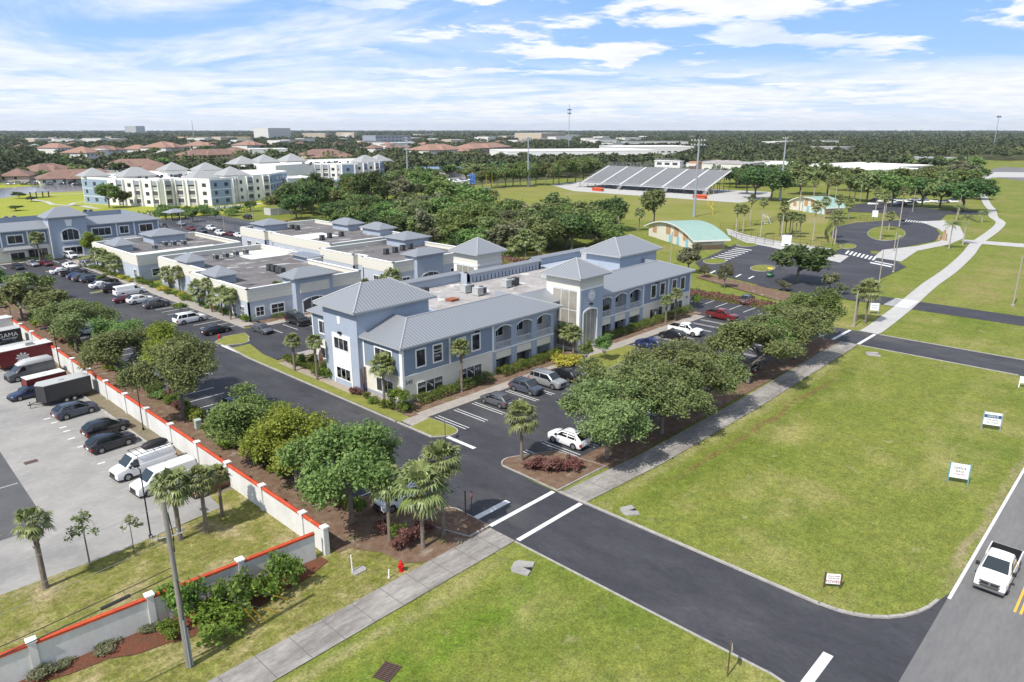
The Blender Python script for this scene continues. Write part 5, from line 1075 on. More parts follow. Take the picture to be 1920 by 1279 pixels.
b = MB(); b.box(-1.2, -.2, -.3, .7, 2.93, 3.35); b.build('roof_vent', ['acgrey'], t)
b = MB(); c0 = (0.6, 1.6)
for k in range(9):
    a = 2 * PI * k / 9; b.add([(0.6, 1.206, 1.55), (0.6 + .75 * math.cos(a - .22), 1.206, 1.55 + .6 * math.sin(a - .22)), (0.6 + .95 * math.cos(a), 1.206, 1.55 + .75 * math.sin(a)), (0.6 + .75 * math.cos(a + .22), 1.206, 1.55 + .6 * math.sin(a + .22))], [(0, 1, 2, 3)])
b.build('white_emblem', ['sticker'], t)
trailer(30, 656, 186, 6.0, 2.3, 1.9, 'tansheet', 'tan enclosed trailer behind the long dark red one', roof='acgrey', end=(72, 655))
t = trailer(16, 632, 186, 6.4, 2.4, 2.3, 'blacksheet', 'black trailer with white lettering near the left edge', vnose=False, end=(37, 632))
lettering('GAMA', 0.95, t, (-1.4, 1.212, 2.05), (R(90), 0, R(180)), 'sticker', 'trailer_lettering', 0.004)
b = MB(); b.box(-2.6, -.5, 1.205, 1.21, 1.5, 1.58); b.box(-2.4, -.7, 1.205, 1.21, 1.3, 1.36); b.build('lettering_lines', ['sticker'], t)
trailer(6, 611, 186, 6.0, 2.4, 2.2, 'whiteroof', 'white box trailer with a pale roof at the far left corner', vnose=False, roof='whiteroof', end=(22, 610))
# golf cart seen under the school oak
c = G(1443, 518); t = thing('golf_cart', 'green golf cart with a yellow roof under the school oak', 'golf cart', (c.x, c.y, -0.05), R(200), None)
b = MB(); loft(b, [bodyring(x, w, .3, zt) for (x, w, zt) in ((-1.2, .5, .7), (-1.0, .6, .9), (-.2, .62, .75), (.4, .6, .5), (1.1, .55, .8), (1.25, .4, .6))]); b.build('body', [mat('green paint', (0.02, 0.16, 0.05), 0.4)], t)
b = MB(); b.box(-1.0, 1.0, -.62, .62, 1.85, 1.95); b.build('canopy', [mat('yellow canopy', (0.72, 0.50, 0.04), 0.5)], t)
b = MB()
for x in (-.95, .85):
    for y in (-.55, .55): b = MB(); b.tube([(x, y, .6), (x, y, 1.86)], .025, 5); b.build('post', ['black'], t)
for x in (-.8, .8):
    for y in (-.55, .55): b = MB(); b.tube([(x, y - .1, .25), (x, y + .1, .25)], .25, 12); b.build('wheel', ['tyre'], t)
# ================================================================== vegetation
def leafmat(name, c, c2, trans=0.36, objrand=0.7, island=0.42):
    return mat(name, c, 0.6, scale=0.55, col2=c2, spec=0.25, island=island, trans=trans, objrand=objrand, detail=3)
M['leaf_oak'] = leafmat('oak leaves', (0.168, 0.205, 0.074), (0.235, 0.262, 0.102))
M['leaf_dark'] = leafmat('dark leaves', (0.08, 0.132, 0.042), (0.132, 0.182, 0.06))
M['leaf_bright'] = leafmat('bright leaves', (0.205, 0.26, 0.03), (0.28, 0.32, 0.055), objrand=0.25)
M['leaf_mid'] = leafmat('mid green leaves', (0.145, 0.208, 0.056), (0.21, 0.262, 0.082))
M['leaf_grey'] = leafmat('grey green leaves', (0.18, 0.19, 0.105), (0.23, 0.225, 0.13))
M['leaf_shrub'] = leafmat('shrub leaves', (0.13, 0.19, 0.034), (0.19, 0.245, 0.046))
M['leaf_lime'] = leafmat('lime shrub leaves', (0.13, 0.205, 0.028), (0.19, 0.26, 0.045), objrand=0.1)
M['leaf_yellow'] = leafmat('yellow croton leaves', (0.52, 0.44, 0.06), (0.40, 0.40, 0.07), objrand=0.1)
M['leaf_purple'] = leafmat('purple loropetalum leaves', (0.2, 0.085, 0.075), (0.29, 0.155, 0.13), objrand=0.1)
M['leaf_hedge'] = leafmat('hedge leaves', (0.085, 0.13, 0.024), (0.19, 0.225, 0.042), objrand=0.1)
M['leaf_palm'] = mat('palm frond', (0.15, 0.185, 0.055), 0.45, spec=0.45, island=0.3, trans=0.15, objrand=0.35, scale=0.4, col2=(0.21, 0.225, 0.085))
M['leaf_dead'] = mat('dead frond', (0.30, 0.19, 0.08), 0.8, island=0.3, scale=1, col2=(0.22, 0.15, 0.08))
M['bark'] = mat('oak bark', (0.20, 0.175, 0.155), 0.95, var=0.25, scale=2.5, col2=(0.13, 0.115, 0.10), bump=0.5, bscale=12)
M['palmbark'] = mat('palm bark', (0.22, 0.185, 0.15), 0.95, var=0.25, scale=3, col2=(0.15, 0.125, 0.10), bump=0.6, bscale=9)
M['palegrey'] = mat('pale palm trunk', (0.40, 0.36, 0.30), 0.9, var=0.15, scale=2, col2=(0.32, 0.28, 0.24))
M['twig'] = mat('bare twigs', (0.30, 0.27, 0.25), 0.9)

def leaves_mesh(name, P_, size, m, rs, up=0.35, aspect=0.55, out=None):
    """many separate leaf-sized quads at points P_ (N,3)"""
    n = len(P_); d = rs.normal(size=(n, 3)); d /= np.linalg.norm(d, axis=1)[:, None]
    nrm = rs.normal(size=(n, 3)) * 0.75 + np.array([0, 0, up])
    if out is not None: nrm += out * 0.8
    nrm /= np.linalg.norm(nrm, axis=1)[:, None]
    a = np.cross(d, nrm); a /= np.maximum(np.linalg.norm(a, axis=1), 1e-6)[:, None]; b = np.cross(nrm, a)
    s = (size * rs.uniform(0.65, 1.35, n))[:, None]
    v = np.stack([P_ - a * s, P_ + b * s * aspect, P_ + a * s, P_ - b * s * aspect], 1).reshape(-1, 3)
    me = bpy.data.meshes.new(name); me.vertices.add(4 * n); me.vertices.foreach_set('co', v.astype(np.float32).ravel())
    me.loops.add(4 * n); me.loops.foreach_set('vertex_index', np.arange(4 * n, dtype=np.int32))
    me.polygons.add(n); me.polygons.foreach_set('loop_start', np.arange(0, 4 * n, 4, dtype=np.int32)); me.polygons.foreach_set('loop_total', np.full(n, 4, dtype=np.int32))
    me.materials.append(M[m] if isinstance(m, str) else m); me.update(calc_edges=True); me.validate(); return me

def crown_points(rs, n, rx, rz, zc, lobes, lob_r, flat=0.75, shell=0.55):
    """points through an uneven crown made of many overlapping leaf clouds; returns points, outward directions, lobe centres"""
    C = []; nl = max(5, lobes // 5); az0 = rs.uniform(0, 6.28)
    for k in range(nl):        # limbs of unequal reach, each ending in a few leaf clouds
        az = az0 + k * 2.399 + rs.normal() * 0.25; el = math.asin(np.clip((k + .5) / nl * 1.25 - 0.22, -0.3, 0.98)); ln = rs.uniform(0.62, 1.02)
        e = np.array([math.cos(az) * math.cos(el), math.sin(az) * math.cos(el), math.sin(el)]) * ln
        for q in range(lobes // nl + 1):
            p = e * rs.uniform(0.72, 1.05) + rs.normal(size=3) * 0.16
            C.append(p * np.array([rx - lob_r * 0.5, rx - lob_r * 0.5, rz - lob_r * flat * 0.5]) + np.array([0, 0, zc]))
    lobes = len(C)
    C = np.array(C); rad = lob_r * rs.uniform(0.45, 1.3, lobes)
    w = rad ** 2; idx = rs.choice(lobes, n, p=w / w.sum())
    d = rs.normal(size=(n, 3)); d[:, 2] += 0.25; d /= np.linalg.norm(d, axis=1)[:, None]
    rr = (shell + (1 - shell) * rs.rand(n)) * (1 + rs.normal(size=n) * 0.10)
    Pp = C[idx] + d * (rad[idx] * rr)[:, None] * np.array([1, 1, flat])
    # sprays: clump the leaves a little
    k = max(1, n // 14); cen = Pp[rs.choice(n, k)]; a = rs.randint(0, k, n); m_ = rs.rand(n) < 0.6
    Pp[m_] = cen[a[m_]] + rs.normal(size=(m_.sum(), 3)) * lob_r * 0.16
    st = rs.rand(n) < 0.14; Pp[st] += d[st] * (rs.rand(st.sum(), 1) * lob_r * 0.45)
    o = Pp - np.array([0, 0, zc - rz * 0.4]); o /= np.maximum(np.linalg.norm(o, axis=1), 1e-6)[:, None]
    return Pp, o, C

def limb_mesh(name, rs, C, h, r0, m='bark', fork=0.35, lean=0.0):
    b = MB(); fk = h * fork
    b.tube([(0, 0, -0.15), (0.02, 0.01, 0.15), (lean * .5, 0, fk * .6), (lean, 0, fk)], [r0 * 1.5, r0 * 1.05, r0 * .85, r0 * .75], 8)
    for c in C[:min(len(C), 11)]:
        c = Vector(c); s = Vector((lean, 0, fk * rs.uniform(.75, 1.0))); mid = s.lerp(c, .5) + Vector((rs.normal() * .2, rs.normal() * .2, h * .03))
        b.tube([s, mid, c], [r0 * .5, r0 * .3, r0 * .10], 5)
    me = bpy.data.meshes.new(name); me.from_pydata(b.v, [], b.f); me.materials.append(M[m]); me.update(); return me

TP = {}
def tree_proto(key, seed, leaf, n, size, rx, rz, zc, lobes, lob_r, r0, fork=0.35, shell=0.5, up=0.35):
    rs = np.random.RandomState(seed)
    Pp, o, C = crown_points(rs, n, rx, rz, zc, lobes, lob_r, shell=shell)
    TP[key] = (leaves_mesh('crown', Pp, size, leaf, rs, up=up, out=o), limb_mesh('trunk', rs, C, zc + rz, r0, fork=fork), rx, zc + rz)
# unit trees: crown radius 4 m, height 8 m
for k in range(3): tree_proto(f'oak{k}', 10 + k, 'leaf_oak', 23000, 0.125, 4.2, 3.1, 4.9, 40, 1.15, 0.20)
for k in range(2): tree_proto(f'bright{k}', 20 + k, 'leaf_bright', 20000, 0.125, 3.6, 3.3, 5.0, 36, 1.1, 0.18)
for k in range(2): tree_proto(f'mid{k}', 24 + k, 'leaf_mid', 20000, 0.125, 3.8, 3.3, 5.0, 36, 1.1, 0.18)
for k in range(3): tree_proto(f'foak{k}', 30 + k, 'leaf_oak', 4200, 0.30, 4.2, 3.1, 4.9, 26, 1.4, 0.2)
for k in range(3): tree_proto(f'fdark{k}', 40 + k, 'leaf_dark', 4200, 0.30, 4.2, 3.2, 4.8, 26, 1.4, 0.2)
for k in range(3): tree_proto(f'fmid{k}', 50 + k, 'leaf_mid', 4200, 0.30, 4.0, 3.3, 4.8, 26, 1.35, 0.2)
for k in range(2): tree_proto(f'fgrey{k}', 60 + k, 'leaf_grey', 3000, 0.28, 3.6, 3.4, 4.6, 24, 1.3, 0.2)
for k in range(3): tree_proto(f'xoak{k}', 70 + k, ('leaf_oak', 'leaf_dark', 'leaf_mid')[k], 900, 0.62, 4.2, 3.2, 4.7, 18, 1.5, 0.25)
tree_proto('sap', 80, 'leaf_oak', 420, 0.16, 1.5, 3.2, 4.6, 26, 0.55, 0.07, fork=0.9, shell=0.2)
tree_proto('small', 81, 'leaf_lime', 2600, 0.15, 1.9, 1.7, 2.6, 22, 0.7, 0.06, fork=0.3)
tree_proto('small2', 82, 'leaf_mid', 2600, 0.15, 1.9, 1.9, 2.7, 22, 0.7, 0.06, fork=0.3)

def plant_tree(key, x, y, r, h, label, group=None, cat='tree', name=None, rz=None, z=0.0):
    cr, tr, rx, hh = TP[key]
    if key in ('oak0', 'oak1', 'oak2', 'mid0', 'mid1', 'bright0', 'bright1') and cat == 'tree': r *= 1.34; h *= 1.08
    t = thing(name or ('oak_tree' if 'oak' in key else 'tree'), label, cat, (x, y, z), random.uniform(0, 6.28) if rz is None else rz, group)
    s, sz = r / rx, h / hh; t.scale = (s, s, sz)
    for nm, me in (('crown', cr), ('trunk', tr)):
        o = bpy.data.objects.new(nm, me); COL.objects.link(o); o.parent = t
    return t
random.seed(5)
def ptree(key, bx, by, wpx, hpx, label, group=None, **k):
    """tree whose foot is at a ground pixel; crown width and height measured in pixels there"""
    c = G(bx, by); m = depth_at(c.x, c.y) / F_PX
    # foreshortening of heights seen from above
    cosv = math.cos(math.atan2(CAM_H, math.hypot(c.x, c.y)))
    return plant_tree(key, c.x, c.y, wpx * m / 2, hpx * m / max(.55, cosv), label, group, **k)
def wtree(key, x, y, r, h, label, group=None, **k): return plant_tree(key, x, y, r, h, label, group, **k)
STRIP = 'trees in the mulch strip inside the perimeter wall'
wtree('mid0', 30.9, 48.4, 3.7, 9.2, 'broad green tree nearest the entrance palms, trunk in bare mulch', STRIP)
wtree('bright0', 30.9, 57.4, 3.3, 7.8, 'vivid yellow green tree in the wall strip', STRIP)
wtree('mid1', 31.3, 67.2, 3.5, 6.8, 'leafy green tree behind the vivid yellow green tree', STRIP)
wtree('oak0', 31.0, 82.8, 3.9, 9.2, 'tall spreading oak with a pale leaning trunk along the wall strip', STRIP)
wtree('bright1', 32.6, 91.0, 3.0, 8.4, 'bright green oak rising behind the tall spreading oak', STRIP)
wtree('oak2', 30.9, 100.5, 3.9, 7.2, 'dull green oak overhanging the red wall cap', STRIP)
wtree('mid1', 33.2, 110, 3.3, 6.6, 'greener oak beside the leaning lamp pole', STRIP)
wtree('oak0', 31.0, 121.5, 4.2, 7.2, 'dense oak over the wall by the lettered trailer', STRIP)
wtree('mid0', 34.0, 131, 3.2, 6.0, 'oak behind the dense one at the wall end', STRIP)
wtree('foak0', 33.0, 140, 4.6, 6.8, 'spreading oak beyond the wall end', STRIP)
wtree('foak1', 31.0, 152, 4.8, 6.6, 'pale green oak with a lamp post in it near the left edge', STRIP)
wtree('foak2', 35.0, 165, 4.4, 6.4, 'rounded oak near the left edge before the black car', STRIP)
wtree('fmid0', 31.0, 177, 4.2, 6.2, 'green tree cut by the left edge before the far office', STRIP)
wtree('fdark1', 36.0, 300, 8.0, 8.5, 'dark shrubby tree behind the roof of the far left office', 'dark trees behind the far left office')
wtree('fdark2', 50.0, 305, 9.0, 8.5, 'second dark shrubby tree behind the far left office, right one', 'dark trees behind the far left office')
ROWR = 'oaks along the sidewalk by the big lawn'
for (x, y, r, h, k, lab) in ((56.6, 39.9, 3.9, 7.4, 'oak1', 'nearest oak in the sidewalk row, beside the purple hedge'), (61.6, 41.4, 4.2, 8.4, 'oak0', 'wide oak second from the entrance in the sidewalk row'), (66.0, 39.2, 4.0, 7.4, 'oak2', 'dense oak third from the entrance in the sidewalk row'), (71.2, 41.0, 4.2, 8.2, 'oak1', 'oak in the middle of the dense clump on the sidewalk row'), (76.2, 39.6, 3.7, 6.8, 'oak0', 'oak at the far end of the dense clump on the sidewalk row'),
        (88.6, 39.9, 4.5, 8.2, 'oak2', 'oak with its whole pale trunk showing beside the sidewalk'), (95.5, 41.4, 3.6, 6.6, 'mid1', 'greener oak just past the one with the pale trunk'), (103.6, 39.8, 4.6, 7.8, 'oak0', 'large dull green oak before the second drive'), (111.2, 41.8, 4.7, 8.4, 'mid1', 'fresh green rounded oak at the corner of the second drive')):
    wtree(k, x, y, r, h, lab, ROWR)
# small ornamental trees round the main building
ptree('small', 747, 772, 44, 46, 'small lime green tree at the near corner of the office', 'small ornamental trees at the office')
ptree('small2', 1100, 681, 30, 44, 'left one of two small upright trees before the clock tower', 'small ornamental trees at the office'); ptree('small2', 1133, 677, 38, 52, 'right one of two small upright trees before the clock tower', 'small ornamental trees at the office')
ptree('small', 1306, 578, 26, 26, 'small round tree at the right end of the office', 'small ornamental trees at the office'); ptree('small', 268, 634 - 40, 22, 22, 'little round tree at the stall ends near the charcoal crossover', 'small ornamental trees at the office') if False else None
ptree('small', 340, 588, 26, 22, 'thin leafy sapling beside the long white sport utility', 'small ornamental trees at the office'); ptree('small2', 195, 531, 22, 18, 'shrubby little tree at the pavilion row sidewalk', 'small ornamental trees at the office')
ptree('bright1', 177, 492, 34, 48, 'fresh green bushy tree at the far office corner', 'small ornamental trees at the office'); ptree('small2', 568, 688, 22, 26, 'dark slender sapling between two palms by the left tower', 'small ornamental trees at the office')
ptree('fdark0', 285, 455, 46, 40, 'dark tree at the right corner of the far left office', 'small ornamental trees at the office')
# saplings in the neighbour's grass
ptree('sap', 170, 1068, 62, 112, 'spindly sapling in the grass left of the utility pole', 'saplings in the grass by the utility pole'); ptree('sap', 252, 1036, 40, 78, 'shorter sapling beside the black lamp pole', 'saplings in the grass by the utility pole')
# ---- tree belt between the offices and the playing field: measured by foot pixel
BELT = 'trees of the belt before the playing field'
belt = [('fdark0', 548, 402, 58, 62), ('fdark1', 588, 404, 62, 66), ('fmid0', 622, 402, 50, 52), ('fdark2', 602, 384, 64, 55), ('fdark0', 700, 392, 74, 74), ('fmid1', 660, 386, 60, 55), ('fgrey0', 752, 392, 66, 56), ('fmid2', 790, 372, 56, 46), ('fmid0', 835, 402, 82, 66),
        ('fmid1', 885, 412, 84, 62), ('foak0', 760, 440, 70, 62), ('fgrey1', 800, 455, 60, 58), ('fmid0', 850, 458, 82, 70), ('fmid2', 905, 460, 76, 72), ('foak1', 925, 480, 70, 66), ('fdark1', 868, 480, 54, 48), ('fmid1', 640, 440, 46, 40), ('fmid2', 705, 446, 48, 34), ('foak2', 680, 426, 48, 40),
        ('fdark2', 1030, 466, 92, 64), ('fdark0', 1072, 470, 86, 70), ('fmid0', 1118, 462, 80, 66), ('fdark1', 1150, 432, 74, 62), ('foak0', 1092, 446, 80, 66), ('fmid1', 1145, 470, 58, 52), ('foak1', 820, 356, 40, 34), ('fmid2', 775, 356, 44, 36), ('fgrey0', 820, 466, 46, 40), ('foak2', 1008, 468, 44, 44), ('fmid0', 960, 474, 40, 34)]
for i, (k, bx, by, w, h) in enumerate(belt): ptree(k, bx, by, w, h, {'fd': 'dense dark tree in the thick belt between the flat roofs and the playing field', 'fm': 'fresh green tree in the thick belt between the flat roofs and the playing field', 'fo': 'dull green oak in the thick belt between the flat roofs and the playing field', 'fg': 'greyish thin tree in the thick belt between the flat roofs and the playing field'}[k[:2]], {'fd': 'dense dark ', 'fm': 'fresh green ', 'fo': 'dull green ', 'fg': 'greyish thin '}[k[:2]] + BELT)
random.seed(33)
def inpoly(x, y, pg):
    c = False
    for i in range(len(pg)):
        (x1, y1), (x2, y2) = pg[i], pg[i - 1]
        if (y1 > y) != (y2 > y) and x < (x2 - x1) * (y - y1) / (y2 - y1) + x1: c = not c
    return c
BP = [(522, 402), (540, 360), (640, 348), (760, 335), (840, 345), (905, 392), (980, 408), (1040, 410), (1110, 412), (1170, 425), (1165, 448), (1120, 470), (1040, 482), (980, 482), (900, 486), (840, 470), (770, 452), (690, 448), (560, 412)]
gone = 0; spots_ = []
while len(spots_) < 104 and gone < 9000:
    gone += 1; px, py = random.uniform(520, 1180), random.uniform(334, 488)
    if not inpoly(px, py, BP) or (690 < px < 742 and 388 < py < 416) or (930 < px < 1010 and 378 < py < 418): continue
    c = G(px, py)
    if any((c.x - s[0]) ** 2 + (c.y - s[1]) ** 2 < 26 for s in spots_): continue
    spots_.append((c.x, c.y)); dk_ = px < 720 or random.random() < .3; k = random.choice(('fdark', 'fmid', 'fdark', 'foak')) if dk_ else random.choice(('fmid', 'foak', 'fmid', 'fgrey'))
    wtree(f'{k}{random.randrange(2)}', c.x, c.y, random.uniform(5.2, 7.2), random.uniform(7.2, 10.2), {'fd': 'dense dark tree in the thick belt between the flat roofs and the playing field', 'fm': 'fresh green tree in the thick belt between the flat roofs and the playing field', 'fo': 'dull green oak in the thick belt between the flat roofs and the playing field', 'fg': 'greyish thin tree in the thick belt between the flat roofs and the playing field'}[k[:2]], {'fd': 'dense dark ', 'fm': 'fresh green ', 'fo': 'dull green ', 'fg': 'greyish thin '}[k[:2]] + BELT)
ptree('foak0', 1226, 422, 62, 66, 'open oak with a visible forked trunk at the playing field corner'); ptree('fdark1', 1494, 530, 122, 72, 'broad dark oak over the school car park'); ptree('fgrey0', 1555, 545, 40, 34, 'small greyish tree beside the broad school oak')
SCH = 'rounded dark trees round the school'
for (k, bx, by, w, h) in (('fdark0', 1415, 372, 66, 58), ('fdark1', 1446, 374, 60, 56), ('fdark2', 1400, 362, 46, 44), ('foak0', 1500, 362, 60, 50), ('foak1', 1550, 368, 60, 56), ('fmid1', 1672, 386, 58, 56), ('foak2', 1625, 376, 60, 52), ('fdark0', 1728, 386, 56, 52), ('foak1', 1762, 388, 62, 56), ('fdark2', 1805, 394, 78, 50), ('fmid0', 1790, 366, 70, 46), ('fdark1', 1830, 372, 46, 38), ('foak2', 1590, 356, 60, 42), ('foak0', 1735, 346, 46, 32), ('fgrey1', 1800, 340, 56, 34), ('fdark0', 1380, 350, 50, 36), ('foak1', 1480, 345, 50, 40), ('foak0', 1700, 362, 52, 44), ('foak2', 1640, 352, 44, 34)):
    ptree(k, bx, by + 2, w * 1.28, h * 1.08, 'rounded dark green tree standing among the school buildings past the field', SCH)
LINE = 'row of oaks left of the bleachers'
for i in range(15): ptree(f'fmid{i % 3}' if i % 2 else f'foak{i % 3}', 905 + i * 14.5 + random.uniform(-3, 3), 353 - i * .9 + random.uniform(-2, 2), 38 + random.uniform(-4, 8), 34 + i * .8 + random.uniform(-4, 6), 'oak in the even row behind the playing field left of the bleachers', LINE)
APT = 'young trees round the white apartments'
for (k, bx, by, w, h) in (('fmid0', 205, 390, 52, 46), ('foak0', 232, 388, 36, 30), ('fmid1', 362, 416, 30, 24), ('fmid2', 405, 412, 18, 18), ('fmid0', 470, 396, 24, 20), ('fdark0', 30, 395, 30, 10), ('fdark1', 60, 378, 22, 10), ('fdark2', 36, 372, 26, 12), ('fmid1', 500, 384, 18, 14), ('fmid0', 445, 398, 16, 12)):
    ptree(k, bx, by, w, h, 'young green tree on the lawns round the white apartment blocks', APT)
ptree('fgrey1', 1290, 512, 54, 50, 'greyish green tree by the right end of the office roof'); ptree('fgrey0', 1358, 540, 30, 46, 'small greyish tree before the school car park'); 
for (bx, by, w, h) in ((1578, 552, 26, 20), (1320, 520, 26, 22), (1470, 545, 30, 18)): ptree('fgrey1', bx, by, w, h, 'greyish bush along the school car park hedge', 'greyish bushes along the school car park hedge')

# ---------------------------------------------------------------- palms
def fan_palm_meshes(seed, nf, petiole, blade, droop, dead, compact=1.0, nseg=13):
    rs = np.random.RandomState(seed); V, F, MI = [], [], []
    def fan(az, el, mi, pl, bl):
        d = Vector((math.cos(az) * math.cos(el), math.sin(az) * math.cos(el), math.sin(el))); side = Vector((-math.sin(az), math.cos(az), 0)); upv = side.cross(d); upv = -upv if upv.z < 0 else upv
        hub = d * pl; o = len(V); w = 0.03
        V.extend([tuple(-side * w), tuple(side * w), tuple(hub + side * w * .6), tuple(hub - side * w * .6)]); F.append((o, o + 1, o + 2, o + 3)); MI.append(mi)
        for k in range(nseg):
            t = (k + .5) / nseg * 2 - 1; an = t * 1.9
            dd = d * math.cos(an) + side * math.sin(an); ln = bl * (1 - .28 * abs(t)) * rs.uniform(.85, 1.1)
            dr = Vector((0, 0, -1)) * droop * ln; pw = side * math.cos(an) - d * math.sin(an)
            m1 = hub + dd * ln * .55 + upv * .05 * ln; tip = hub + dd * ln * .98 + dr + Vector((rs.normal(), rs.normal(), rs.normal())) * .05 * bl; ww = bl * .092
            o = len(V); V.extend([tuple(hub), tuple(m1 + pw * ww), tuple(tip), tuple(m1 - pw * ww)]); F.append((o, o + 1, o + 2, o + 3)); MI.append(mi)
    for i in range(nf):
        u = (i + .5) / nf; el = 1.35 - 2.05 * u ** .85; fan(i * 2.399 + rs.normal() * .2, el * compact + rs.normal() * .1, 0, petiole * rs.uniform(.85, 1.15), blade * rs.uniform(.85, 1.15))
    for i in range(dead): fan(rs.uniform(0, 6.28), -1.1 + rs.normal() * .15, 1, petiole * .8, blade * .8)
    me = bpy.data.meshes.new('crown'); me.from_pydata(V, [], F); me.materials.append(M['leaf_palm']); me.materials.append(M['leaf_dead']); me.polygons.foreach_set('material_index', MI); me.update(); return me
def coco_mesh(seed, nf, ln, wind=0.0):
    rs = np.random.RandomState(seed); V, F = [], []
    for i in range(nf):
        az = i * 2.399; el = rs.uniform(-.1, 1.1); d = Vector((math.cos(az), math.sin(az), 0)); pts = []
        for k in range(9):
            t = k / 8; p = d * ln * t * math.cos(el * (1 - .5 * t)) + Vector((wind * t * t * ln * .5, 0, ln * (math.sin(el) * t - .55 * t * t))); pts.append(p)
        for k in range(8):
            p, q = pts[k], pts[k + 1]; t = (q - p).normalized(); s = t.cross(Vector((0, 0, 1))).normalized()
            for sg in (-1, 1):
                for j in range(3):
                    a = p.lerp(q, j / 3); b = p.lerp(q, (j + .75) / 3); l2 = ln * .26 * math.sin(PI * min(.95, (k + j / 3) / 8 * .85 + .15)); tip = a + s * sg * l2 * .8 + t * l2 * .5 + Vector((0, 0, -l2 * .55)); o = len(V)
                    V.extend([tuple(a), tuple(b), tuple(tip)]); F.append((o, o + 1, o + 2))
    me = bpy.data.meshes.new('crown'); me.from_pydata(V, [], F); me.materials.append(M['leaf_palm']); me.update(); return me
def palm_trunk(h, r0, r1, m, lean=0.0, boots=True, seed=0):
    rs = random.Random(seed); b = MB(); n = 9; pts, rad = [], []
    for i in range(n + 1):
        t = i / n; pts.append((lean * t * t, 0, -0.1 + (h + .1) * t)); rad.append((r0 * (1.35 if i == 0 else 1) * (1 - t) + r1 * t) * (1 + .06 * (i % 2)))
    b.tube(pts, rad, 9)
    if boots:
        for k in range(16):
            a = k * 2.4; z = h * (.62 + .36 * k / 16); t = z / h; x = lean * t * t; r = r0 * (1 - t) + r1 * t
            b.tube([(x + math.cos(a) * r * .8, math.sin(a) * r * .8, z), (x + math.cos(a) * (r + .10), math.sin(a) * (r + .10), z + .22)], [.06, .03], 4)
    me = bpy.data.meshes.new('trunk'); me.from_pydata(b.v, [], b.f); me.materials.append(M[m]); me.update(); return me
PC = {'sabal0': fan_palm_meshes(1, 40, 1.0, 0.95, .35, 5), 'sabal1': fan_palm_meshes(2, 36, .95, .95, .4, 9), 'sabal2': fan_palm_meshes(3, 46, .9, .9, .3, 3), 'wash0': fan_palm_meshes(4, 34, .9, .85, .35, 16), 'wash1': fan_palm_meshes(5, 30, .9, .9, .4, 10), 'coco0': coco_mesh(6, 20, 3.0, .5), 'coco1': coco_mesh(7, 18, 3.0, .6)}
_pt = {}
def palm(kind, x, y, h, r, label, group=None, tr=.17, lean=0.0, trunk='palmbark', name='cabbage_palm', rz=None, cat='palm'):
    t = thing(name, label, cat, (x, y, 0), random.uniform(0, 6.28) if rz is None else rz, group)
    k = (round(h * 2) / 2, tr, trunk, lean)
    if k not in _pt: _pt[k] = palm_trunk(k[0], tr, tr * (.8 if 'pale' in trunk else .85), trunk, lean, 'pale' not in trunk, len(_pt))
    o = bpy.data.objects.new('trunk', _pt[k]); COL.objects.link(o); o.parent = t
    o = bpy.data.objects.new('crown', PC[kind]); COL.objects.link(o); o.parent = t; s = r / (1.85 if not kind.startswith('coco') else 3.0); o.scale = (s, s, s); o.location = (lean, 0, k[0])
    return t
def ppalm(kind, bx, by, cy_, wpx, label, group=None, **k):
    """palm with its foot at a ground pixel and its crown centre at pixel row cy_"""
    c = G(bx, by); lo, hi = .5, 40
    for _ in range(40):
        m_ = (lo + hi) / 2; d = Vector((c.x, c.y, m_ - CAM_H)); yy = CY - F_PX * d.dot(_U) / d.dot(_F)
        lo, hi = (m_, hi) if yy > cy_ else (lo, m_)
    return palm(kind, c.x, c.y, lo, wpx / 2 * depth_at(c.x, c.y, lo) / F_PX, label, group, **k)
ENT = 'palms in the bed at the entrance drive'
ppalm('sabal1', 731, 1012, 905, 88, 'left palm at the entrance with drooping orange brown fronds', ENT); ppalm('sabal0', 793, 1027, 915, 118, 'middle palm at the entrance, foot nearest the sidewalk', ENT); ppalm('sabal2', 831, 1004, 862, 98, 'right palm at the entrance, tallest crown beside the drive', ENT)
ppalm('sabal0', 978, 865, 778, 74, 'lone palm at the car park mouth beside purple hedge', 'palms round the office')
OFP = 'palms round the office'
for (k, bx, by, cy_, w, lab) in (('sabal2', 721, 756, 685, 62, 'palm before the left end windows of the office'), ('sabal2', 866, 735, 655, 48, 'palm before the wing with the framed windows'), ('sabal2', 553, 696, 642, 40, 'leftmost of two palms by the left tower'), ('sabal2', 595, 713, 642, 40, 'right one of two palms by the left tower'),
        ('sabal2', 1056, 661, 620, 42, 'left one of the twin palms at the clock tower'), ('sabal2', 1075, 667, 628, 44, 'right one of the twin palms at the clock tower'), ('sabal1', 1132, 626, 583, 34, 'dark palm right of the clock tower door'), ('sabal2', 1248, 605, 566, 30, 'taller one of the two palms at the right wing'), ('sabal2', 1265, 602, 553, 30, 'palm just right of the taller one at the right wing')):
    ppalm(k, bx, by, cy_, w, lab, OFP)
PV = 'palms along the pavilions'
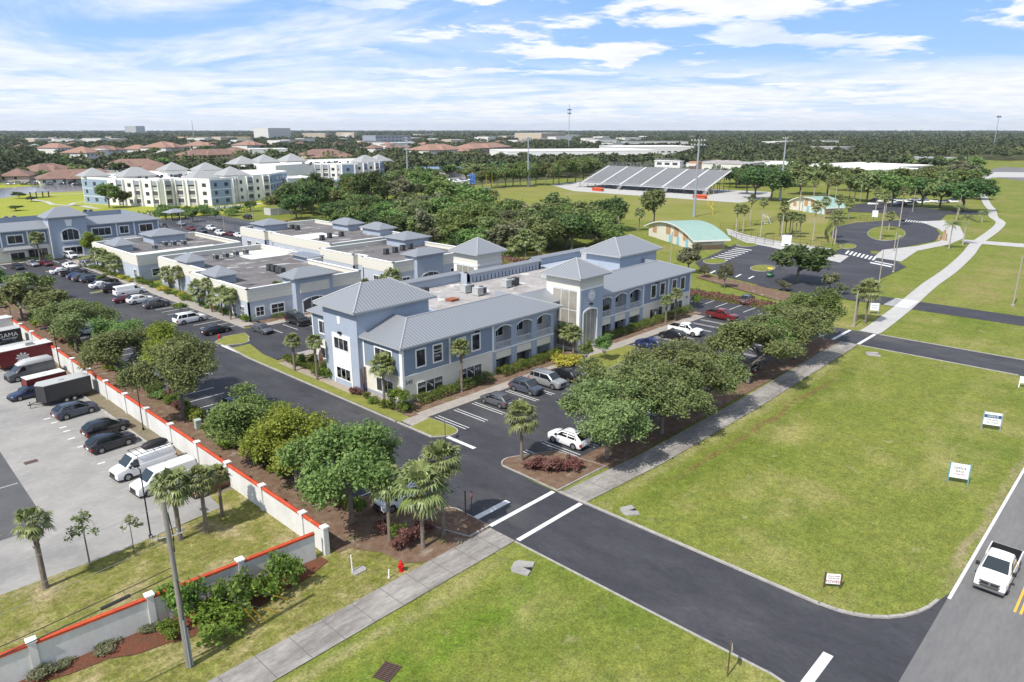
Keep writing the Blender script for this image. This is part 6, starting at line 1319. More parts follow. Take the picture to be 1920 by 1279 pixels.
for i, (bx, by, cy_, w) in enumerate(((194, 503, 473, 26), (205, 505, 478, 28), (214, 510, 481, 24), (226, 515, 489, 32), (328, 535, 511, 34), (347, 543, 512, 30), (384, 571, 539, 36), (404, 577, 533, 28), (407, 582, 560, 22), (427, 589, 552, 36), (442, 596, 552, 34), (524, 580, 540, 42), (500, 585, 565, 34), (616, 556, 526, 36), (790, 530, 498, 36), (824, 520, 486, 32), (737, 548, 519, 42), (722, 546, 523, 32), (253, 460, 432, 24), (266, 460, 432, 24), (655, 436, 402, 34), (683, 440, 400, 34), (965, 492, 455, 40), (985, 494, 448, 44), (1010, 496, 455, 36), (1198, 432, 400, 26))):
    if i < 11: w *= 1.25; bx -= 9; by += 4; cy_ += 2
    ppalm('sabal' + str(i % 3), bx, by, cy_, w, ('fan palm in the planting beds round the flat roofed pavilions' if i < 18 else 'fan palm at the edge of the tree belt'), PV if i < 18 else 'fan palms in the tree belt', tr=.16)
ppalm('sabal2', 76, 490, 446, 34, 'lone palm before the far left office', None)
ppalm('wash0', 86, 1102, 985, 84, 'windblown palm at the left edge of the grass strip', 'palms in the neighbouring grass strip', tr=.2); ppalm('sabal1', 338, 1012, 915, 92, 'shaggy palm behind the utility pole', 'palms in the neighbouring grass strip', tr=.2); ppalm('sabal0', 388, 998, 897, 70, 'middle palm between the utility pole and the wall', 'palms in the neighbouring grass strip', tr=.17); ppalm('sabal2', 417, 967, 886, 54, 'palm closest to the wall beside the parked vans', 'palms in the neighbouring grass strip', tr=.15)
ppalm('sabal0', 1622, 606, 545, 52, 'bushy palm beside the pole at the second drive', 'palms at the second drive'); ppalm('sabal1', 1604, 602, 545, 34, 'smaller palm left of the bushy one', 'palms at the second drive')
WS = 'tall fan palms round the school'
for i, (bx, by, cy_, w) in enumerate(((1380, 434, 391, 24), (1393, 434, 391, 25), (1406, 424, 372, 24), (1426, 443, 379, 24), (1465, 447, 386, 28), (1498, 397, 340, 26), (1524, 451, 387, 28), (1565, 457, 407, 34), (1561, 447, 405, 28), (1650, 450, 366, 30), (1686, 425, 359, 22), (1666, 432, 404, 24), (1642, 393, 360, 24), (1592, 373, 346, 20), (1602, 375, 345, 22), (1590, 410, 382, 26), (1525, 375, 340, 22), (1553, 376, 340, 22), (1566, 376, 337, 22), (1545, 410, 378, 26), (1570, 412, 375, 26))):
    ppalm('wash' + str(i % 2), bx, by, cy_, w, 'tall pale trunked fan palm on the school grounds', WS, trunk='palegrey', tr=.2, name='fan_palm')
for i, (bx, by, cy_, w) in enumerate(((1461, 442, 408, 22), (1472, 441, 405, 24), (1480, 440, 404, 24), (1491, 446, 408, 24), (1499, 440, 407, 24), (1485, 436, 404, 22))): ppalm('sabal' + str(i % 3), bx, by, cy_, w, 'short palm in the tight clump before the goal', 'clump of palms before the goal', tr=.16)
for i, (bx, by, cy_, w, lab) in enumerate(((1779, 466, 420, 44, 'feathery coconut palm nearest the pale footpath'), (1805, 459, 407, 42, 'feathery coconut palm just behind the nearest one'), (1841, 416, 398, 28, 'small feathery palm where the footpath bends'), (1793, 412, 386, 26, 'feathery palm before the dark school trees'))): ppalm('coco' + str(i % 2), bx, by, cy_, w, lab, 'coconut palms by the footpath', trunk='palegrey', tr=.18, name='coconut_palm', rz=-.8)

# ---------------------------------------------------------------- shrubs and hedges
SP = {}
def shrub_proto(key, leaf, n=1600, size=.085, flat=.8, seed=0):
    rs = np.random.RandomState(seed + 200); Pp, o, C = crown_points(rs, n, 1.0, .62, .55, 14, .42, flat=flat, shell=.4); Pp[:, 2] = np.maximum(Pp[:, 2], .03); SP[key] = leaves_mesh('shrub', Pp, size, leaf, rs, out=o)
for i, k in enumerate(('shrub', 'lime', 'yellow', 'purple', 'hedge', 'mid', 'grey', 'bright')): shrub_proto(k, 'leaf_' + k, seed=i)
def shrub(key, x, y, r, h, label, group='shrubs in the planting beds', z=0.0):
    o = bpy.data.objects.new('shrub', SP[key]); COL.objects.link(o); o.location = (x, y, z); o.rotation_euler = (0, 0, random.uniform(0, 6.28)); o.scale = (r, r, h / 1.15); return tag(o, label, 'shrub', group)
def pshrub(key, bx, by, wpx, h, label, group='shrubs in the planting beds'):
    c = G(bx, by); return shrub(key, c.x, c.y, wpx / 2 * depth_at(c.x, c.y) / F_PX, h, label, group)
def hedge(x0, y0, x1, y1, w, h, leaf, label, group=None, size=.09, dens=150):
    L_ = math.hypot(x1 - x0, y1 - y0); rs = np.random.RandomState(int(x0 * 7 + y0 * 3) % 9999); n = int(L_ * dens); u = rs.rand(n) * L_
    a = rs.rand(n) * PI; rr = .75 + .3 * rs.rand(n); wob = .12 * np.sin(u * 1.7) + .1 * np.sin(u * 4.1 + 1)
    v = np.cos(a) * w / 2 * rr * (1 + wob); z = np.sqrt(np.sin(a)) * h * rr * (1 + wob); dx, dy = (x1 - x0) / L_, (y1 - y0) / L_
    Pp = np.stack([dx * u - dy * v, dy * u + dx * v, np.maximum(z, .03)], 1); out = np.stack([-dy * np.cos(a), dx * np.cos(a), np.sin(a)], 1)
    o = bpy.data.objects.new('hedge', leaves_mesh('hedge', Pp, size, leaf, rs, out=out)); COL.objects.link(o); o.location = (x0, y0, 0); return tag(o, label, 'hedge', group)
HG = 'clipped hedges along the office front'
hedge(52.5, 66.3, 66, 66.3, 1.6, 1.25, 'leaf_hedge', 'clipped hedge under the storefront windows of the near wing', HG, dens=420); hedge(67.5, 66.3, 80.5, 66.3, 1.6, 1.25, 'leaf_hedge', 'clipped hedge below the near arched balconies', HG, dens=420); hedge(92, 66.3, 119, 66.3, 1.6, 1.25, 'leaf_hedge', 'clipped hedge along the far wing', HG, dens=380)
hedge(62, 118.2, 84, 118.2, 1.0, .9, 'leaf_hedge', 'low hedge before the pavilion with the arched porch', HG, .1, 160); hedge(45, 220, 54, 220, 1.2, 1.1, 'leaf_hedge', 'hedge before the far left office', HG, .12, 120)
hedge(131.8, 52, 131.8, 92, 2.0, 1.3, 'leaf_purple', 'long reddish hedge beyond the right end lot', 'reddish boundary hedges', .14, 160); hedge(133.6, 50, 133.6, 96, 1.6, 1.0, 'leaf_hedge', 'rough green hedge behind the reddish one', 'rough boundary hedges', .14, 110)
hedge(131.5, 118, 131.5, 235, 2.6, 2.0, 'leaf_purple', 'long reddish hedge at the foot of the tree belt', 'reddish boundary hedges', .2, 60); hedge(98, 291, 148, 289, 3, 3.0, 'leaf_dark', 'tall dark hedge behind the rear lot', None, .25, 70)
hedge(136, 125, 140, 230, 4, 3.0, 'leaf_mid', 'ragged undergrowth at the foot of the tree belt', None, .26, 90)
for (key, bx, by, w, h, lab) in (('yellow', 1060, 682, 60, 1.3, 'bright yellow bush at the clock tower'), ('yellow', 1082, 680, 44, 1.2, 'smaller yellow bush beside the bright one at the clock tower'), ('shrub', 730, 768, 36, 1.3, 'green bush at the near corner of the office'), ('shrub', 755, 772, 34, 1.2, 'green bush touching the small lime tree'), ('lime', 700, 757, 24, .9, 'round lime bush before the left end windows'), ('shrub', 686, 748, 18, .8, 'small round bush beside a boulder bed'), ('purple', 667, 741, 26, 1.2, 'dark purple bush at the tower foot'), ('shrub', 616, 712, 30, 1.6, 'rounded bush at the left tower base'), ('shrub', 605, 696, 24, 1.5, 'bush behind the left palm pair'), ('shrub', 588, 684, 22, 1.4, 'bush nearest the rear lot by the left tower'), ('bright', 975, 688, 24, 1.2, 'bright bush among the front hedge'),
        ('purple', 758, 1026, 54, 1.7, 'round purple bush between the entrance palms'), ('shrub', 742, 1012, 40, 1.3, 'green bush left of the round purple one'), ('purple', 722, 1000, 40, 1.4, 'purple bush under the broad entrance tree'), ('purple', 790, 1004, 60, 1.2, 'low purple bush behind the middle palm'), ('purple', 1008, 880, 56, 1.4, 'left half of the purple hedge at the car park mouth'), ('purple', 1040, 884, 60, 1.5, 'middle of the purple hedge at the car park mouth'), ('purple', 1076, 880, 46, 1.4, 'right end of the purple hedge at the car park mouth')):
    pshrub(key, bx, by, w, h, lab)
WB = 'shrubs at the wall by the utility pole'
for (key, bx, by, w, h, lab) in (('shrub', 344, 1168, 88, 2.8, 'large rounded shrub behind the utility pole foot'), ('lime', 318, 1196, 48, 1.2, 'low lime shrub left of the pole foot'), ('lime', 408, 1180, 120, 1.5, 'spreading lime shrub right of the pole foot'), ('shrub', 444, 1146, 86, 2.5, 'dark green shrub in the middle of the wall bed'), ('lime', 490, 1126, 72, 1.8, 'bright green shrub fourth along the wall bed'), ('shrub', 530, 1106, 76, 2.6, 'tall shrub nearest the wall corner'), ('grey', 200, 1215, 50, .45, 'low brownish weeds left in the wall bed'), ('grey', 272, 1184, 34, .4, 'low brownish weeds left of the rounded shrub'), ('grey', 122, 1246, 34, .4, 'low brownish weeds beside the first wall pillars'), ('grey', 84, 1266, 50, .7, 'grey weeds at the bottom left wall bed'), ('purple', 375, 1130, 50, .6, 'reddish weeds behind the shrubs on the wall')):
    pshrub(key, bx, by, w, h, lab, WB)
SU = 'undergrowth in the wall strip'
rs_ = random.Random(9)
for y in np.arange(50, 150, 2.6):
    if y < 44: continue
    for j in range(2):
        k = rs_.choice(('shrub', 'purple', 'bright', 'shrub', 'mid', 'purple')); shrub(k, 32.4 + rs_.uniform(-.9, .5), y + rs_.uniform(-1, 1), rs_.uniform(.6, 1.3), rs_.uniform(.8, 1.7), {'purple': 'purple bush under the oaks of the wall strip', 'bright': 'yellow green bush under the oaks of the wall strip'}.get(k, 'green bush under the oaks of the wall strip'), {'purple': 'purple ', 'bright': 'yellow green '}.get(k, 'green ') + SU)
shrub('lime', 31.6, 72.0, 2.0, 1.5, 'low bright lime thicket beside the utility box', None); shrub('shrub', 31.6, 64.5, 1.9, 2.2, 'leafy thicket between the leafy green and yellow green trees', None)
for i, (x, y) in enumerate([(59, y) for y in np.arange(120, 171, 2.1)] + [(57.6, y) for y in np.arange(172, 199, 2.4)]):
    k = rs_.choice(('shrub', 'lime', 'yellow', 'hedge', 'shrub')); x -= .9
    shrub(k, x + rs_.uniform(-.3, .3), y, rs_.uniform(.7, 1.2), rs_.uniform(.7, 1.5), {'yellow': 'yellow', 'lime': 'lime green'}.get(k, 'green') + ' shrub in the bed along the pavilion sidewalk', {'yellow': 'yellow', 'lime': 'lime'}.get(k, 'green') + ' shrubs along the pavilion sidewalk')
for i in range(26):
    k = rs_.choice(('shrub', 'mid', 'hedge')); shrub(k, rs_.uniform(83, 97), rs_.uniform(122, 200), rs_.uniform(.8, 1.6), rs_.uniform(1, 2.2), 'green shrub in the court between the pavilions', 'green shrubs between the pavilions')
for i in range(12): shrub('hedge', 56.2 + rs_.uniform(-.5, .4) - 5.2, 84.5 + i * .85, .7, 1.2, 'green bush in the bed behind the left tower', 'bushes behind the left tower')
for i in range(30): shrub(rs_.choice(('mid', 'purple', 'shrub')), rs_.uniform(84, 92), rs_.uniform(199, 222), rs_.uniform(1, 1.8), rs_.uniform(1, 2.2), 'mixed bush in the bed by the rear lot', 'mixed bushes by the rear lot')
for i in range(16): c = G(rs_.uniform(300, 440), rs_.uniform(394, 404)); shrub('mid', c.x, c.y, rs_.uniform(2, 4), rs_.uniform(1.5, 3), 'green shrub before the white apartments', 'green shrubs before the white apartments')
# ================================================================== walls, poles, signs and other small things
M['wallwhite'] = mat('white painted block wall', (0.66, 0.655, 0.63), 0.9, var=0.08, scale=0.5, col2=(0.57, 0.56, 0.535), patches=[((0.46, 0.44, 0.40), 0.9, 0.64, 0.78)], stretch=(1, 1, .5))
M['redcap'] = mat('orange red coping', (0.52, 0.075, 0.024), 0.75, var=0.2, scale=0.9, col2=(0.40, 0.05, 0.020), patches=[((0.50, 0.16, 0.07), 1.3, 0.62, 0.74)])
M['wood'] = mat('grey timber pole', (0.27, 0.245, 0.22), 0.9, var=0.2, scale=1.5, col2=(0.19, 0.175, 0.16), stretch=(3, 3, .3), bump=.3)
M['galv'] = mat('galvanised steel', (0.36, 0.40, 0.45), 0.5, metal=0.4, var=0.05, scale=1)
M['concpole'] = mat('concrete lamp pole', (0.33, 0.30, 0.255), 0.85, var=0.08, scale=1)
M['cable'] = mat('black cable', (0.03, 0.03, 0.03), 0.6)
M['steel'] = mat('grey steel wire', (0.33, 0.34, 0.35), 0.5, metal=0.5)
M['guard'] = mat('yellow guy guard', (0.62, 0.36, 0.03), 0.6)
M['hydred'] = mat('hydrant red', (0.52, 0.010, 0.012), 0.4)
M['brownpost'] = mat('brown sign post', (0.10, 0.065, 0.045), 0.7)
M['signback'] = mat('aluminium sign back', (0.42, 0.44, 0.44), 0.5, metal=0.3)
M['signred'] = mat('stop sign red', (0.42, 0.012, 0.015), 0.5)
M['teal_post'] = mat('teal sign post', (0.14, 0.30, 0.33), 0.6)
M['signwhite'] = mat('white sign panel', (0.80, 0.81, 0.81), 0.5)
M['navyband'] = mat('navy band', (0.03, 0.09, 0.19), 0.6)
M['maroonletter'] = mat('maroon letters', (0.28, 0.02, 0.07), 0.6)
M['grate'] = mat('rusty grate', (0.10, 0.062, 0.05), 0.7)
def wall(label, p, q, marks, first=True, last=True):
    """white wall from p to q with a coping and square pillars at the marks (distances from p)"""
    p, q = Vector(p), Vector(q); d = q - p; L_ = d.length; T = thing('boundary_wall', label, 'wall', (p.x, p.y, 0), math.atan2(d.y, d.x))
    ms = list(marks)
    for a, c in zip(ms[:-1], ms[1:]):
        b = MB(); b.box(a + .22, c - .22, -.09, .09, -.1, 2.14); b.build('panel', ['wallwhite'], T)
        b = MB(); b.prism([(a + .22, -.17), (c - .22, -.17), (c - .22, .17), (a + .22, .17)], 2.14, 2.30); b.add([(a + .22, -.17, 2.30), (c - .22, -.17, 2.30), (c - .22, 0, 2.38), (a + .22, 0, 2.38), (c - .22, .17, 2.30), (a + .22, .17, 2.30)], [(0, 1, 2, 3), (3, 2, 4, 5)]); b.build('coping', ['redcap'], T)
    for a in ms[(0 if first else 1):]:
        b = MB(); b.box(a - .22, a + .22, -.22, .22, -.1, 2.40); pl = b.build('pillar', ['wallwhite'], T)
        b = MB(); b.box(a - .30, a + .30, -.30, .30, 2.40, 2.52); b.add([(a - .30, -.30, 2.52), (a + .30, -.30, 2.52), (a + .30, .30, 2.52), (a - .30, .30, 2.52), (a, 0, 2.60)], [(0, 1, 4), (1, 2, 4), (2, 3, 4), (3, 0, 4)]); b.build('pillar_cap', ['trim'], pl)
    return T
wall('white wall with orange red coping running beside the parked vans and trailers', (26.85, 46.1), (27.55, 143), [0, 3.3] + [10.2 + 6.72 * i for i in range(0, 14)])
wall('white wall with red coping along the front grass behind the utility pole', (26.4, 46.15), (0.0, 48.35), [0.25, 6.4, 12.7, 19.6, 26.4], first=False)
# utility pole and its wires
c = G(355, 1248); T = thing('utility_pole', 'grey wooden utility pole leaning over the shrubs at lower left', 'utility pole', (c.x, c.y, 0))
PH = 11.75; tip = Vector((-0.05, 0.05, PH))
b = MB(); b.tube([(0, 0, -.3), tip * .5, tip], [.20, .175, .14], 12); b.build('pole', ['wood'], T)
b = MB(); b.tube([(.17, -.12, -.1), tip * .24 + Vector((.16, -.14, 0))], .06, 6); b.tube([(-.02, -.23, -.1), tip * .30 + Vector((-.02, -.22, 0))], .05, 6); b.build('conduit', ['galv'], T)
cr = tip * .80
b = MB(); b.tube([cr + Vector((.15, -.1, 0)), cr + Vector((.62, -.55, .22))], .03, 6); b.tube([cr + Vector((-.1, .1, -.05)), cr + Vector((-.75, .7, -.25))], .03, 6); b.build('insulator_bracket', ['galv'], T)
for (dx, dy, dz) in ((.62, -.55, .22), (-.75, .7, -.25), (-.5, .45, -.15), (.40, -.35, .15)):
    b = MB(); b.tube([cr + Vector((dx, dy, dz)), cr + Vector((dx, dy, dz + .12)), cr + Vector((dx, dy, dz + .3))], [.06, .035, .055], 8); b.build('insulator', ['signback'], T)
b = MB(); b.tube([tip * .93 + Vector((.16, 0, 0)), tip * .80 + Vector((.24, -.05, 0)), tip * .7 + Vector((.18, 0, 0))], .035, 5); b.tube([tip * .55 + Vector((0, -.2, 0)), tip * .42 + Vector((.1, -.24, 0)), tip * .3 + Vector((0, -.22, 0))], .03, 5); b.build('cable_loop', ['cable'], T)
top = Vector((c.x, c.y, 0)) + tip
def wire(p, q, sag, r, m, label, group):
    p, q = Vector(p), Vector(q); b = MB(); n = 16
    b.tube([p.lerp(q, k / n) - Vector((0, 0, sag * 4 * (k / n) * (1 - k / n))) for k in range(n + 1)], r, 4, cap=False)
    return tag(b.build('overhead_wire', [m]), label, 'wire', group)
B0 = Vector((c.x, c.y, 0))
for (h, r, m, dy, lab, gp) in ((.62, .030, 'cable', 0, 'upper black communication cable running left from the utility pole', None), (.575, .040, 'cable', 0, 'lower thick black cable running left from the utility pole', None), (.985, .010, 'steel', .0, 'thin grey line leaving the top of the utility pole', 'thin grey power lines'), (.84, .010, 'steel', .5, 'thin grey line leaving the top of the utility pole', 'thin grey power lines'), (.78, .010, 'steel', -.4, 'thin grey line leaving the top of the utility pole', 'thin grey power lines')):
    wire(B0 + tip * h, (c.x - 40, c.y + 1.0 + dy, PH * h + .2), .9, r, m, lab, gp)
b = MB(); p0 = B0 + tip * .575; b.tube([p0 + Vector((-4.2, .1, -.28)), p0 + Vector((-2.6, .07, -.18))], .11, 8); tag(b.build('splice_case', ['cable']), 'black cable splice case hanging over the red coping', 'cable case')
for (h, px, py) in ((.9, 484, 1172), (.8, 500, 1166), (.6, 545, 1125), (.5, 520, 1148)):
    a = G(px, py); p = B0 + tip * h; T2 = thing('guy_wire', 'thin guy wire anchored in the bed right of the utility pole, with a yellow guard', 'guy wire', tuple(a), 0, 'guy wires of the utility pole')
    b = MB(); b.tube([(0, 0, 0), p - a], .008, 4); b.build('wire', ['steel'], T2); b = MB(); b.tube([(p - a) * .005, (p - a) * .17], .04, 6); b.build('guard', ['guard'], T2)
# hydrants
def hydrant(px, py, label):
    c = G(px, py); T = thing('fire_hydrant', label, 'hydrant', tuple(c), 0, 'red fire hydrants')
    b = MB(); b.tube([(0, 0, -.05), (0, 0, .06), (0, 0, .061), (0, 0, .5), (0, 0, .52), (0, 0, .58), (0, 0, .60), (0, 0, .74), (0, 0, .82), (0, 0, .9)], [.2, .2, .14, .14, .2, .2, .15, .13, .07, .05], 12); b.build('barrel', ['hydred'], T)
    for (p, q, r) in (((-.28, 0, .46), (.28, 0, .46), .075), ((0, -.3, .42), (0, .1, .42), .10)): b = MB(); b.tube([p, q], r, 10); b.build('outlet', ['hydred'], T)
hydrant(752, 1070, 'red fire hydrant on the grass beside the sidewalk'); hydrant(411, 636, 'red fire hydrant on the small grass island by the drive'); hydrant(103, 505, 'red fire hydrant on the far island by the white saloon')
def post(name, label, cat, px, py, h, r, m, group=None, tilt=0):
    c = G(px, py); b = MB(); b.tube([(0, 0, -.1), (tilt, 0, h)], r, 8); b.box(-r * 1.3, r * 1.3, -r * 1.3, r * 1.3, -.05, .05); return tag(b.build(name, [m], loc=c), label, cat, group)
post('marker_post', 'tall thin white marker post by the manhole lid', 'post', 661, 1072, 1.5, .05, 'signwhite', tilt=-.05); post('marker_post', 'short white marker stake beside the hydrant', 'post', 729, 1083, .7, .05, 'signwhite', tilt=.04)
c = G(673, 1070); b = MB(); b.prism([(-.55, -.35), (.45, -.35), (.6, -.1), (.6, .3), (.4, .42), (-.5, .4), (-.65, .1)], -.05, .05); tag(b.build('concrete_pad', ['conc'], loc=c), 'small concrete pad with a lid in the grass by the white post', 'manhole pad')
# storm inlets and grate
def inlet(px, py, rz, label, s=1.0):
    c = G(px, py); T = thing('storm_inlet', label, 'drain', (c.x, c.y, 0), R(rz), 'concrete drain inlets in the lawn')
    b = MB(); b.prism([(-.95 * s, -.7 * s), (-.3 * s, -.75 * s), (0, .1 * s), (.3 * s, -.75 * s), (.95 * s, -.7 * s), (.8 * s, .6 * s), (.45 * s, .85 * s), (-.45 * s, .85 * s), (-.8 * s, .6 * s)], -.1, .06); b.build('collar', ['conc'], T)
    b = MB(); b.sheet([(-.3 * s, -.75 * s), (.3 * s, -.75 * s), (0, .1 * s)], -.02); b.build('pipe_mouth', ['black'], T)
inlet(980, 1064, 205 - 180, 'concrete drain inlet in the grass below the driveway', 1.0); inlet(1180, 958, 60, 'concrete drain inlet in the big lawn near the crosswalk', .9); inlet(1637, 664, 30, 'concrete drain inlet in the big lawn near the second drive', 1.2)
c = G(726, 1259); T = thing('drain_grate', 'rusty brown drain grate sunk in the front lawn', 'drain grate', (c.x, c.y, -.04), R(20)); b = MB(); b.box(-.75, .75, -.6, .6, -.02, .012); b.build('pit', ['black'], T)
b = MB()
for k in range(10): b.box(-.72 + k * .155, -.655 + k * .155, -.6, .6, .012, .05)
for y in (-.6, -.22, .16, .54): b.box(-.75, .78, y, y + .06, .03, .058)
b.build('bars', ['grate'], T)
c = G(58, 866); b = MB(); b.box(-.6, .6, -.4, .4, -.02, .0)
for k in range(6): b.box(-.55 + k * .2, -.47 + k * .2, -.38, .38, 0, .012)
tag(b.build('drain_grate', ['grate'], loc=(c.x, c.y, 0.0)), 'dark drain grate in the pale neighbouring lot', 'drain grate')
# signs
def stop_sign(px, py, face, h, label, group='stop signs seen from behind'):
    c = G(px, py); T = thing('stop_sign', label, 'sign', (c.x, c.y, 0), R(face), group)
    b = MB(); b.tube([(0, 0, -.2), (0, 0, h)], .045, 6); b.build('post', ['brownpost'], T)
    o = [(.38 * math.cos(R(22.5 + 45 * k)), h - .42 + .38 * math.sin(R(22.5 + 45 * k))) for k in range(8)]
    b = MB(); b.add([(.05, y, z) for y, z in o] + [(.065, y, z) for y, z in o], [tuple(range(7, -1, -1))] + [(i, (i + 1) % 8, 8 + (i + 1) % 8, 8 + i) for i in range(8)], 0); b.add([(.066, y, z) for y, z in o], [tuple(range(8))], 1); pn = b.build('panel', ['signback', 'signred'], T)
    lettering('STOP', .27, pn, (.072, 0, h - .42), (R(90), 0, R(90)), 'sticker', 'sign_lettering', .002)
stop_sign(1364, 1267, -50, 2.6, 'back of a sign on a brown post at the lower driveway mouth'); stop_sign(1205 - 0, 0, 0, 0, '') if False else None
stop_sign(835, 828, -40, 2.7, 'octagonal sign seen from behind on the corner island', 'stop signs seen from behind'); stop_sign(884, 962, -60, 2.2, 'edge on sign on a post at the entrance kerb', 'stop signs seen from behind')
post('bollard', 'dark square post at the entrance kerb beside the edge on sign', 'post', 873, 966, 2.4, .07, 'brownpost')
def lawn_sign(px, py, rz, w, h, zb, label, lines, postm, band=None, two=False, tilt=0):
    c = G(px, py); T = thing('lawn_sign', label, 'sign', (c.x, c.y, 0), R(rz), 'signs standing in the big lawn'); T.rotation_euler = (R(tilt), 0, R(rz))
    for sx in (-1, 1): b = MB(); b.box(sx * w / 2 - .06, sx * w / 2 + .06, -.05, .05, -.2, zb + h + (.12 if postm != 'signwhite' else 0)); b.build('post', [postm], T)
    b = MB(); b.box(-w / 2 + .06, w / 2 - .06, -.035, .035, zb, zb + h); p = b.build('panel', ['signwhite'], T)
    if band: b = MB(); b.box(-w / 2 + .07, w / 2 - .07, -.042, -.036, zb + h * band[0], zb + h * band[1]); b.build('band', ['navyband'], p)
    for (txt, sz, fz, m) in lines: lettering(txt, sz, p, (0, -.05, zb + h * fz), (R(90), 0, 0), m, 'sign_lettering', .003)
lawn_sign(1795, 906, -70, 1.7, 1.5, .55, 'white sign on teal posts headed office, nearest the road edge', [('OFFICE', .33, .70, 'letter_dark'), ('SPACE', .25, .48, 'letter_dark'), ('772.283.0000', .18, .28, 'maroonletter')], 'teal_post')
lawn_sign(1857, 806, -72, 1.8, 1.5, .6, 'white sign on grey posts with a navy band', [('OFFICE', .34, .68, 'signwhite'), ('FOR LEASE', .22, .40, 'letter_dark'), ('CALL TODAY', .20, .20, 'letter_dark')], 'galv', (.56, .82))
lawn_sign(1560, 1101, -54, 1.15, .82, .30, 'small white towing notice with maroon letters near the driveway bend', [('ILLEGALLY PARKED', .10, .82, 'maroonletter'), ('CARS WILL BE', .12, .60, 'maroonletter'), ('TOWED', .30, .25, 'maroonletter')], 'brownpost')
lawn_sign(1921, 727, -75, 1.3, .9, .6, 'white sign cut by the right edge beside the second drive', [], 'signwhite')
lawn_sign(1638, 588, -60, 1.6, 1.4, .6, 'blue grey lettered sign beside the bushy palm at the second drive', [('OFFICES', .3, .7, 'letter_blue'), ('SUITES', .3, .35, 'letter_blue')], 'galv')
c = G(372, 803); 
T = thing('utility_box', 'pale green utility box in the mulch strip by the wall', 'utility box', (c.x, c.y, 0)); b = MB(); b.box(-.32, .32, -.28, .28, 0, .95); b.build('cabinet', [mat('pale green metal', (0.40, 0.45, 0.40), .6)], T); b = MB(); b.add([(-.36, -.32, .95), (.36, -.32, .95), (.36, .32, 1.02), (-.36, .32, 1.02), (-.36, -.32, 1.05), (.36, -.32, 1.05), (.36, .32, 1.12), (-.36, .32, 1.12)], [(4, 5, 6, 7), (0, 1, 5, 4), (1, 2, 6, 5), (2, 3, 7, 6), (3, 0, 4, 7)]); b.build('lid', [mat('pale green metal', (0.40, 0.45, 0.40), .6)], T)
c = G(690, 733); T = thing('waste_bin', 'blue wheeled bin tucked beside the left tower', 'bin', (c.x - .4, c.y + .3, 0), R(10)); b = MB(); loft(b, [[(-.3, -.28 * k, z), (.3, -.28 * k, z), (.3, .28 * k, z), (-.3, .28 * k, z), (-.3, -.28 * k, z)] for k, z in ((.8, .08), (1.0, 1.0), (1.12, 1.02))]); b.build('bin', [mat('blue plastic', (0.02, 0.08, 0.40), .5)], T)
b = MB(); b.box(-.36, .36, -.34, .34, 1.02, 1.10); b.build('lid', [mat('blue plastic', (0.02, 0.08, 0.40), .5)], T)
for y in (-.26, .26): b = MB(); b.tube([(-.3, y - .04, .12), (-.3, y + .04, .12)], .12, 10); b.build('wheel', ['tyre'], T)
b = MB(); b.tube([(-.05, 0, .0), (0.1, .1, 3.4)], .1, 6); b.tube([(-.3, 0, .0), (-0.4, .2, 3.2)], .09, 6); b.tube([(-.2, 0, .6), (.05, .1, 3.0)], .05, 5); tag(b.build('ladder_stack', ['brownpost'], loc=(51.3, 74.9, 0)), 'dark poles leaning in the corner above the blue bin', 'poles')
# feather banner beside the left tower
c = G(600, 700); T = thing('feather_flag', 'orange and white feather banner by the left tower palms', 'banner', (c.x, c.y, 0)); b = MB(); b.tube([(0, 0, 0), (0, 0, 3), (.25, 0, 3.6)], .03, 5); b.build('pole', ['signwhite'], T); b = MB(); b.add([(0.03, 0, .8), (.6, .03, 1.0), (.75, .06, 2.6), (.3, 0, 3.5), (0.03, 0, 3.0)], [(0, 1, 2, 3, 4)]); b.build('banner', [mat('banner cloth', (0.75, 0.72, 0.66), .8, col2=(0.70, 0.22, 0.03), scale=1.2)], T)
c = G(293, 518); b = MB(); b.box(-1.4, 1.4, -.5, .5, -.05, 1.7); b.box(-1.5, 1.5, -.6, .6, 1.7, 1.85); tag(b.build('monument_sign', ['stucco_cream'], loc=(c.x, c.y, 0)), 'cream masonry sign block on the grass by the pavilion corner', 'monument sign')
# lamp posts: thin poles
def lamp(px, py, ytop, label, m='concpole', r=.13, arm=0.0, head=True, group='lamp posts in the office lots', lean=0.0, az=0):
    c = G(px, py); lo, hi = .5, 60
    for _ in range(40):
        q = (lo + hi) / 2; d = Vector((c.x, c.y, q - CAM_H)); yy = CY - F_PX * d.dot(_U) / d.dot(_F); lo, hi = (q, hi) if yy > ytop else (lo, q)
    T = thing('lamp_post', label, 'lamp post', (c.x, c.y, 0), R(az), group); b = MB(); b.tube([(0, 0, -.1), (lean, 0, lo)], [r, r * .7], 8); b.box(-r * 1.8, r * 1.8, -r * 1.8, r * 1.8, -.05, .25); b.build('pole', [m], T)
    if head: b = MB(); b.tube([(lean, 0, lo - .06), (lean + .9, 0, lo + .02)], .04, 5); b.box(lean + .6, lean + 1.5, -.22, .22, lo - .02, lo + .14); b.build('lamp_head', [m if m != 'concpole' else 'acgrey'], T)
    return T
NBL = 'black lamp posts in the neighbouring lot'
lamp(116, 706, 614, 'black lamp post between the trailers and the wall', 'black', .07, group=NBL, az=180); lamp(269, 806, 727, 'black lamp post behind the vans at the wall', 'black', .06, group=NBL, head=False); lamp(283, 1008, 880, 'black lamp post before the white vans', 'black', .07, group=NBL, az=90); lamp(25, 612, 575, 'black lamp post at the far corner of the neighbouring lot', 'black', .06, group=NBL, az=180)
LOT = 'lamp posts in the office lots'
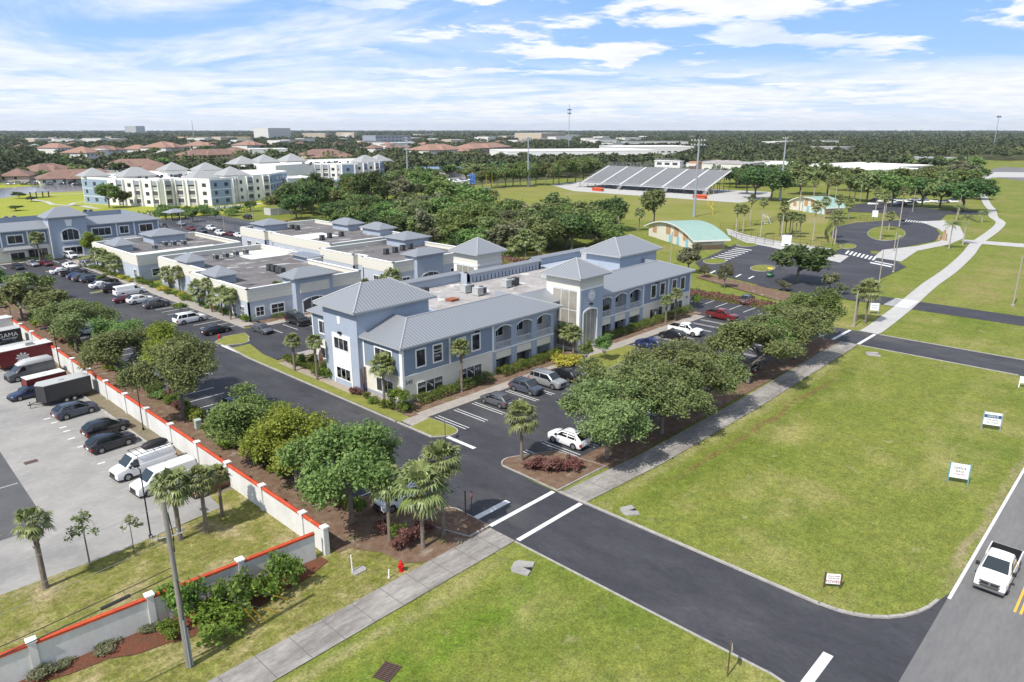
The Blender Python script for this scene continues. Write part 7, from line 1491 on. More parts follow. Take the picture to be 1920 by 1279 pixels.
for (bx, by, yt, lab) in ((197, 655, 592, 'leaning pale lamp post among the strip oaks'), (72, 562, 530, 'pale lamp post in the oaks near the left edge'), (1600, 612, 545, 'wooden pole beside the oak at the second drive'), (421, 432, 403, 'lamp pole between parked cars in the rear lot'), (341, 428, 398, 'lamp pole by the straw coloured island'), (565, 408, 386, 'lamp pole at the corner by the long roof'), (938, 465, 418, 'pale pole against the tree belt'), (1107, 445, 408, 'pole before the dark belt trees'), (1158, 456, 405, 'pole left of the barrel roofed building'), (1257, 497, 435, 'rust coloured pole behind the right rear tower'), (475, 414, 390, 'pole beside the black sport utility in the rear lot')):
    lamp(bx, by, yt, lab, head=False, r=.15 if bx != 197 else .12)
lamp(1650 - 2, 530, 468, 'wooden pole at the second drive verge near the school', r=.13, head=False); lamp(1675, 510, 444, 'pale lamp pole beside the school drive', r=.14); lamp(1899, 573, 480, 'pale pole cut by the right edge near the third drive', r=.16, head=False)
SCL = 'slim lamp poles on the school grounds'
for (bx, by, yt) in ((1612, 381, 342), (1711, 396, 352), (1676, 470, 435), (1660, 400, 380), (1797, 402, 365)): lamp(bx, by, yt, 'slim pale pole on the school grounds beyond the turning loop', r=.14, head=False, group=SCL)
# ---- stadium masts
def mast(bx, by, ytop, label, wid, rows=2):
    c = G(bx, by); lo, hi = 5, 80
    for _ in range(40):
        q = (lo + hi) / 2; d = Vector((c.x, c.y, q - CAM_H)); yy = CY - F_PX * d.dot(_U) / d.dot(_F); lo, hi = (q, hi) if yy > ytop else (lo, q)
    T = thing('floodlight_mast', label, 'floodlight', (c.x, c.y, 0), 0, 'tall floodlight masts round the playing field'); h = lo
    b = MB(); b.tube([(0, 0, -.1), (0, 0, 3), (0, 0, h)], [.62, .55, .28], 10); b.build('mast', ['galv'], T)
    ax = Vector((math.sin(yaw), -math.cos(yaw), 0))
    for r in range(rows):
        z = h - .4 - 1.7 * r; b = MB(); b.tube([ax * -wid / 2 + Vector((0, 0, z)), ax * wid / 2 + Vector((0, 0, z))], .09, 6); b.build('crossarm', ['galv'], T)
        n = max(3, int(wid / 1.1))
        for k in range(n):
            p = ax * (-wid / 2 + wid * (k + .5) / n) + Vector((-.2, .1, z + .38)); b = MB(); b.tube([p, p + Vector((-.25, .12, -.12))], [.16, .36], 8); b.build('floodlight', ['sticker'], T)
mast(1301, 406, 262, 'tallest floodlight mast with two lamp rows behind the barrel roof', 6.2); mast(1462, 376, 258, 'floodlight mast beside the dark school oaks', 3.0); mast(765, 346, 258, 'floodlight mast rising from the belt trees left of the field', 2.6); mast(990, 350, 256, 'floodlight mast at the far left corner of the field', 5.0)
# ---- bleachers
def bleachers():
    T = thing('bleachers', 'long grey aluminium grandstand with six seat blocks and a railed top', 'grandstand', (350, 191, 0))
    M['alu'] = mat('aluminium planks', (0.42, 0.425, 0.44), .6, var=.10, scale=.3); M['alu_light'] = mat('bright aluminium', (0.50, 0.50, 0.51), .6)
    L_, D, z0, z1, n = 82, 27, 2.6, 11.4, 30
    aisles = [0, 13.7, 26.4, 40.5, 54.6, 68.0, 82]
    for i in range(6):
        b = MB(); a, c = aisles[i] + .7, aisles[i + 1] - .7
        for k in range(n):
            x = D * k / n; z = z0 + (z1 - z0) * k / n; b.box(x, x + D / n * 1.04, a, c, z - .08, z); b.box(x, x + .06, a, c, z - (z1 - z0) / n - .02, z - .08); b.box(x + .42, x + .74, a, c, z + .30, z + .42, 1)
        b.build('seat_block', [mat('grey treads', (0.30, 0.305, 0.315), .7, var=.1, scale=.3), 'alu'], T)
    for y in aisles:
        b = MB(); b.add([(0, y - .65, z0 + .1), (D, y - .65, z1 + .1), (D, y + .65, z1 + .1), (0, y + .65, z0 + .1)], [(0, 1, 2, 3)]); b.build('aisle', ['alu_light'], T)
    b = MB(); b.box(-2.2, 0, -2, L_ + 2, z0 - .2, z0 - .02); b.build('walkway', ['alu_light'], T)
    for nm, x, z, y0, y1 in (('front_railing', -2.2, z0, -2, L_ + 2), ('top_railing', D + .3, z1, 0, L_)):
        b = MB()
        for h in (.5, 1.05) if x < 0 else (.8, 1.6, 2.3): b.tube([(x, y0, z + h), (x, y1, z + h)], .035, 4)
        for k in range(33): y = y0 + (y1 - y0) * k / 32; b.tube([(x, y, z - .1), (x, y, z + (1.05 if x < 0 else 2.3))], .04, 4)
        b.build(nm, ['alu_light'], T)
    for y in (-.1, L_ + .1):
        b = MB()
        for h in (.6, 1.2): b.tube([(0, y, z0 + h), (D, y, z1 + h)], .035, 4)
        for k in range(15): b.tube([(D * k / 14, y, z0 + (z1 - z0) * k / 14), (D * k / 14, y, z0 + (z1 - z0) * k / 14 + 1.2)], .035, 4)
        b.build('side_railing', ['alu_light'], T)
    b = MB()
    for y in np.linspace(0, L_, 15):
        for k, x in enumerate((-1.8, 6, 13, 20, 26.5)): zz = z0 - .2 if x < 0 else z0 + (z1 - z0) * x / D - .2; b.box(x - .1, x + .1, y - .1, y + .1, -.1, zz)
        b.tube([(-1.8, y, .2), (26.5, y, z1 - .4)], .06, 4)
    b.build('understructure', ['acdark'], T)
    for y in (-2, 22, 52, L_ + 1):
        b = MB()
        for k in range(12): b.box(-2.3 - .3 * k, -2.0 - .3 * k, y - .9, y + .9, z0 - .22 * k - .25, z0 - .22 * k - .18)
        for s in (-.9, .9): b.tube([(-2.2, y + s, z0 + 1), (-5.6, y + s, 1)], .04, 4); b.tube([(-2.2, y + s, z0), (-5.6, y + s, .1)], .05, 4)
        b.build('stair', ['alu_light'], T)
    P_ = thing('press_box', 'white press box with three dark windows above the grandstand', 'press box', (378.5, 224, 0))
    b = MB(); b.box(0, 4, 0, 17, 11.6, 15.2); b.box(.5, 3.5, 1, 2, 0, 11.6); b.box(.5, 3.5, 15, 16, 0, 11.6); b.box(-.4, 4.4, -.4, 17.4, 15.2, 15.5); b.build('cabin', ['stucco_white'], P_)
    for y in (1.5, 6.8, 12.1):
        b = MB(); b.box(-.06, 0, y, y + 3.4, 13.0, 14.4); b.build('window', ['glass'], P_)
    b = MB()
    for h in (16, 16.5): b.tube([(0, 0, h), (0, 17, h)], .05, 4)
    b.build('roof_railing', ['alu_light'], P_)
    P2 = thing('stair_tower', 'orange brick stair tower with a white awning beside the press box', 'tower', (381, 213.5, 0)); b = MB(); b.box(0, 4, 0, 6, -.1, 15.4); b.build('wall', [mat('orange stucco', (0.42, 0.23, 0.13), .9)], P2); b = MB(); b.add([(-2, 1, 13), (-2, 7, 13), (0, 7, 14.2), (0, 1, 14.2)], [(0, 3, 2, 1), (0, 1, 2, 3)]); b.build('awning', ['stucco_white'], P2)
    for (px, py, lab) in ((1121, 358, 'orange covered team bench at the left end of the grandstand'), (1312, 372, 'orange covered team bench at the right end of the grandstand')):
        c = G(px, py); T2 = thing('team_bench', lab, 'bench', (c.x, c.y, 0), R(-6)); b = MB(); b.box(-1.0, 1.0, -3.6, 3.6, 0.0, 1.3); b.add([(-1.3, -3.8, 1.3), (1.3, -3.8, 1.9), (1.3, 3.8, 1.9), (-1.3, 3.8, 1.3)], [(0, 1, 2, 3)]); b.build('cover', [mat('orange red tarp', (0.50, 0.085, 0.03), .7)], T2)
bleachers()
c0, c1 = G(958, 384), G(985, 389)
T = thing('small_grandstand', 'small black and blue stand partly hidden at the near edge of the field', 'grandstand', (c0.x, c0.y, 0), math.atan2(c1.y - c0.y, c1.x - c0.x)); l_ = (c1 - c0).length + 3
b = MB()
for k in range(6): b.box(0, l_, -k * .8, -k * .8 + .7, .6 + .5 * k, .7 + .5 * k)
b.build('seats', ['blacksheet'], T); b = MB(); b.box(0, l_, -5.2, -5.0, 0, 1.3); b.build('blue_screen', [mat('blue mesh', (0.04, 0.06, 0.20), .8)], T)
# goals
def goalpost(bx, by, label, rz):
    c = G(bx, by); T = thing('goalpost', label, 'goalpost', (c.x, c.y, 0), R(rz), 'yellow goalposts'); m = mat('yellow paint', (0.75, 0.50, 0.03), .5)
    b = MB(); b.tube([(0, 0, 0), (0, 0, 2.2), (1.2, 0, 3.2)], .14, 6); b.tube([(1.2, -2.9, 3.2), (1.2, 2.9, 3.2)], .09, 6)
    for y in (-2.9, 2.9): b.tube([(1.2, y, 3.2), (1.2, y, 9.5)], .07, 6)
    b.build('frame', [m], T)
goalpost(1336, 402, 'yellow goalpost at the right end of the field', 100); goalpost(914, 356, 'yellow goalpost at the scoreboard end of the field', -80)
def soccer_goal(bx, by, rz, label, w=7.3):
    c = G(bx, by); T = thing('football_goal', label, 'goal', (c.x, c.y, 0), R(rz), 'white football goals'); b = MB(); h = w / 2
    for y in (-h, h): b.tube([(0, y, 0), (0, y, 2.44), (1.0, y, 2.44), (2.2, y, .1), (0, y, .05)], .07, 5)
    b.tube([(0, -h, 2.44), (0, h, 2.44)], .07, 5); b.tube([(2.2, -h, .1), (2.2, h, .1)], .05, 5); b.build('frame', ['sticker'], T)
    b = MB()
    for k in range(13): y = -h + w * k / 12; b.tube([(1.0, y, 2.44), (2.2, y, .1)], .014, 3, cap=False)
    for k in range(6): t = k / 5; b.tube([(1 + 1.2 * t, -h, 2.44 - 2.34 * t), (1 + 1.2 * t, h, 2.44 - 2.34 * t)], .014, 3, cap=False)
    b.build('net', ['sticker'], T)
soccer_goal(914, 360, 100, 'white football goal beside the blue scoreboard'); soccer_goal(1432, 417, -60, 'white football goal before the palm clump')
c = G(886, 362); T = thing('scoreboard', 'blue scoreboard on two posts at the far left of the field', 'scoreboard', (c.x, c.y, 0), R(-30)); b = MB(); b.box(-.4, .4, -5.5, 5.5, 5.2, 10.0); b.build('board', [mat('scoreboard blue', (0.06, 0.15, 0.42), .6)], T)
for y in (-3, 3): b = MB(); b.box(-.2, .2, y - .2, y + .2, -.1, 5.2); b.build('post', ['acdark'], T)
for (y, z) in ((-3.6, 6.2), (-1, 6.2), (1.6, 6.2), (0, 8.6), (-4.4, 8), (4.2, 8)): b = MB(); b.box(-.44, -.4, y - .7, y + .7, z - .5, z + .5); b.build('display', ['black'], T)
# ---- barrel roofed buildings
M['teal'] = mat('teal metal roof', (0.27, 0.39, 0.345), .7, var=.05, scale=.4, col2=(0.25, 0.365, 0.32)); M['orange'] = mat('orange panel', (0.45, 0.28, 0.16), .9); M['ltblue'] = mat('light blue door', (0.25, 0.50, 0.62), .6); M['brick'] = mat('tan masonry', (0.40, 0.27, 0.18), .9, var=.15, scale=1.5)
def barrel(px0, px1, label, depth, rise, eave, ends=True):
    p, q = G(*px0), G(*px1); d = q - p; L_ = d.length; T = thing('barrel_roofed_building', label, 'building', (p.x, p.y, 0), math.atan2(d.y, d.x)); n = 16
    zf = lambda t: eave + rise * (1 - (2 * t - 1) ** 2)
    b = MB()     # the arched end facing the camera lies along local X, depth goes to +Y
    for (y, o) in ((0, 1), (depth, -1)):
        for k in range(n): ta, tb = k / n, (k + 1) / n; q4 = [(L_ * ta, y, -.1), (L_ * tb, y, -.1), (L_ * tb, y, zf(tb)), (L_ * ta, y, zf(ta))]; b.add(q4, [(0, 1, 2, 3) if o > 0 else (3, 2, 1, 0)])
    b.add([(0, 0, -.1), (0, depth, -.1), (0, depth, eave), (0, 0, eave)], [(0, 3, 2, 1)]); b.add([(L_, 0, -.1), (L_, depth, -.1), (L_, depth, eave), (L_, 0, eave)], [(0, 1, 2, 3)]); b.build('wall', ['stucco_cream'], T)
    b = MB(); E = 0.9
    for k in range(-1, n + 1):
        ta, tb = k / n, (k + 1) / n; za, zb = zf(ta) + .12, zf(tb) + .12
        b.add([(L_ * ta, -E, za), (L_ * tb, -E, zb), (L_ * tb, depth + E, zb), (L_ * ta, depth + E, za)], [(0, 1, 2, 3)], 0); b.add([(L_ * ta, -E, za - .3), (L_ * tb, -E, zb - .3), (L_ * tb, -E, zb), (L_ * ta, -E, za)], [(0, 1, 2, 3)], 1); b.add([(L_ * ta, -E, za - .3), (L_ * tb, -E, zb - .3), (L_ * tb, depth + E, zb - .3), (L_ * ta, depth + E, za - .3)], [(3, 2, 1, 0)], 1)
    t1 = (n + 1) / n; b.add([(L_ * t1, -E, zf(t1) - .33), (L_ * t1, depth + E, zf(t1) - .33), (L_ * t1, depth + E, zf(t1) + .12), (L_ * t1, -E, zf(t1) + .12)], [(0, 1, 2, 3)], 1); b.build('roof', ['teal', 'trim'], T)
    for f in (.10, .42, .60, .80):
        x = L_ * f; h = zf(f) - .9; b = MB(); b.box(x, x + L_ * .10, -.06, -.01, h * .45, h); b.build('orange_panel', ['orange'], T)
    for f in (.50, .67, .86): x = L_ * f; b = MB(); b.box(x, x + 1.5, -.10, -.02, 0, 2.4); b.build('door', ['ltblue'], T)
    b = MB(); b.box(L_ + .01, L_ + .06, 0, depth * .98, 0, 1.1); b.build('masonry_base', ['brick'], T); b = MB(); b.box(L_ + .02, L_ + .08, depth * .1, depth * .62, 1.5, 2.9); b.build('shutter', ['acgrey'], T)
    return T
barrel((1216, 441), (1298, 468), 'school building with a curved teal roof and orange striped arched front', 10, 2.5, 3.4); barrel((1480, 392), (1546, 402), 'smaller school building with a curved teal roof behind the tall palms', 9, 2.6, 3.4)
# ---- chain fences and bits on the school grounds
def fence(pts, h, label, group='black chain fences on the school grounds'):
    P3 = [G(*p) for p in pts]; T = thing('chain_fence', label, 'fence', tuple(P3[0]), 0, group); b = MB(); o = P3[0]; k2 = MB()
    for i in range(len(P3) - 1):
        a, c = P3[i] - o, P3[i + 1] - o; n = max(1, int((c - a).length / 3))
        for z in (.1, h / 2, h): k2.tube([a + Vector((0, 0, z)), c + Vector((0, 0, z))], .025, 4)
        for k in range(n + 1): p = a.lerp(c, k / n); b.tube([p, p + Vector((0, 0, h))], .04, 4)
        for k in range(int((c - a).length / .5)): p = a.lerp(c, k * .5 / (c - a).length); k2.tube([p, p + Vector((0, 0, h))], .010, 3, cap=False)
    b.build('fence_posts', ['black'], T); k2.build('rails', ['black'], T)
fence(((1375, 437), (1420, 448), (1480, 458), (1560, 466), (1582, 462)), 1.8, 'black fence along the pale walk by the short palm clump'); fence(((1553, 455), (1546, 440), (1560, 425), (1600, 415), (1650, 411), (1700, 406)), 1.8, 'black fence curving round the turning loop'); fence(((1350, 428), (1375, 428), (1440, 420), (1455, 413)), 1.8, 'black fence behind the football goal'); fence(((1362, 440), (1400, 452), (1450, 460)), 1.5, 'black fence at the school car park edge')
def cabinet(px, py, w, h, label, m='signwhite'):
    c = G(px, py); T = thing('equipment_cabinet', label, 'cabinet', (c.x, c.y, 0), R(20), 'white cabinets on the school grounds'); b = MB(); b.box(-w / 2, w / 2, -w / 2, w / 2, .15, h); b.build('body', [m], T); b = MB(); b.box(-w * .3, w * .3, -w * .3, w * .3, h, h + .2); b.box(-w * .4, -w * .3, -w * .52, -w * .5, .3, h * .8); b.build('vent', ['acgrey'], T)
    b = MB(); b.box(-w * .55, w * .55, -w * .55, w * .55, -.05, .15); b.build('plinth', ['conc'], T)
cabinet(1474, 461, 2.6, 3.0, 'tall white cabinet at the school car park'); cabinet(1556, 400, 2.0, 2.2, 'small white cabinet before the smaller curved roof'); cabinet(1640, 407, 2.0, 2.4, 'white cabinet at the pedestrian crossing')
c = G(1772, 451); T = thing('stone_bench_sculpture', 'group of upright tan stones in a dark bed beside the loop', 'sculpture', (c.x, c.y, 0))
for i, (x, y, h) in enumerate(((0, 0, 2.2), (1.2, .8, 3.0), (-1.0, 1.4, 1.6))): b = MB(); b.prism([(x - .5, y - .25), (x + .4, y - .3), (x + .5, y + .2), (x - .4, y + .3)], -.05, h); b.build('stone', ['brick'], T)
# shelter by the lake
c = G(75, 370); T = thing('picnic_shelter', 'small open shelter with a grey roof on the lakeside lawn', 'shelter', (c.x, c.y, 0), R(20)); b = MB(); b.hip(-4, 4, -3, 3, 3.0, 4.4, mi=0, th=.2); b.build('roof', ['roofgrey'], T)
for x in (-3.2, 3.2):
    for y in (-2.3, 2.3): b = MB(); b.box(x - .2, x + .2, y - .2, y + .2, -.1, 3.0); b.build('post', ['brownpost'], T)
c = G(330, 412); T = thing('picnic_shelter', 'small open shelter with a pale roof behind the far left office', 'shelter', (c.x, c.y, 0), R(10)); b = MB(); b.hip(-3.6, 3.6, -2.8, 2.8, 3.0, 4.2, mi=0, th=.2); b.build('roof', ['roofgrey'], T)
for x in (-2.8, 2.8):
    for y in (-2.0, 2.0): b = MB(); b.box(x - .2, x + .2, y - .2, y + .2, -.1, 3.0); b.build('post', ['brownpost'], T)
c = G(526, 402); T = thing('waste_enclosure', 'pale walled waste enclosure at the corner of the hedged rear lot', 'enclosure', (c.x, c.y, 0)); b = MB(); b.box(-4, 4, -.2, .2, -.1, 2.6); b.box(-4.4, -4, -.2, 5, -.1, 2.6); b.box(4, 4.4, -.2, 5, -.1, 2.6); b.build('wall', ['stucco_grey'], T); b = MB(); b.box(-1, 1, -.3, -.2, .1, 2.4); b.build('gate', ['acgrey'], T)
# antenna towers
def tower(bx, by, ytop, label, r, plats):
    c = G(bx, by); lo, hi = 5, 200
    for _ in range(40):
        q = (lo + hi) / 2; d = Vector((c.x, c.y, q - CAM_H)); yy = CY - F_PX * d.dot(_U) / d.dot(_F); lo, hi = (q, hi) if yy > ytop else (lo, q)
    T = thing('antenna_tower', label, 'antenna tower', (c.x, c.y, 0)); b = MB(); b.tube([(0, 0, 0), (0, 0, lo)], [r, r * .6], 8); b.build('mast', ['galv'], T)
    for f in plats:
        b = MB()
        for k in range(3):
            a = 2 * PI * k / 3 + .4
            for j in (-1, 0, 1): x, y = r * 4 * math.cos(a) - j * r * 2.2 * math.sin(a), r * 4 * math.sin(a) + j * r * 2.2 * math.cos(a); b.box(x - r * .5, x + r * .5, y - r * .5, y + r * .5, lo * f - r * 2.2, lo * f + r * 2.2)
            b.tube([(0, 0, lo * f), (r * 4 * math.cos(a), r * 4 * math.sin(a), lo * f)], r * .3, 4)
        b.build('antenna_array', ['acdark'], T)
tower(1066, 283, 195, 'tall antenna tower standing alone above the horizon', .55, (.80, .88)); tower(1862, 280, 217, 'dark antenna tower near the right edge above the woods', .65, (.97,)); tower(364, 264, 226, 'thin distant lattice tower above the left horizon', 1.2, ())
# ================================================================== the town and woods beyond
M['tile'] = mat('terracotta tile roof', (0.24, 0.145, 0.112), .8, var=.15, scale=.25, col2=(0.19, 0.115, 0.09)); M['tile2'] = mat('orange tile roof', (0.29, 0.17, 0.125), .8, var=.15, scale=.25)
M['yellowwall'] = mat('pale yellow stucco', (0.60, 0.50, 0.30), .9); M['tanwall'] = mat('tan stucco', (0.48, 0.40, 0.31), .9); M['palewall'] = mat('pale stucco', (0.62, 0.61, 0.58), .9); M['aptwhite'] = mat('white apartment stucco', (0.78, 0.765, 0.72), .9, var=.03, scale=.2); M['aptblue'] = mat('apartment blue', (0.25, 0.325, 0.42), .9); M['bluegreyroof'] = mat('blue grey metal roof', (0.22, 0.30, 0.42), .6); M['whitetop'] = mat('white flat roof', (0.74, 0.73, 0.70), .9, var=.08, scale=.1); M['winfar'] = glass_mat('far window', (0.05, 0.055, 0.06), .15); M['screen'] = mat('screened balcony', (0.085, 0.083, 0.09), .8); M['roofpale'] = mat('pale grey metal roof', (0.31, 0.315, 0.31), .6)
SOLID = []
def far_building(name, label, pl, pr, depth, h, wallm, roofm, roof='flat', rh=3.0, group=None, win=None, cat='building', floors=1):
    p, q = G(*pl), G(*pr); d = q - p; L_ = d.length; T = thing(name, label, cat, (p.x, p.y, -.1), math.atan2(d.y, d.x), group); n = Vector((-d.y, d.x, 0)).normalized()
    mid = p + d / 2 + n * depth / 2; SOLID.append((mid.x, mid.y, max(L_, depth) * .55))
    b = MB(); b.box(0, L_, 0, depth, -.2, h); b.build('wall', [wallm], T); b = MB()
    if roof == 'flat':
        b.box(-.2, L_ + .2, -.2, .3, h, h + .7); b.box(-.2, L_ + .2, depth - .3, depth + .2, h, h + .7); b.box(-.2, .3, .3, depth - .3, h, h + .7); b.box(L_ - .3, L_ + .2, .3, depth - .3, h, h + .7); b.sheet([(0.3, .3), (L_ - .3, .3), (L_ - .3, depth - .3), (.3, depth - .3)], h + .15, 0); b.build('roof', [roofm], T)
    else:
        b.hip(-1, L_ + 1, -1, depth + 1, h, h + rh, mi=0, th=.3); b.build('roof', [roofm], T)
        if L_ > 30: 
            b = MB(); k = L_ * .3; b.hip(k, k + min(14, L_ * .25), -4, depth * .5, h - .2, h + rh * .75, mi=0, th=.3); b.build('roof', [roofm], T)
    if win:
        ww, gap = win; m_ = int((L_ - 2) / (ww + gap))
        m_ = min(m_, 24)
        for f in range(floors):
            for k in range(m_):
                x = 1.5 + k * (L_ - 3) / max(1, m_); z = h * (f + .35) / floors
                b = MB(); b.box(x, x + ww, -.12, -.02, z, z + min(1.7, h / floors * .5)); b.build('window', ['winfar'], T)
    return T
HOU = 'terracotta roofed houses among the trees'
houses = [((0, 340), (55, 339), 20, 3.4, 'tanwall', 'tile', 4.5, 'low terracotta roofed house cut by the left edge behind the lake'), ((76, 347), (232, 341), 22, 3.6, 'palewall', 'tile', 5.0, 'long low house with a red tile roof across the lake'), ((72, 331), (150, 326), 24, 3.6, 'palewall', 'tile', 5.0, 'red tiled house tucked behind the long lakeside house'), ((188, 322), (308, 320), 26, 4.0, 'palewall', 'tile', 5.5, 'wide red tiled building behind the white apartments, left one'), ((262, 333), (340, 330), 20, 4.0, 'palewall', 'tile', 5.0, 'red tiled building peeping over the apartment roofs'),
          ((355, 307), (455, 303), 26, 8.0, 'yellowwall', 'tile', 5.5, 'two storey yellow building with red tile roof'), ((440, 320), (485, 318), 18, 6.0, 'yellowwall', 'tile', 4.0, 'red tiled house right behind the apartments'), ((575, 301), (655, 299), 28, 6.0, 'yellowwall', 'tile', 6.0, 'broad red roofed house above the second apartment block'), ((596, 307), (632, 306), 18, 6.0, 'yellowwall', 'tile', 4.0, 'small red roof just over the second apartment block, left'), ((640, 306), (670, 305), 18, 6.0, 'yellowwall', 'tile', 4.0, 'small red roof just over the second apartment block, right'),
          ((805, 294), (872, 291), 40, 8.0, 'palewall', 'tile2', 7.0, 'large orange roofed house cluster right of the centre mast'), ((868, 292), (888, 291), 20, 6.0, 'palewall', 'tile2', 4.0, 'small orange roof beside the large orange cluster'), ((891, 288), (958, 283), 40, 7.0, 'tanwall', 'tile2', 6.5, 'second large orange roofed cluster before the white warehouse'), ((690, 284), (702, 284), 18, 6.0, 'palewall', 'tile', 4.5, 'first of five small red roofed houses in a row'), ((704, 286), (719, 285), 18, 6.5, 'palewall', 'tile', 4.5, 'second of five small red roofed houses in a row'), ((722, 285), (735, 285), 18, 6.5, 'palewall', 'tile', 4.5, 'middle of five small red roofed houses in a row'), ((738, 285), (753, 285), 18, 6.5, 'palewall', 'tile', 4.5, 'fourth of five small red roofed houses in a row'), ((755, 284), (768, 284), 18, 6.5, 'palewall', 'tile', 4.5, 'last of five small red roofed houses in a row'),
          ((312, 289), (352, 287), 40, 9.0, 'palewall', 'tile2', 8.0, 'white walled house with a broad orange hip roof'), ((382, 283), (406, 282), 40, 8, 'palewall', 'tile2', 7.0, 'far orange roofed house right of the broad one'), ((464, 283), (500, 282), 40, 9, 'palewall', 'tile2', 7.0, 'orange roofed far house above the yellow one'), ((165, 305), (198, 303), 30, 10.0, 'palewall', 'tile2', 6.0, 'white three storey house with an orange tower roof'), ((110, 290), (140, 289), 40, 9, 'palewall', 'tile2', 6, 'far orange roofed house on the left'), ((202, 292), (240, 290), 34, 7, 'palewall', 'tile', 6, 'far red roofed house with white walls left of centre'), ((265, 288), (290, 287), 34, 6, 'palewall', 'tile2', 6, 'small far orange roof left of the broad hip roof'), ((440, 292), (470, 291), 30, 6, 'palewall', 'tile', 5, 'small far red roof above the apartments')]
for (pl, pr, dp, h, wm, rm_, rh, lab) in houses: far_building('tile_roofed_house', lab, pl, pr, dp, h, wm, rm_, 'hip', rh, HOU, (1.6, 3.4), 'house', 1 if h < 6 else 2)
WHT = 'pale flat roofed buildings in the distance'
flats = [((952, 300), (1232, 297), 90, 9, 'whitetop', 'whitetop', 'huge long white warehouse roof beyond the field', None), ((1153, 292), (1300, 291), 70, 11, 'palewall', 'whitetop', 'white building with dark window bands behind the warehouse', (5, 4)), ((1285, 326), (1400, 330), 60, 8, 'palewall', 'membrane_light', 'pale school block right behind the grandstand', (2, 6)), ((1436, 330), (1500, 331), 60, 8, 'palewall', 'whitetop', 'pale school block between the mast and the oaks', None), ((1520, 326), (1660, 334), 60, 7, 'palewall', 'whitetop', 'long white roofed school block behind the palms', None), ((1600, 342), (1730, 340), 60, 7.5, 'palewall', 'whitetop', 'white roofed block with a tan corner', (2, 8)),
         ((1690, 308), (1760, 309), 40, 6, 'stucco_grey', 'roofpale', 'grey metal roofed hall near the right woods', None), ((1752, 309), (1830, 311), 30, 6, 'tanwall', 'roofpale', 'tan building with small pale roof turrets near the right woods', (3, 6)), ((1015, 264), (1060, 263), 100, 22, 'tanwall', 'whitetop', 'far tan warehouse by the antenna tower', None), ((504, 260), (546, 259), 60, 38, 'palewall', 'whitetop', 'far white tower block on the left horizon', (7, 7)), ((567, 259), (610, 259), 60, 18, 'tanwall', 'whitetop', 'far low pale block right of the tower block', None), ((630, 258), (664, 258), 60, 20, 'tanwall', 'whitetop', 'far pale yellow block left of the grey apartments', None), ((705, 272), (772, 271), 60, 20, 'stucco_mid', 'roofpale', 'far four storey grey blue apartments', (5, 5)), ((722, 277), (770, 276), 40, 8, 'palewall', 'whitetop', 'white low building before the grey blue apartments', None), ((235, 251), (256, 251), 150, 60, 'stucco_grey', 'stucco_grey', 'blocky tower silhouette on the left horizon', None),
         ((790, 332), (880, 329), 30, 5, 'palewall', 'bluegreyroof', 'low building with a blue roof behind the parked cars', (3, 6)), ((886, 329), (935, 327), 30, 5, 'tanwall', 'roofpale', 'low tan roofed building beyond the field corner', None), ((945, 326), (965, 325), 20, 5, 'palewall', 'bluegreyroof', 'small blue roofed building beyond the field trees', None), ((345, 262), (470, 261), 90, 9, 'yellowwall', 'tile2', 'far line of tan and orange roofs at left', None), ((150, 268), (240, 266), 90, 8, 'yellowwall', 'whitetop', 'far pale rooftops among left woods', None), ((1500, 284), (1570, 286), 60, 7, 'stucco_grey', 'membrane_light', 'far grey storage yard roofs before the dark woods', None), ((1180, 273), (1290, 273), 60, 8, 'stucco_grey', 'roofpale', 'far grey shed roofs above the white school', None), ((170, 296), (205, 295), 30, 9, 'palewall', 'whitetop', 'far white block left of the orange roofs', (2, 4)), ((470, 292), (540, 291), 40, 8, 'palewall', 'whitetop', 'far white rooftops above the first apartments', None)]
for (pl, pr, dp, h, wm, rm_, lab, win) in flats: far_building('flat_roofed_building', lab, pl, pr, dp, h, wm, rm_, 'flat', 0, WHT, win, 'building', max(1, int(h / 6)) if win else 1)
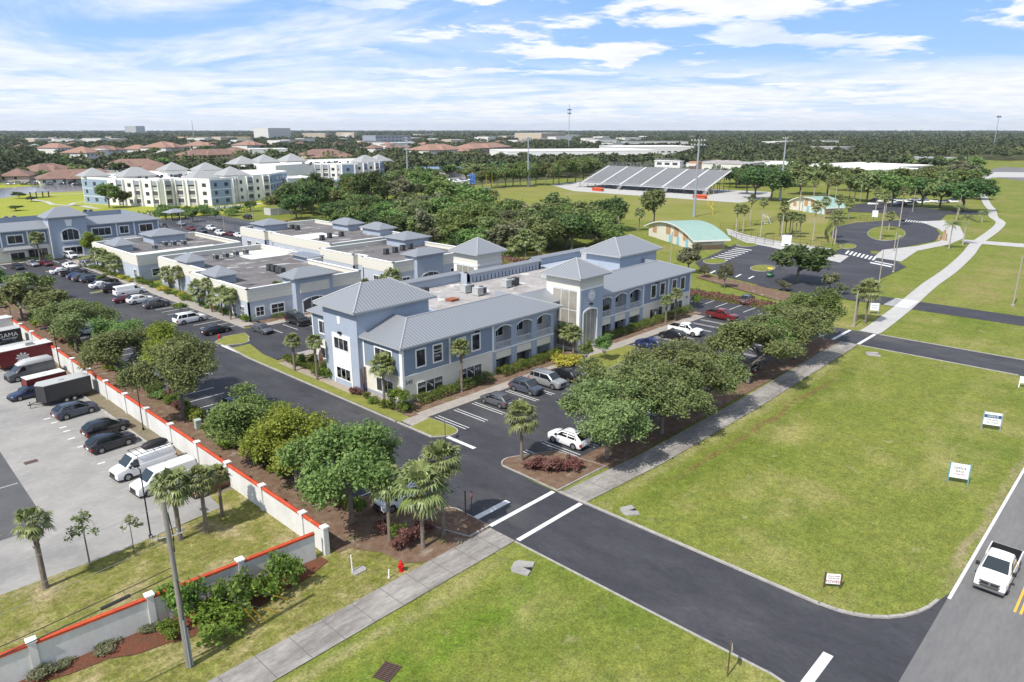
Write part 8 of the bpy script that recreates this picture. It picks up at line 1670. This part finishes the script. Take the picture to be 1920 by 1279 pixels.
# ---- white and blue apartment blocks
def apartments(label, poly, h, blue, roofs, ox_skip=()):
    o = Vector(poly[0]); T = thing('apartment_block', label, 'building', (o.x, o.y, -.1)); n = len(poly); pl = [(p[0] - o.x, p[1] - o.y) for p in poly]
    xs = [p[0] for p in poly]; ys = [p[1] for p in poly]; SOLID.append((sum(xs) / n, sum(ys) / n, 45))
    ar = sum(pl[i][0] * pl[(i + 1) % n][1] - pl[(i + 1) % n][0] * pl[i][1] for i in range(n)); assert ar > 0
    b = MB(); b.prism(pl, -.1, h); b.build('wall', ['aptwhite'], T); b = MB()
    for i in range(n):
        p, q = Vector(pl[i]), Vector(pl[(i + 1) % n]); d = q - p; l = d.length; d.normalize(); b.obox((p.x, p.y), (d.x, d.y), l, .4, h, h + .9)
    b.build('parapet', ['aptwhite'], T); b = MB(); b.sheet(pl, h + .12); b.build('flat_roof', ['whitetop'], T)
    cnt = 0
    for i in range(n):
        if i in ox_skip: continue
        p, q = Vector(pl[i]), Vector(pl[(i + 1) % n]); d = q - p; l = d.length; d.normalize(); dd = (d.x, d.y); nx, ny = d.y, -d.x
        P_ = lambda u, out: (p.x + d.x * u + nx * out, p.y + d.y * u + ny * out)
        if i in blue:
            for (z0, z1) in ((.2, 3.4), (3.7, 7.0), (7.3, h)): b = MB(); b.obox(P_(.3, .0), dd, l - .6, -.08, z0, z1); b.build('blue_cladding', ['aptblue'], T)
        bays = max(1, int(l / 4.6))
        for k in range(bays):
            u = (k + .5) * l / bays; big = (k % 2 == 1 or (bays < 4 and k == 0)) and i not in blue
            if big:
                b = MB(); b.obox(P_(u - 2.0, 0), dd, .4, -.9, 0, h + .5); b.obox(P_(u + 1.7, 0), dd, .4, -.9, 0, h + .5); b.build('balcony_pier', ['aptwhite'], T)
                b = MB(); b.obox(P_(u - 1.6, 0), dd, 3.3, -.5, 9.3, h); b.build('blue_head', ['stucco_mid'], T)
            for f in range(3):
                z = .5 + f * 3.6; cnt += 1
                b = MB()
                if big:
                    b.obox(P_(u - 1.6, 0), dd, 3.3, -.12, z, z + 2.7, 0); b.obox(P_(u - 1.6, .12), dd, 3.3, -.10, z, z + .9, 1); b.build('balcony', ['screen', 'acgrey'], T)
                else:
                    w = 1.9 if (k + i) % 2 else 1.3; b.obox(P_(u - w / 2, 0.08 if i in blue else 0), dd, w, -.08, z + .7, z + 2.3, 0); b.build('window', ['winfar'], T)
    for (cx_, cy_, w, dp, zz) in roofs:
        b = MB(); b.box(cx_ - w / 2 + 1 - o.x, cx_ + w / 2 - 1 - o.x, cy_ - dp / 2 + 1 - o.y, cy_ + dp / 2 - 1 - o.y, h, h + zz); b.build('roof_tower', ['aptwhite'], T); b = MB(); b.hip(cx_ - w / 2 - o.x, cx_ + w / 2 - o.x, cy_ - dp / 2 - o.y, cy_ + dp / 2 - o.y, h + zz, h + zz + min(w, dp) * .30, mi=0, th=.3); b.build('hip_roof', ['roofpale'], T)
    rs = random.Random(len(label)); b = MB(); mx, my = sum(xs) / n - o.x, sum(ys) / n - o.y
    for k in range(30):
        x, y = mx + rs.uniform(-26, 26), my + rs.uniform(-9, 9); b.box(x - .5, x + .5, y - .5, y + .5, h + .1, h + 1.3)
    b.build('roof_condensers', ['acdark'], T)
    return T
apartments('near white apartment block with blue corners and grey hip roofs', [(111, 380), (116.5, 363), (129, 336), (136, 338), (146, 324), (157, 326), (163, 333), (182, 337), (203, 357), (200, 380), (165, 388), (150, 412), (125, 402)], 11.2, (0, 4, 7), [(117, 382, 12, 12, 1.2), (131, 368, 16, 13, 1.2), (148, 337, 13, 12, .8), (167, 346, 13, 13, 1.0), (150, 372, 12, 12, 3.0), (168, 375, 13, 12, 2.2)], (9, 10, 11, 12))
B1 = [tuple(G(x, y))[:2] for x, y in ((520, 352), (592, 345), (633, 345), (643, 346), (665, 345), (670, 343), (713, 340), (721, 337))]
apartments('farther white apartment block rising behind the dark belt trees', B1 + [(B1[-1][0] + 25, B1[-1][1] + 45), (B1[0][0] + 10, B1[0][1] + 70)], 12, (3, 6), [(B1[6][0] - 4, B1[6][1] + 10, 16, 14, .8), (B1[6][0] + 10, B1[6][1] + 14, 14, 14, .8), (B1[0][0] + 20, B1[0][1] + 50, 16, 16, 1), (B1[0][0] + 42, B1[0][1] + 54, 16, 16, 1), (B1[0][0] + 2, B1[0][1] + 44, 16, 16, .6)], (0, 8, 9))
far_building('flat_roofed_building', 'low white annex with a grey hall roof before the farther apartments', (542, 366), (597, 362), 18, 8, 'aptwhite', 'whitetop', 'flat', 0, None, None); far_building('hall', 'grey metal roofed hall beside the low white annex', (607, 376), (680, 362), 16, 4, 'palewall', 'bluegreyroof', 'hip', 4, None, (2, 4)); far_building('hall', 'small blue roofed hall left of the grey hall', (566, 384), (606, 376), 12, 4, 'palewall', 'bluegreyroof', 'hip', 3, None, (2, 4))
SOLID += [(310, 260, 110), (365, 230, 55), (250, 150, 70), (190, 110, 40), (270, 75, 60), (95, 215, 95), (150, 300, 60), (120, 450, 80), (200, 90, 40), (400, 60, 60)]
# cars in the far car parks, a few pixels each
SCAR = {}
def small_car(px, py, colour, label, group):
    if colour not in SCAR:
        b = MB(); loft(b, [bodyring(x, .9 * k, .25, zt) for (x, k, zt) in ((-2.2, .85, .9), (-2, .97, 1.0), (0, 1, 1.0), (1.5, .98, .95), (2.2, .8, .7))]); loft(b, [cabring(x, .82, .98, w, z) for (x, w, z) in ((-1.9, .75, 1.05), (-1.3, .62, 1.5), (.2, .62, 1.52), (1.0, .75, 1.02))], 1); SCAR[colour] = b.build('parked_car', [PAINT[colour], 'carglass'], smooth=True); o = SCAR[colour]
    else: o = SCAR[colour].copy(); COL.objects.link(o)
    c = G(px, py); o.location = (c.x, c.y, -.03); o.rotation_euler = (0, 0, random.uniform(-.1, .1) + 2.2); return tag(o, label, 'car', group)
for i in range(46): small_car(random.uniform(745, 885), random.uniform(336, 352), random.choice(('white', 'white', 'silver', 'grey', 'black', 'red')), 'car in the busy car park left of the scoreboard', 'cars in the busy far car park')
for i in range(22): small_car(random.uniform(10, 165), random.uniform(344, 348), random.choice(('white', 'silver', 'grey', 'black', 'black')), 'car parked before the red roofed houses across the lake', 'cars across the lake')
for i in range(24): small_car(random.uniform(1610, 1790), random.uniform(376, 385), random.choice(('white', 'silver', 'grey', 'white')), 'car parked in shade under the school oaks', 'cars under the school oaks')
small_car(503, 383, 'red', 'red car beside the near apartments', None); small_car(514, 381, 'white', 'white car beside the red one by the apartments', None)
# ---- trees of the town, one by one
random.seed(21); n_ = 0; TOWN = 'trees among the houses'
ZT = [(0, 520, 290, 330, 40), (520, 1010, 296, 336, 42), (1130, 1500, 300, 330, 30), (1400, 1840, 304, 348, 44), (0, 160, 300, 340, 10), (760, 1000, 322, 345, 14)]
for (x0, x1, y0, y1, cnt) in ZT:
    k = 0; tries = 0
    while k < cnt and tries < 4000:
        tries += 1; px, py = random.uniform(x0, x1), y0 + (y1 - y0) * random.random() ** 1.0; c = G(px, py)
        if any((c.x - s[0]) ** 2 + (c.y - s[1]) ** 2 < (s[2] * .8) ** 2 for s in SOLID): continue
        r = random.uniform(4.5, 7.5) * (1 + .25 * (py < 295)); wtree(f'xoak{random.randrange(3)}', c.x, c.y, r, r * random.uniform(1.2, 1.6), 'leafy green tree among the houses and sheds beyond the field and apartments', TOWN, name='tree'); k += 1
for i in range(60):
    px, py = (random.uniform(430, 760), random.uniform(300, 322)) if i < 36 else (random.uniform(130, 480), random.uniform(296, 318)); c = G(px, py)
    palm('wash1', c.x, c.y, random.uniform(7, 11), random.uniform(2.2, 3.0), 'small distant palm among the red roofs', 'distant palms among the red roofs', tr=.25, trunk='palegrey', name='fan_palm')
NBIG = len(SOLID)
for i in range(46):
    px, py = (random.uniform(0, 520), random.uniform(270, 296)) if i < 26 else (random.uniform(520, 1000), random.uniform(266, 284)); c = G(px, py)
    if any((c.x - s[0]) ** 2 + (c.y - s[1]) ** 2 < (s[2] + 12) ** 2 for s in SOLID): continue
    w = random.uniform(7, 15) * (c.length / 900); far_building('tile_roofed_house', 'small far house with a muted tile roof showing between the tree tops', (px, py), (px + w * .9, py - .4), random.uniform(14, 24), random.uniform(5, 8), random.choice(('palewall', 'tanwall', 'yellowwall')), random.choice(('tile', 'tile2', 'tile', 'roofpale')), 'hip', 4.0, 'small far houses between the tree tops', None, 'house')
for i in range(44):
    px, py = (random.uniform(480, 1000), random.uniform(256, 276)) if i < 18 else ((random.uniform(1000, 1560), random.uniform(258, 284)) if i < 34 else (random.uniform(20, 460), random.uniform(262, 276))); c = G(px, py)
    if any((c.x - s[0]) ** 2 + (c.y - s[1]) ** 2 < (s[2] + 12) ** 2 for s in SOLID): continue
    w = random.uniform(10, 34); far_building('flat_roofed_building', 'small far pale shed showing between the tree tops near the horizon', (px, py), (px + w, py - .5), random.uniform(25, 50), random.uniform(9, 14), random.choice(('palewall', 'palewall', 'tanwall')), random.choice(('whitetop', 'whitetop', 'roofpale')), 'flat', 0, 'far pale sheds between the tree tops')
# ---- far woods: one mass to the horizon
def woods():
    rs = np.random.RandomState(77); V = []; n = 16500; th = yaw + rs.uniform(-.78, .78, n); r = np.exp(rs.uniform(math.log(440), math.log(14500), n)); x, y = r * np.cos(th), r * np.sin(th); keep = np.ones(n, bool)
    for (sx, sy, sr) in SOLID: keep &= (x - sx) ** 2 + (y - sy) ** 2 > (sr * 1.05) ** 2
    # open towards the camera side of the far buildings so that their fronts stay visible
    for (sx, sy, sr) in SOLID[:NBIG]:
        d = math.hypot(sx, sy); a = np.arctan2(y, x) - math.atan2(sy, sx); keep &= ~((np.abs(a) < sr / d * 1.05) & (r < d) & (r > d - 9 * d * d / (33 * 33) * .5 - 40) & (r > d * .82))
    dark = (th < yaw - .28) & (r > 900) & (r < 2300)
    keep &= ~((th < yaw - .60) & (r < 700)); keep &= ~((np.abs(th - yaw) < .5) & (r < 470)); keep &= ~((th < yaw - .53) & (r < 960)); keep &= ~((th < yaw - .42) & (r < 640)); x, y, r, th = x[keep], y[keep], r[keep], th[keep]
    out = []
    for i in range(len(x)):
        far = r[i] > 2200; m_ = 16 if far else 60; R_ = rs.uniform(5, 8.5) * (1 if r[i] < 1500 else min(5, r[i] / 1500)); hh = rs.uniform(7, 13) + (2.5 if (th[i] < yaw - .2 and r[i] > 900) else 0)
        d = rs.normal(size=(m_, 3)); d /= np.linalg.norm(d, axis=1)[:, None]; d[:, 2] = np.abs(d[:, 2]) * .9 - .1
        c = np.array([x[i], y[i], hh * .55]) + d * np.array([R_, R_, hh * .45]) * rs.uniform(.7, 1.05, (m_, 1)); out.append(np.concatenate([c, np.full((m_, 1), R_ * (.23 if not far else .38))], 1))
    A = np.concatenate(out); me = leaves_mesh('distant_woods', A[:, :3], A[:, 3], M['leaf_woods'], rs, up=.6, aspect=.75); o = bpy.data.objects.new('distant_woods', me); COL.objects.link(o); o['kind'] = 'stuff'
M['leaf_woods'] = mat('far woodland leaves', (0.060, 0.078, 0.038), 0.7, island=.28, trans=.1, spec=.15, scale=.004, col2=(0.105, 0.12, 0.055), detail=4, patches=[((0.125, 0.135, 0.055), .010, .55, .68), ((0.04, 0.055, 0.026), .0022, .5, .66)])
woods()

# ---- the air between here and the horizon
def haze():
    b = MB(); b.box(-13500, 15500, -13500, 15500, -1.5, 160); m = bpy.data.materials.new('pale haze'); m.use_nodes = True; nt = m.node_tree; nt.nodes.clear()
    o = nt.nodes.new('ShaderNodeOutputMaterial'); v = nt.nodes.new('ShaderNodeVolumePrincipled'); v.inputs['Color'].default_value = (0.80, 0.88, 1.0, 1); v.inputs['Density'].default_value = 0.000042; v.inputs['Anisotropy'].default_value = 0.2
    nt.links.new(v.outputs[0], o.inputs['Volume']); ob = b.build('haze', [m]); ob['kind'] = 'stuff'
haze()
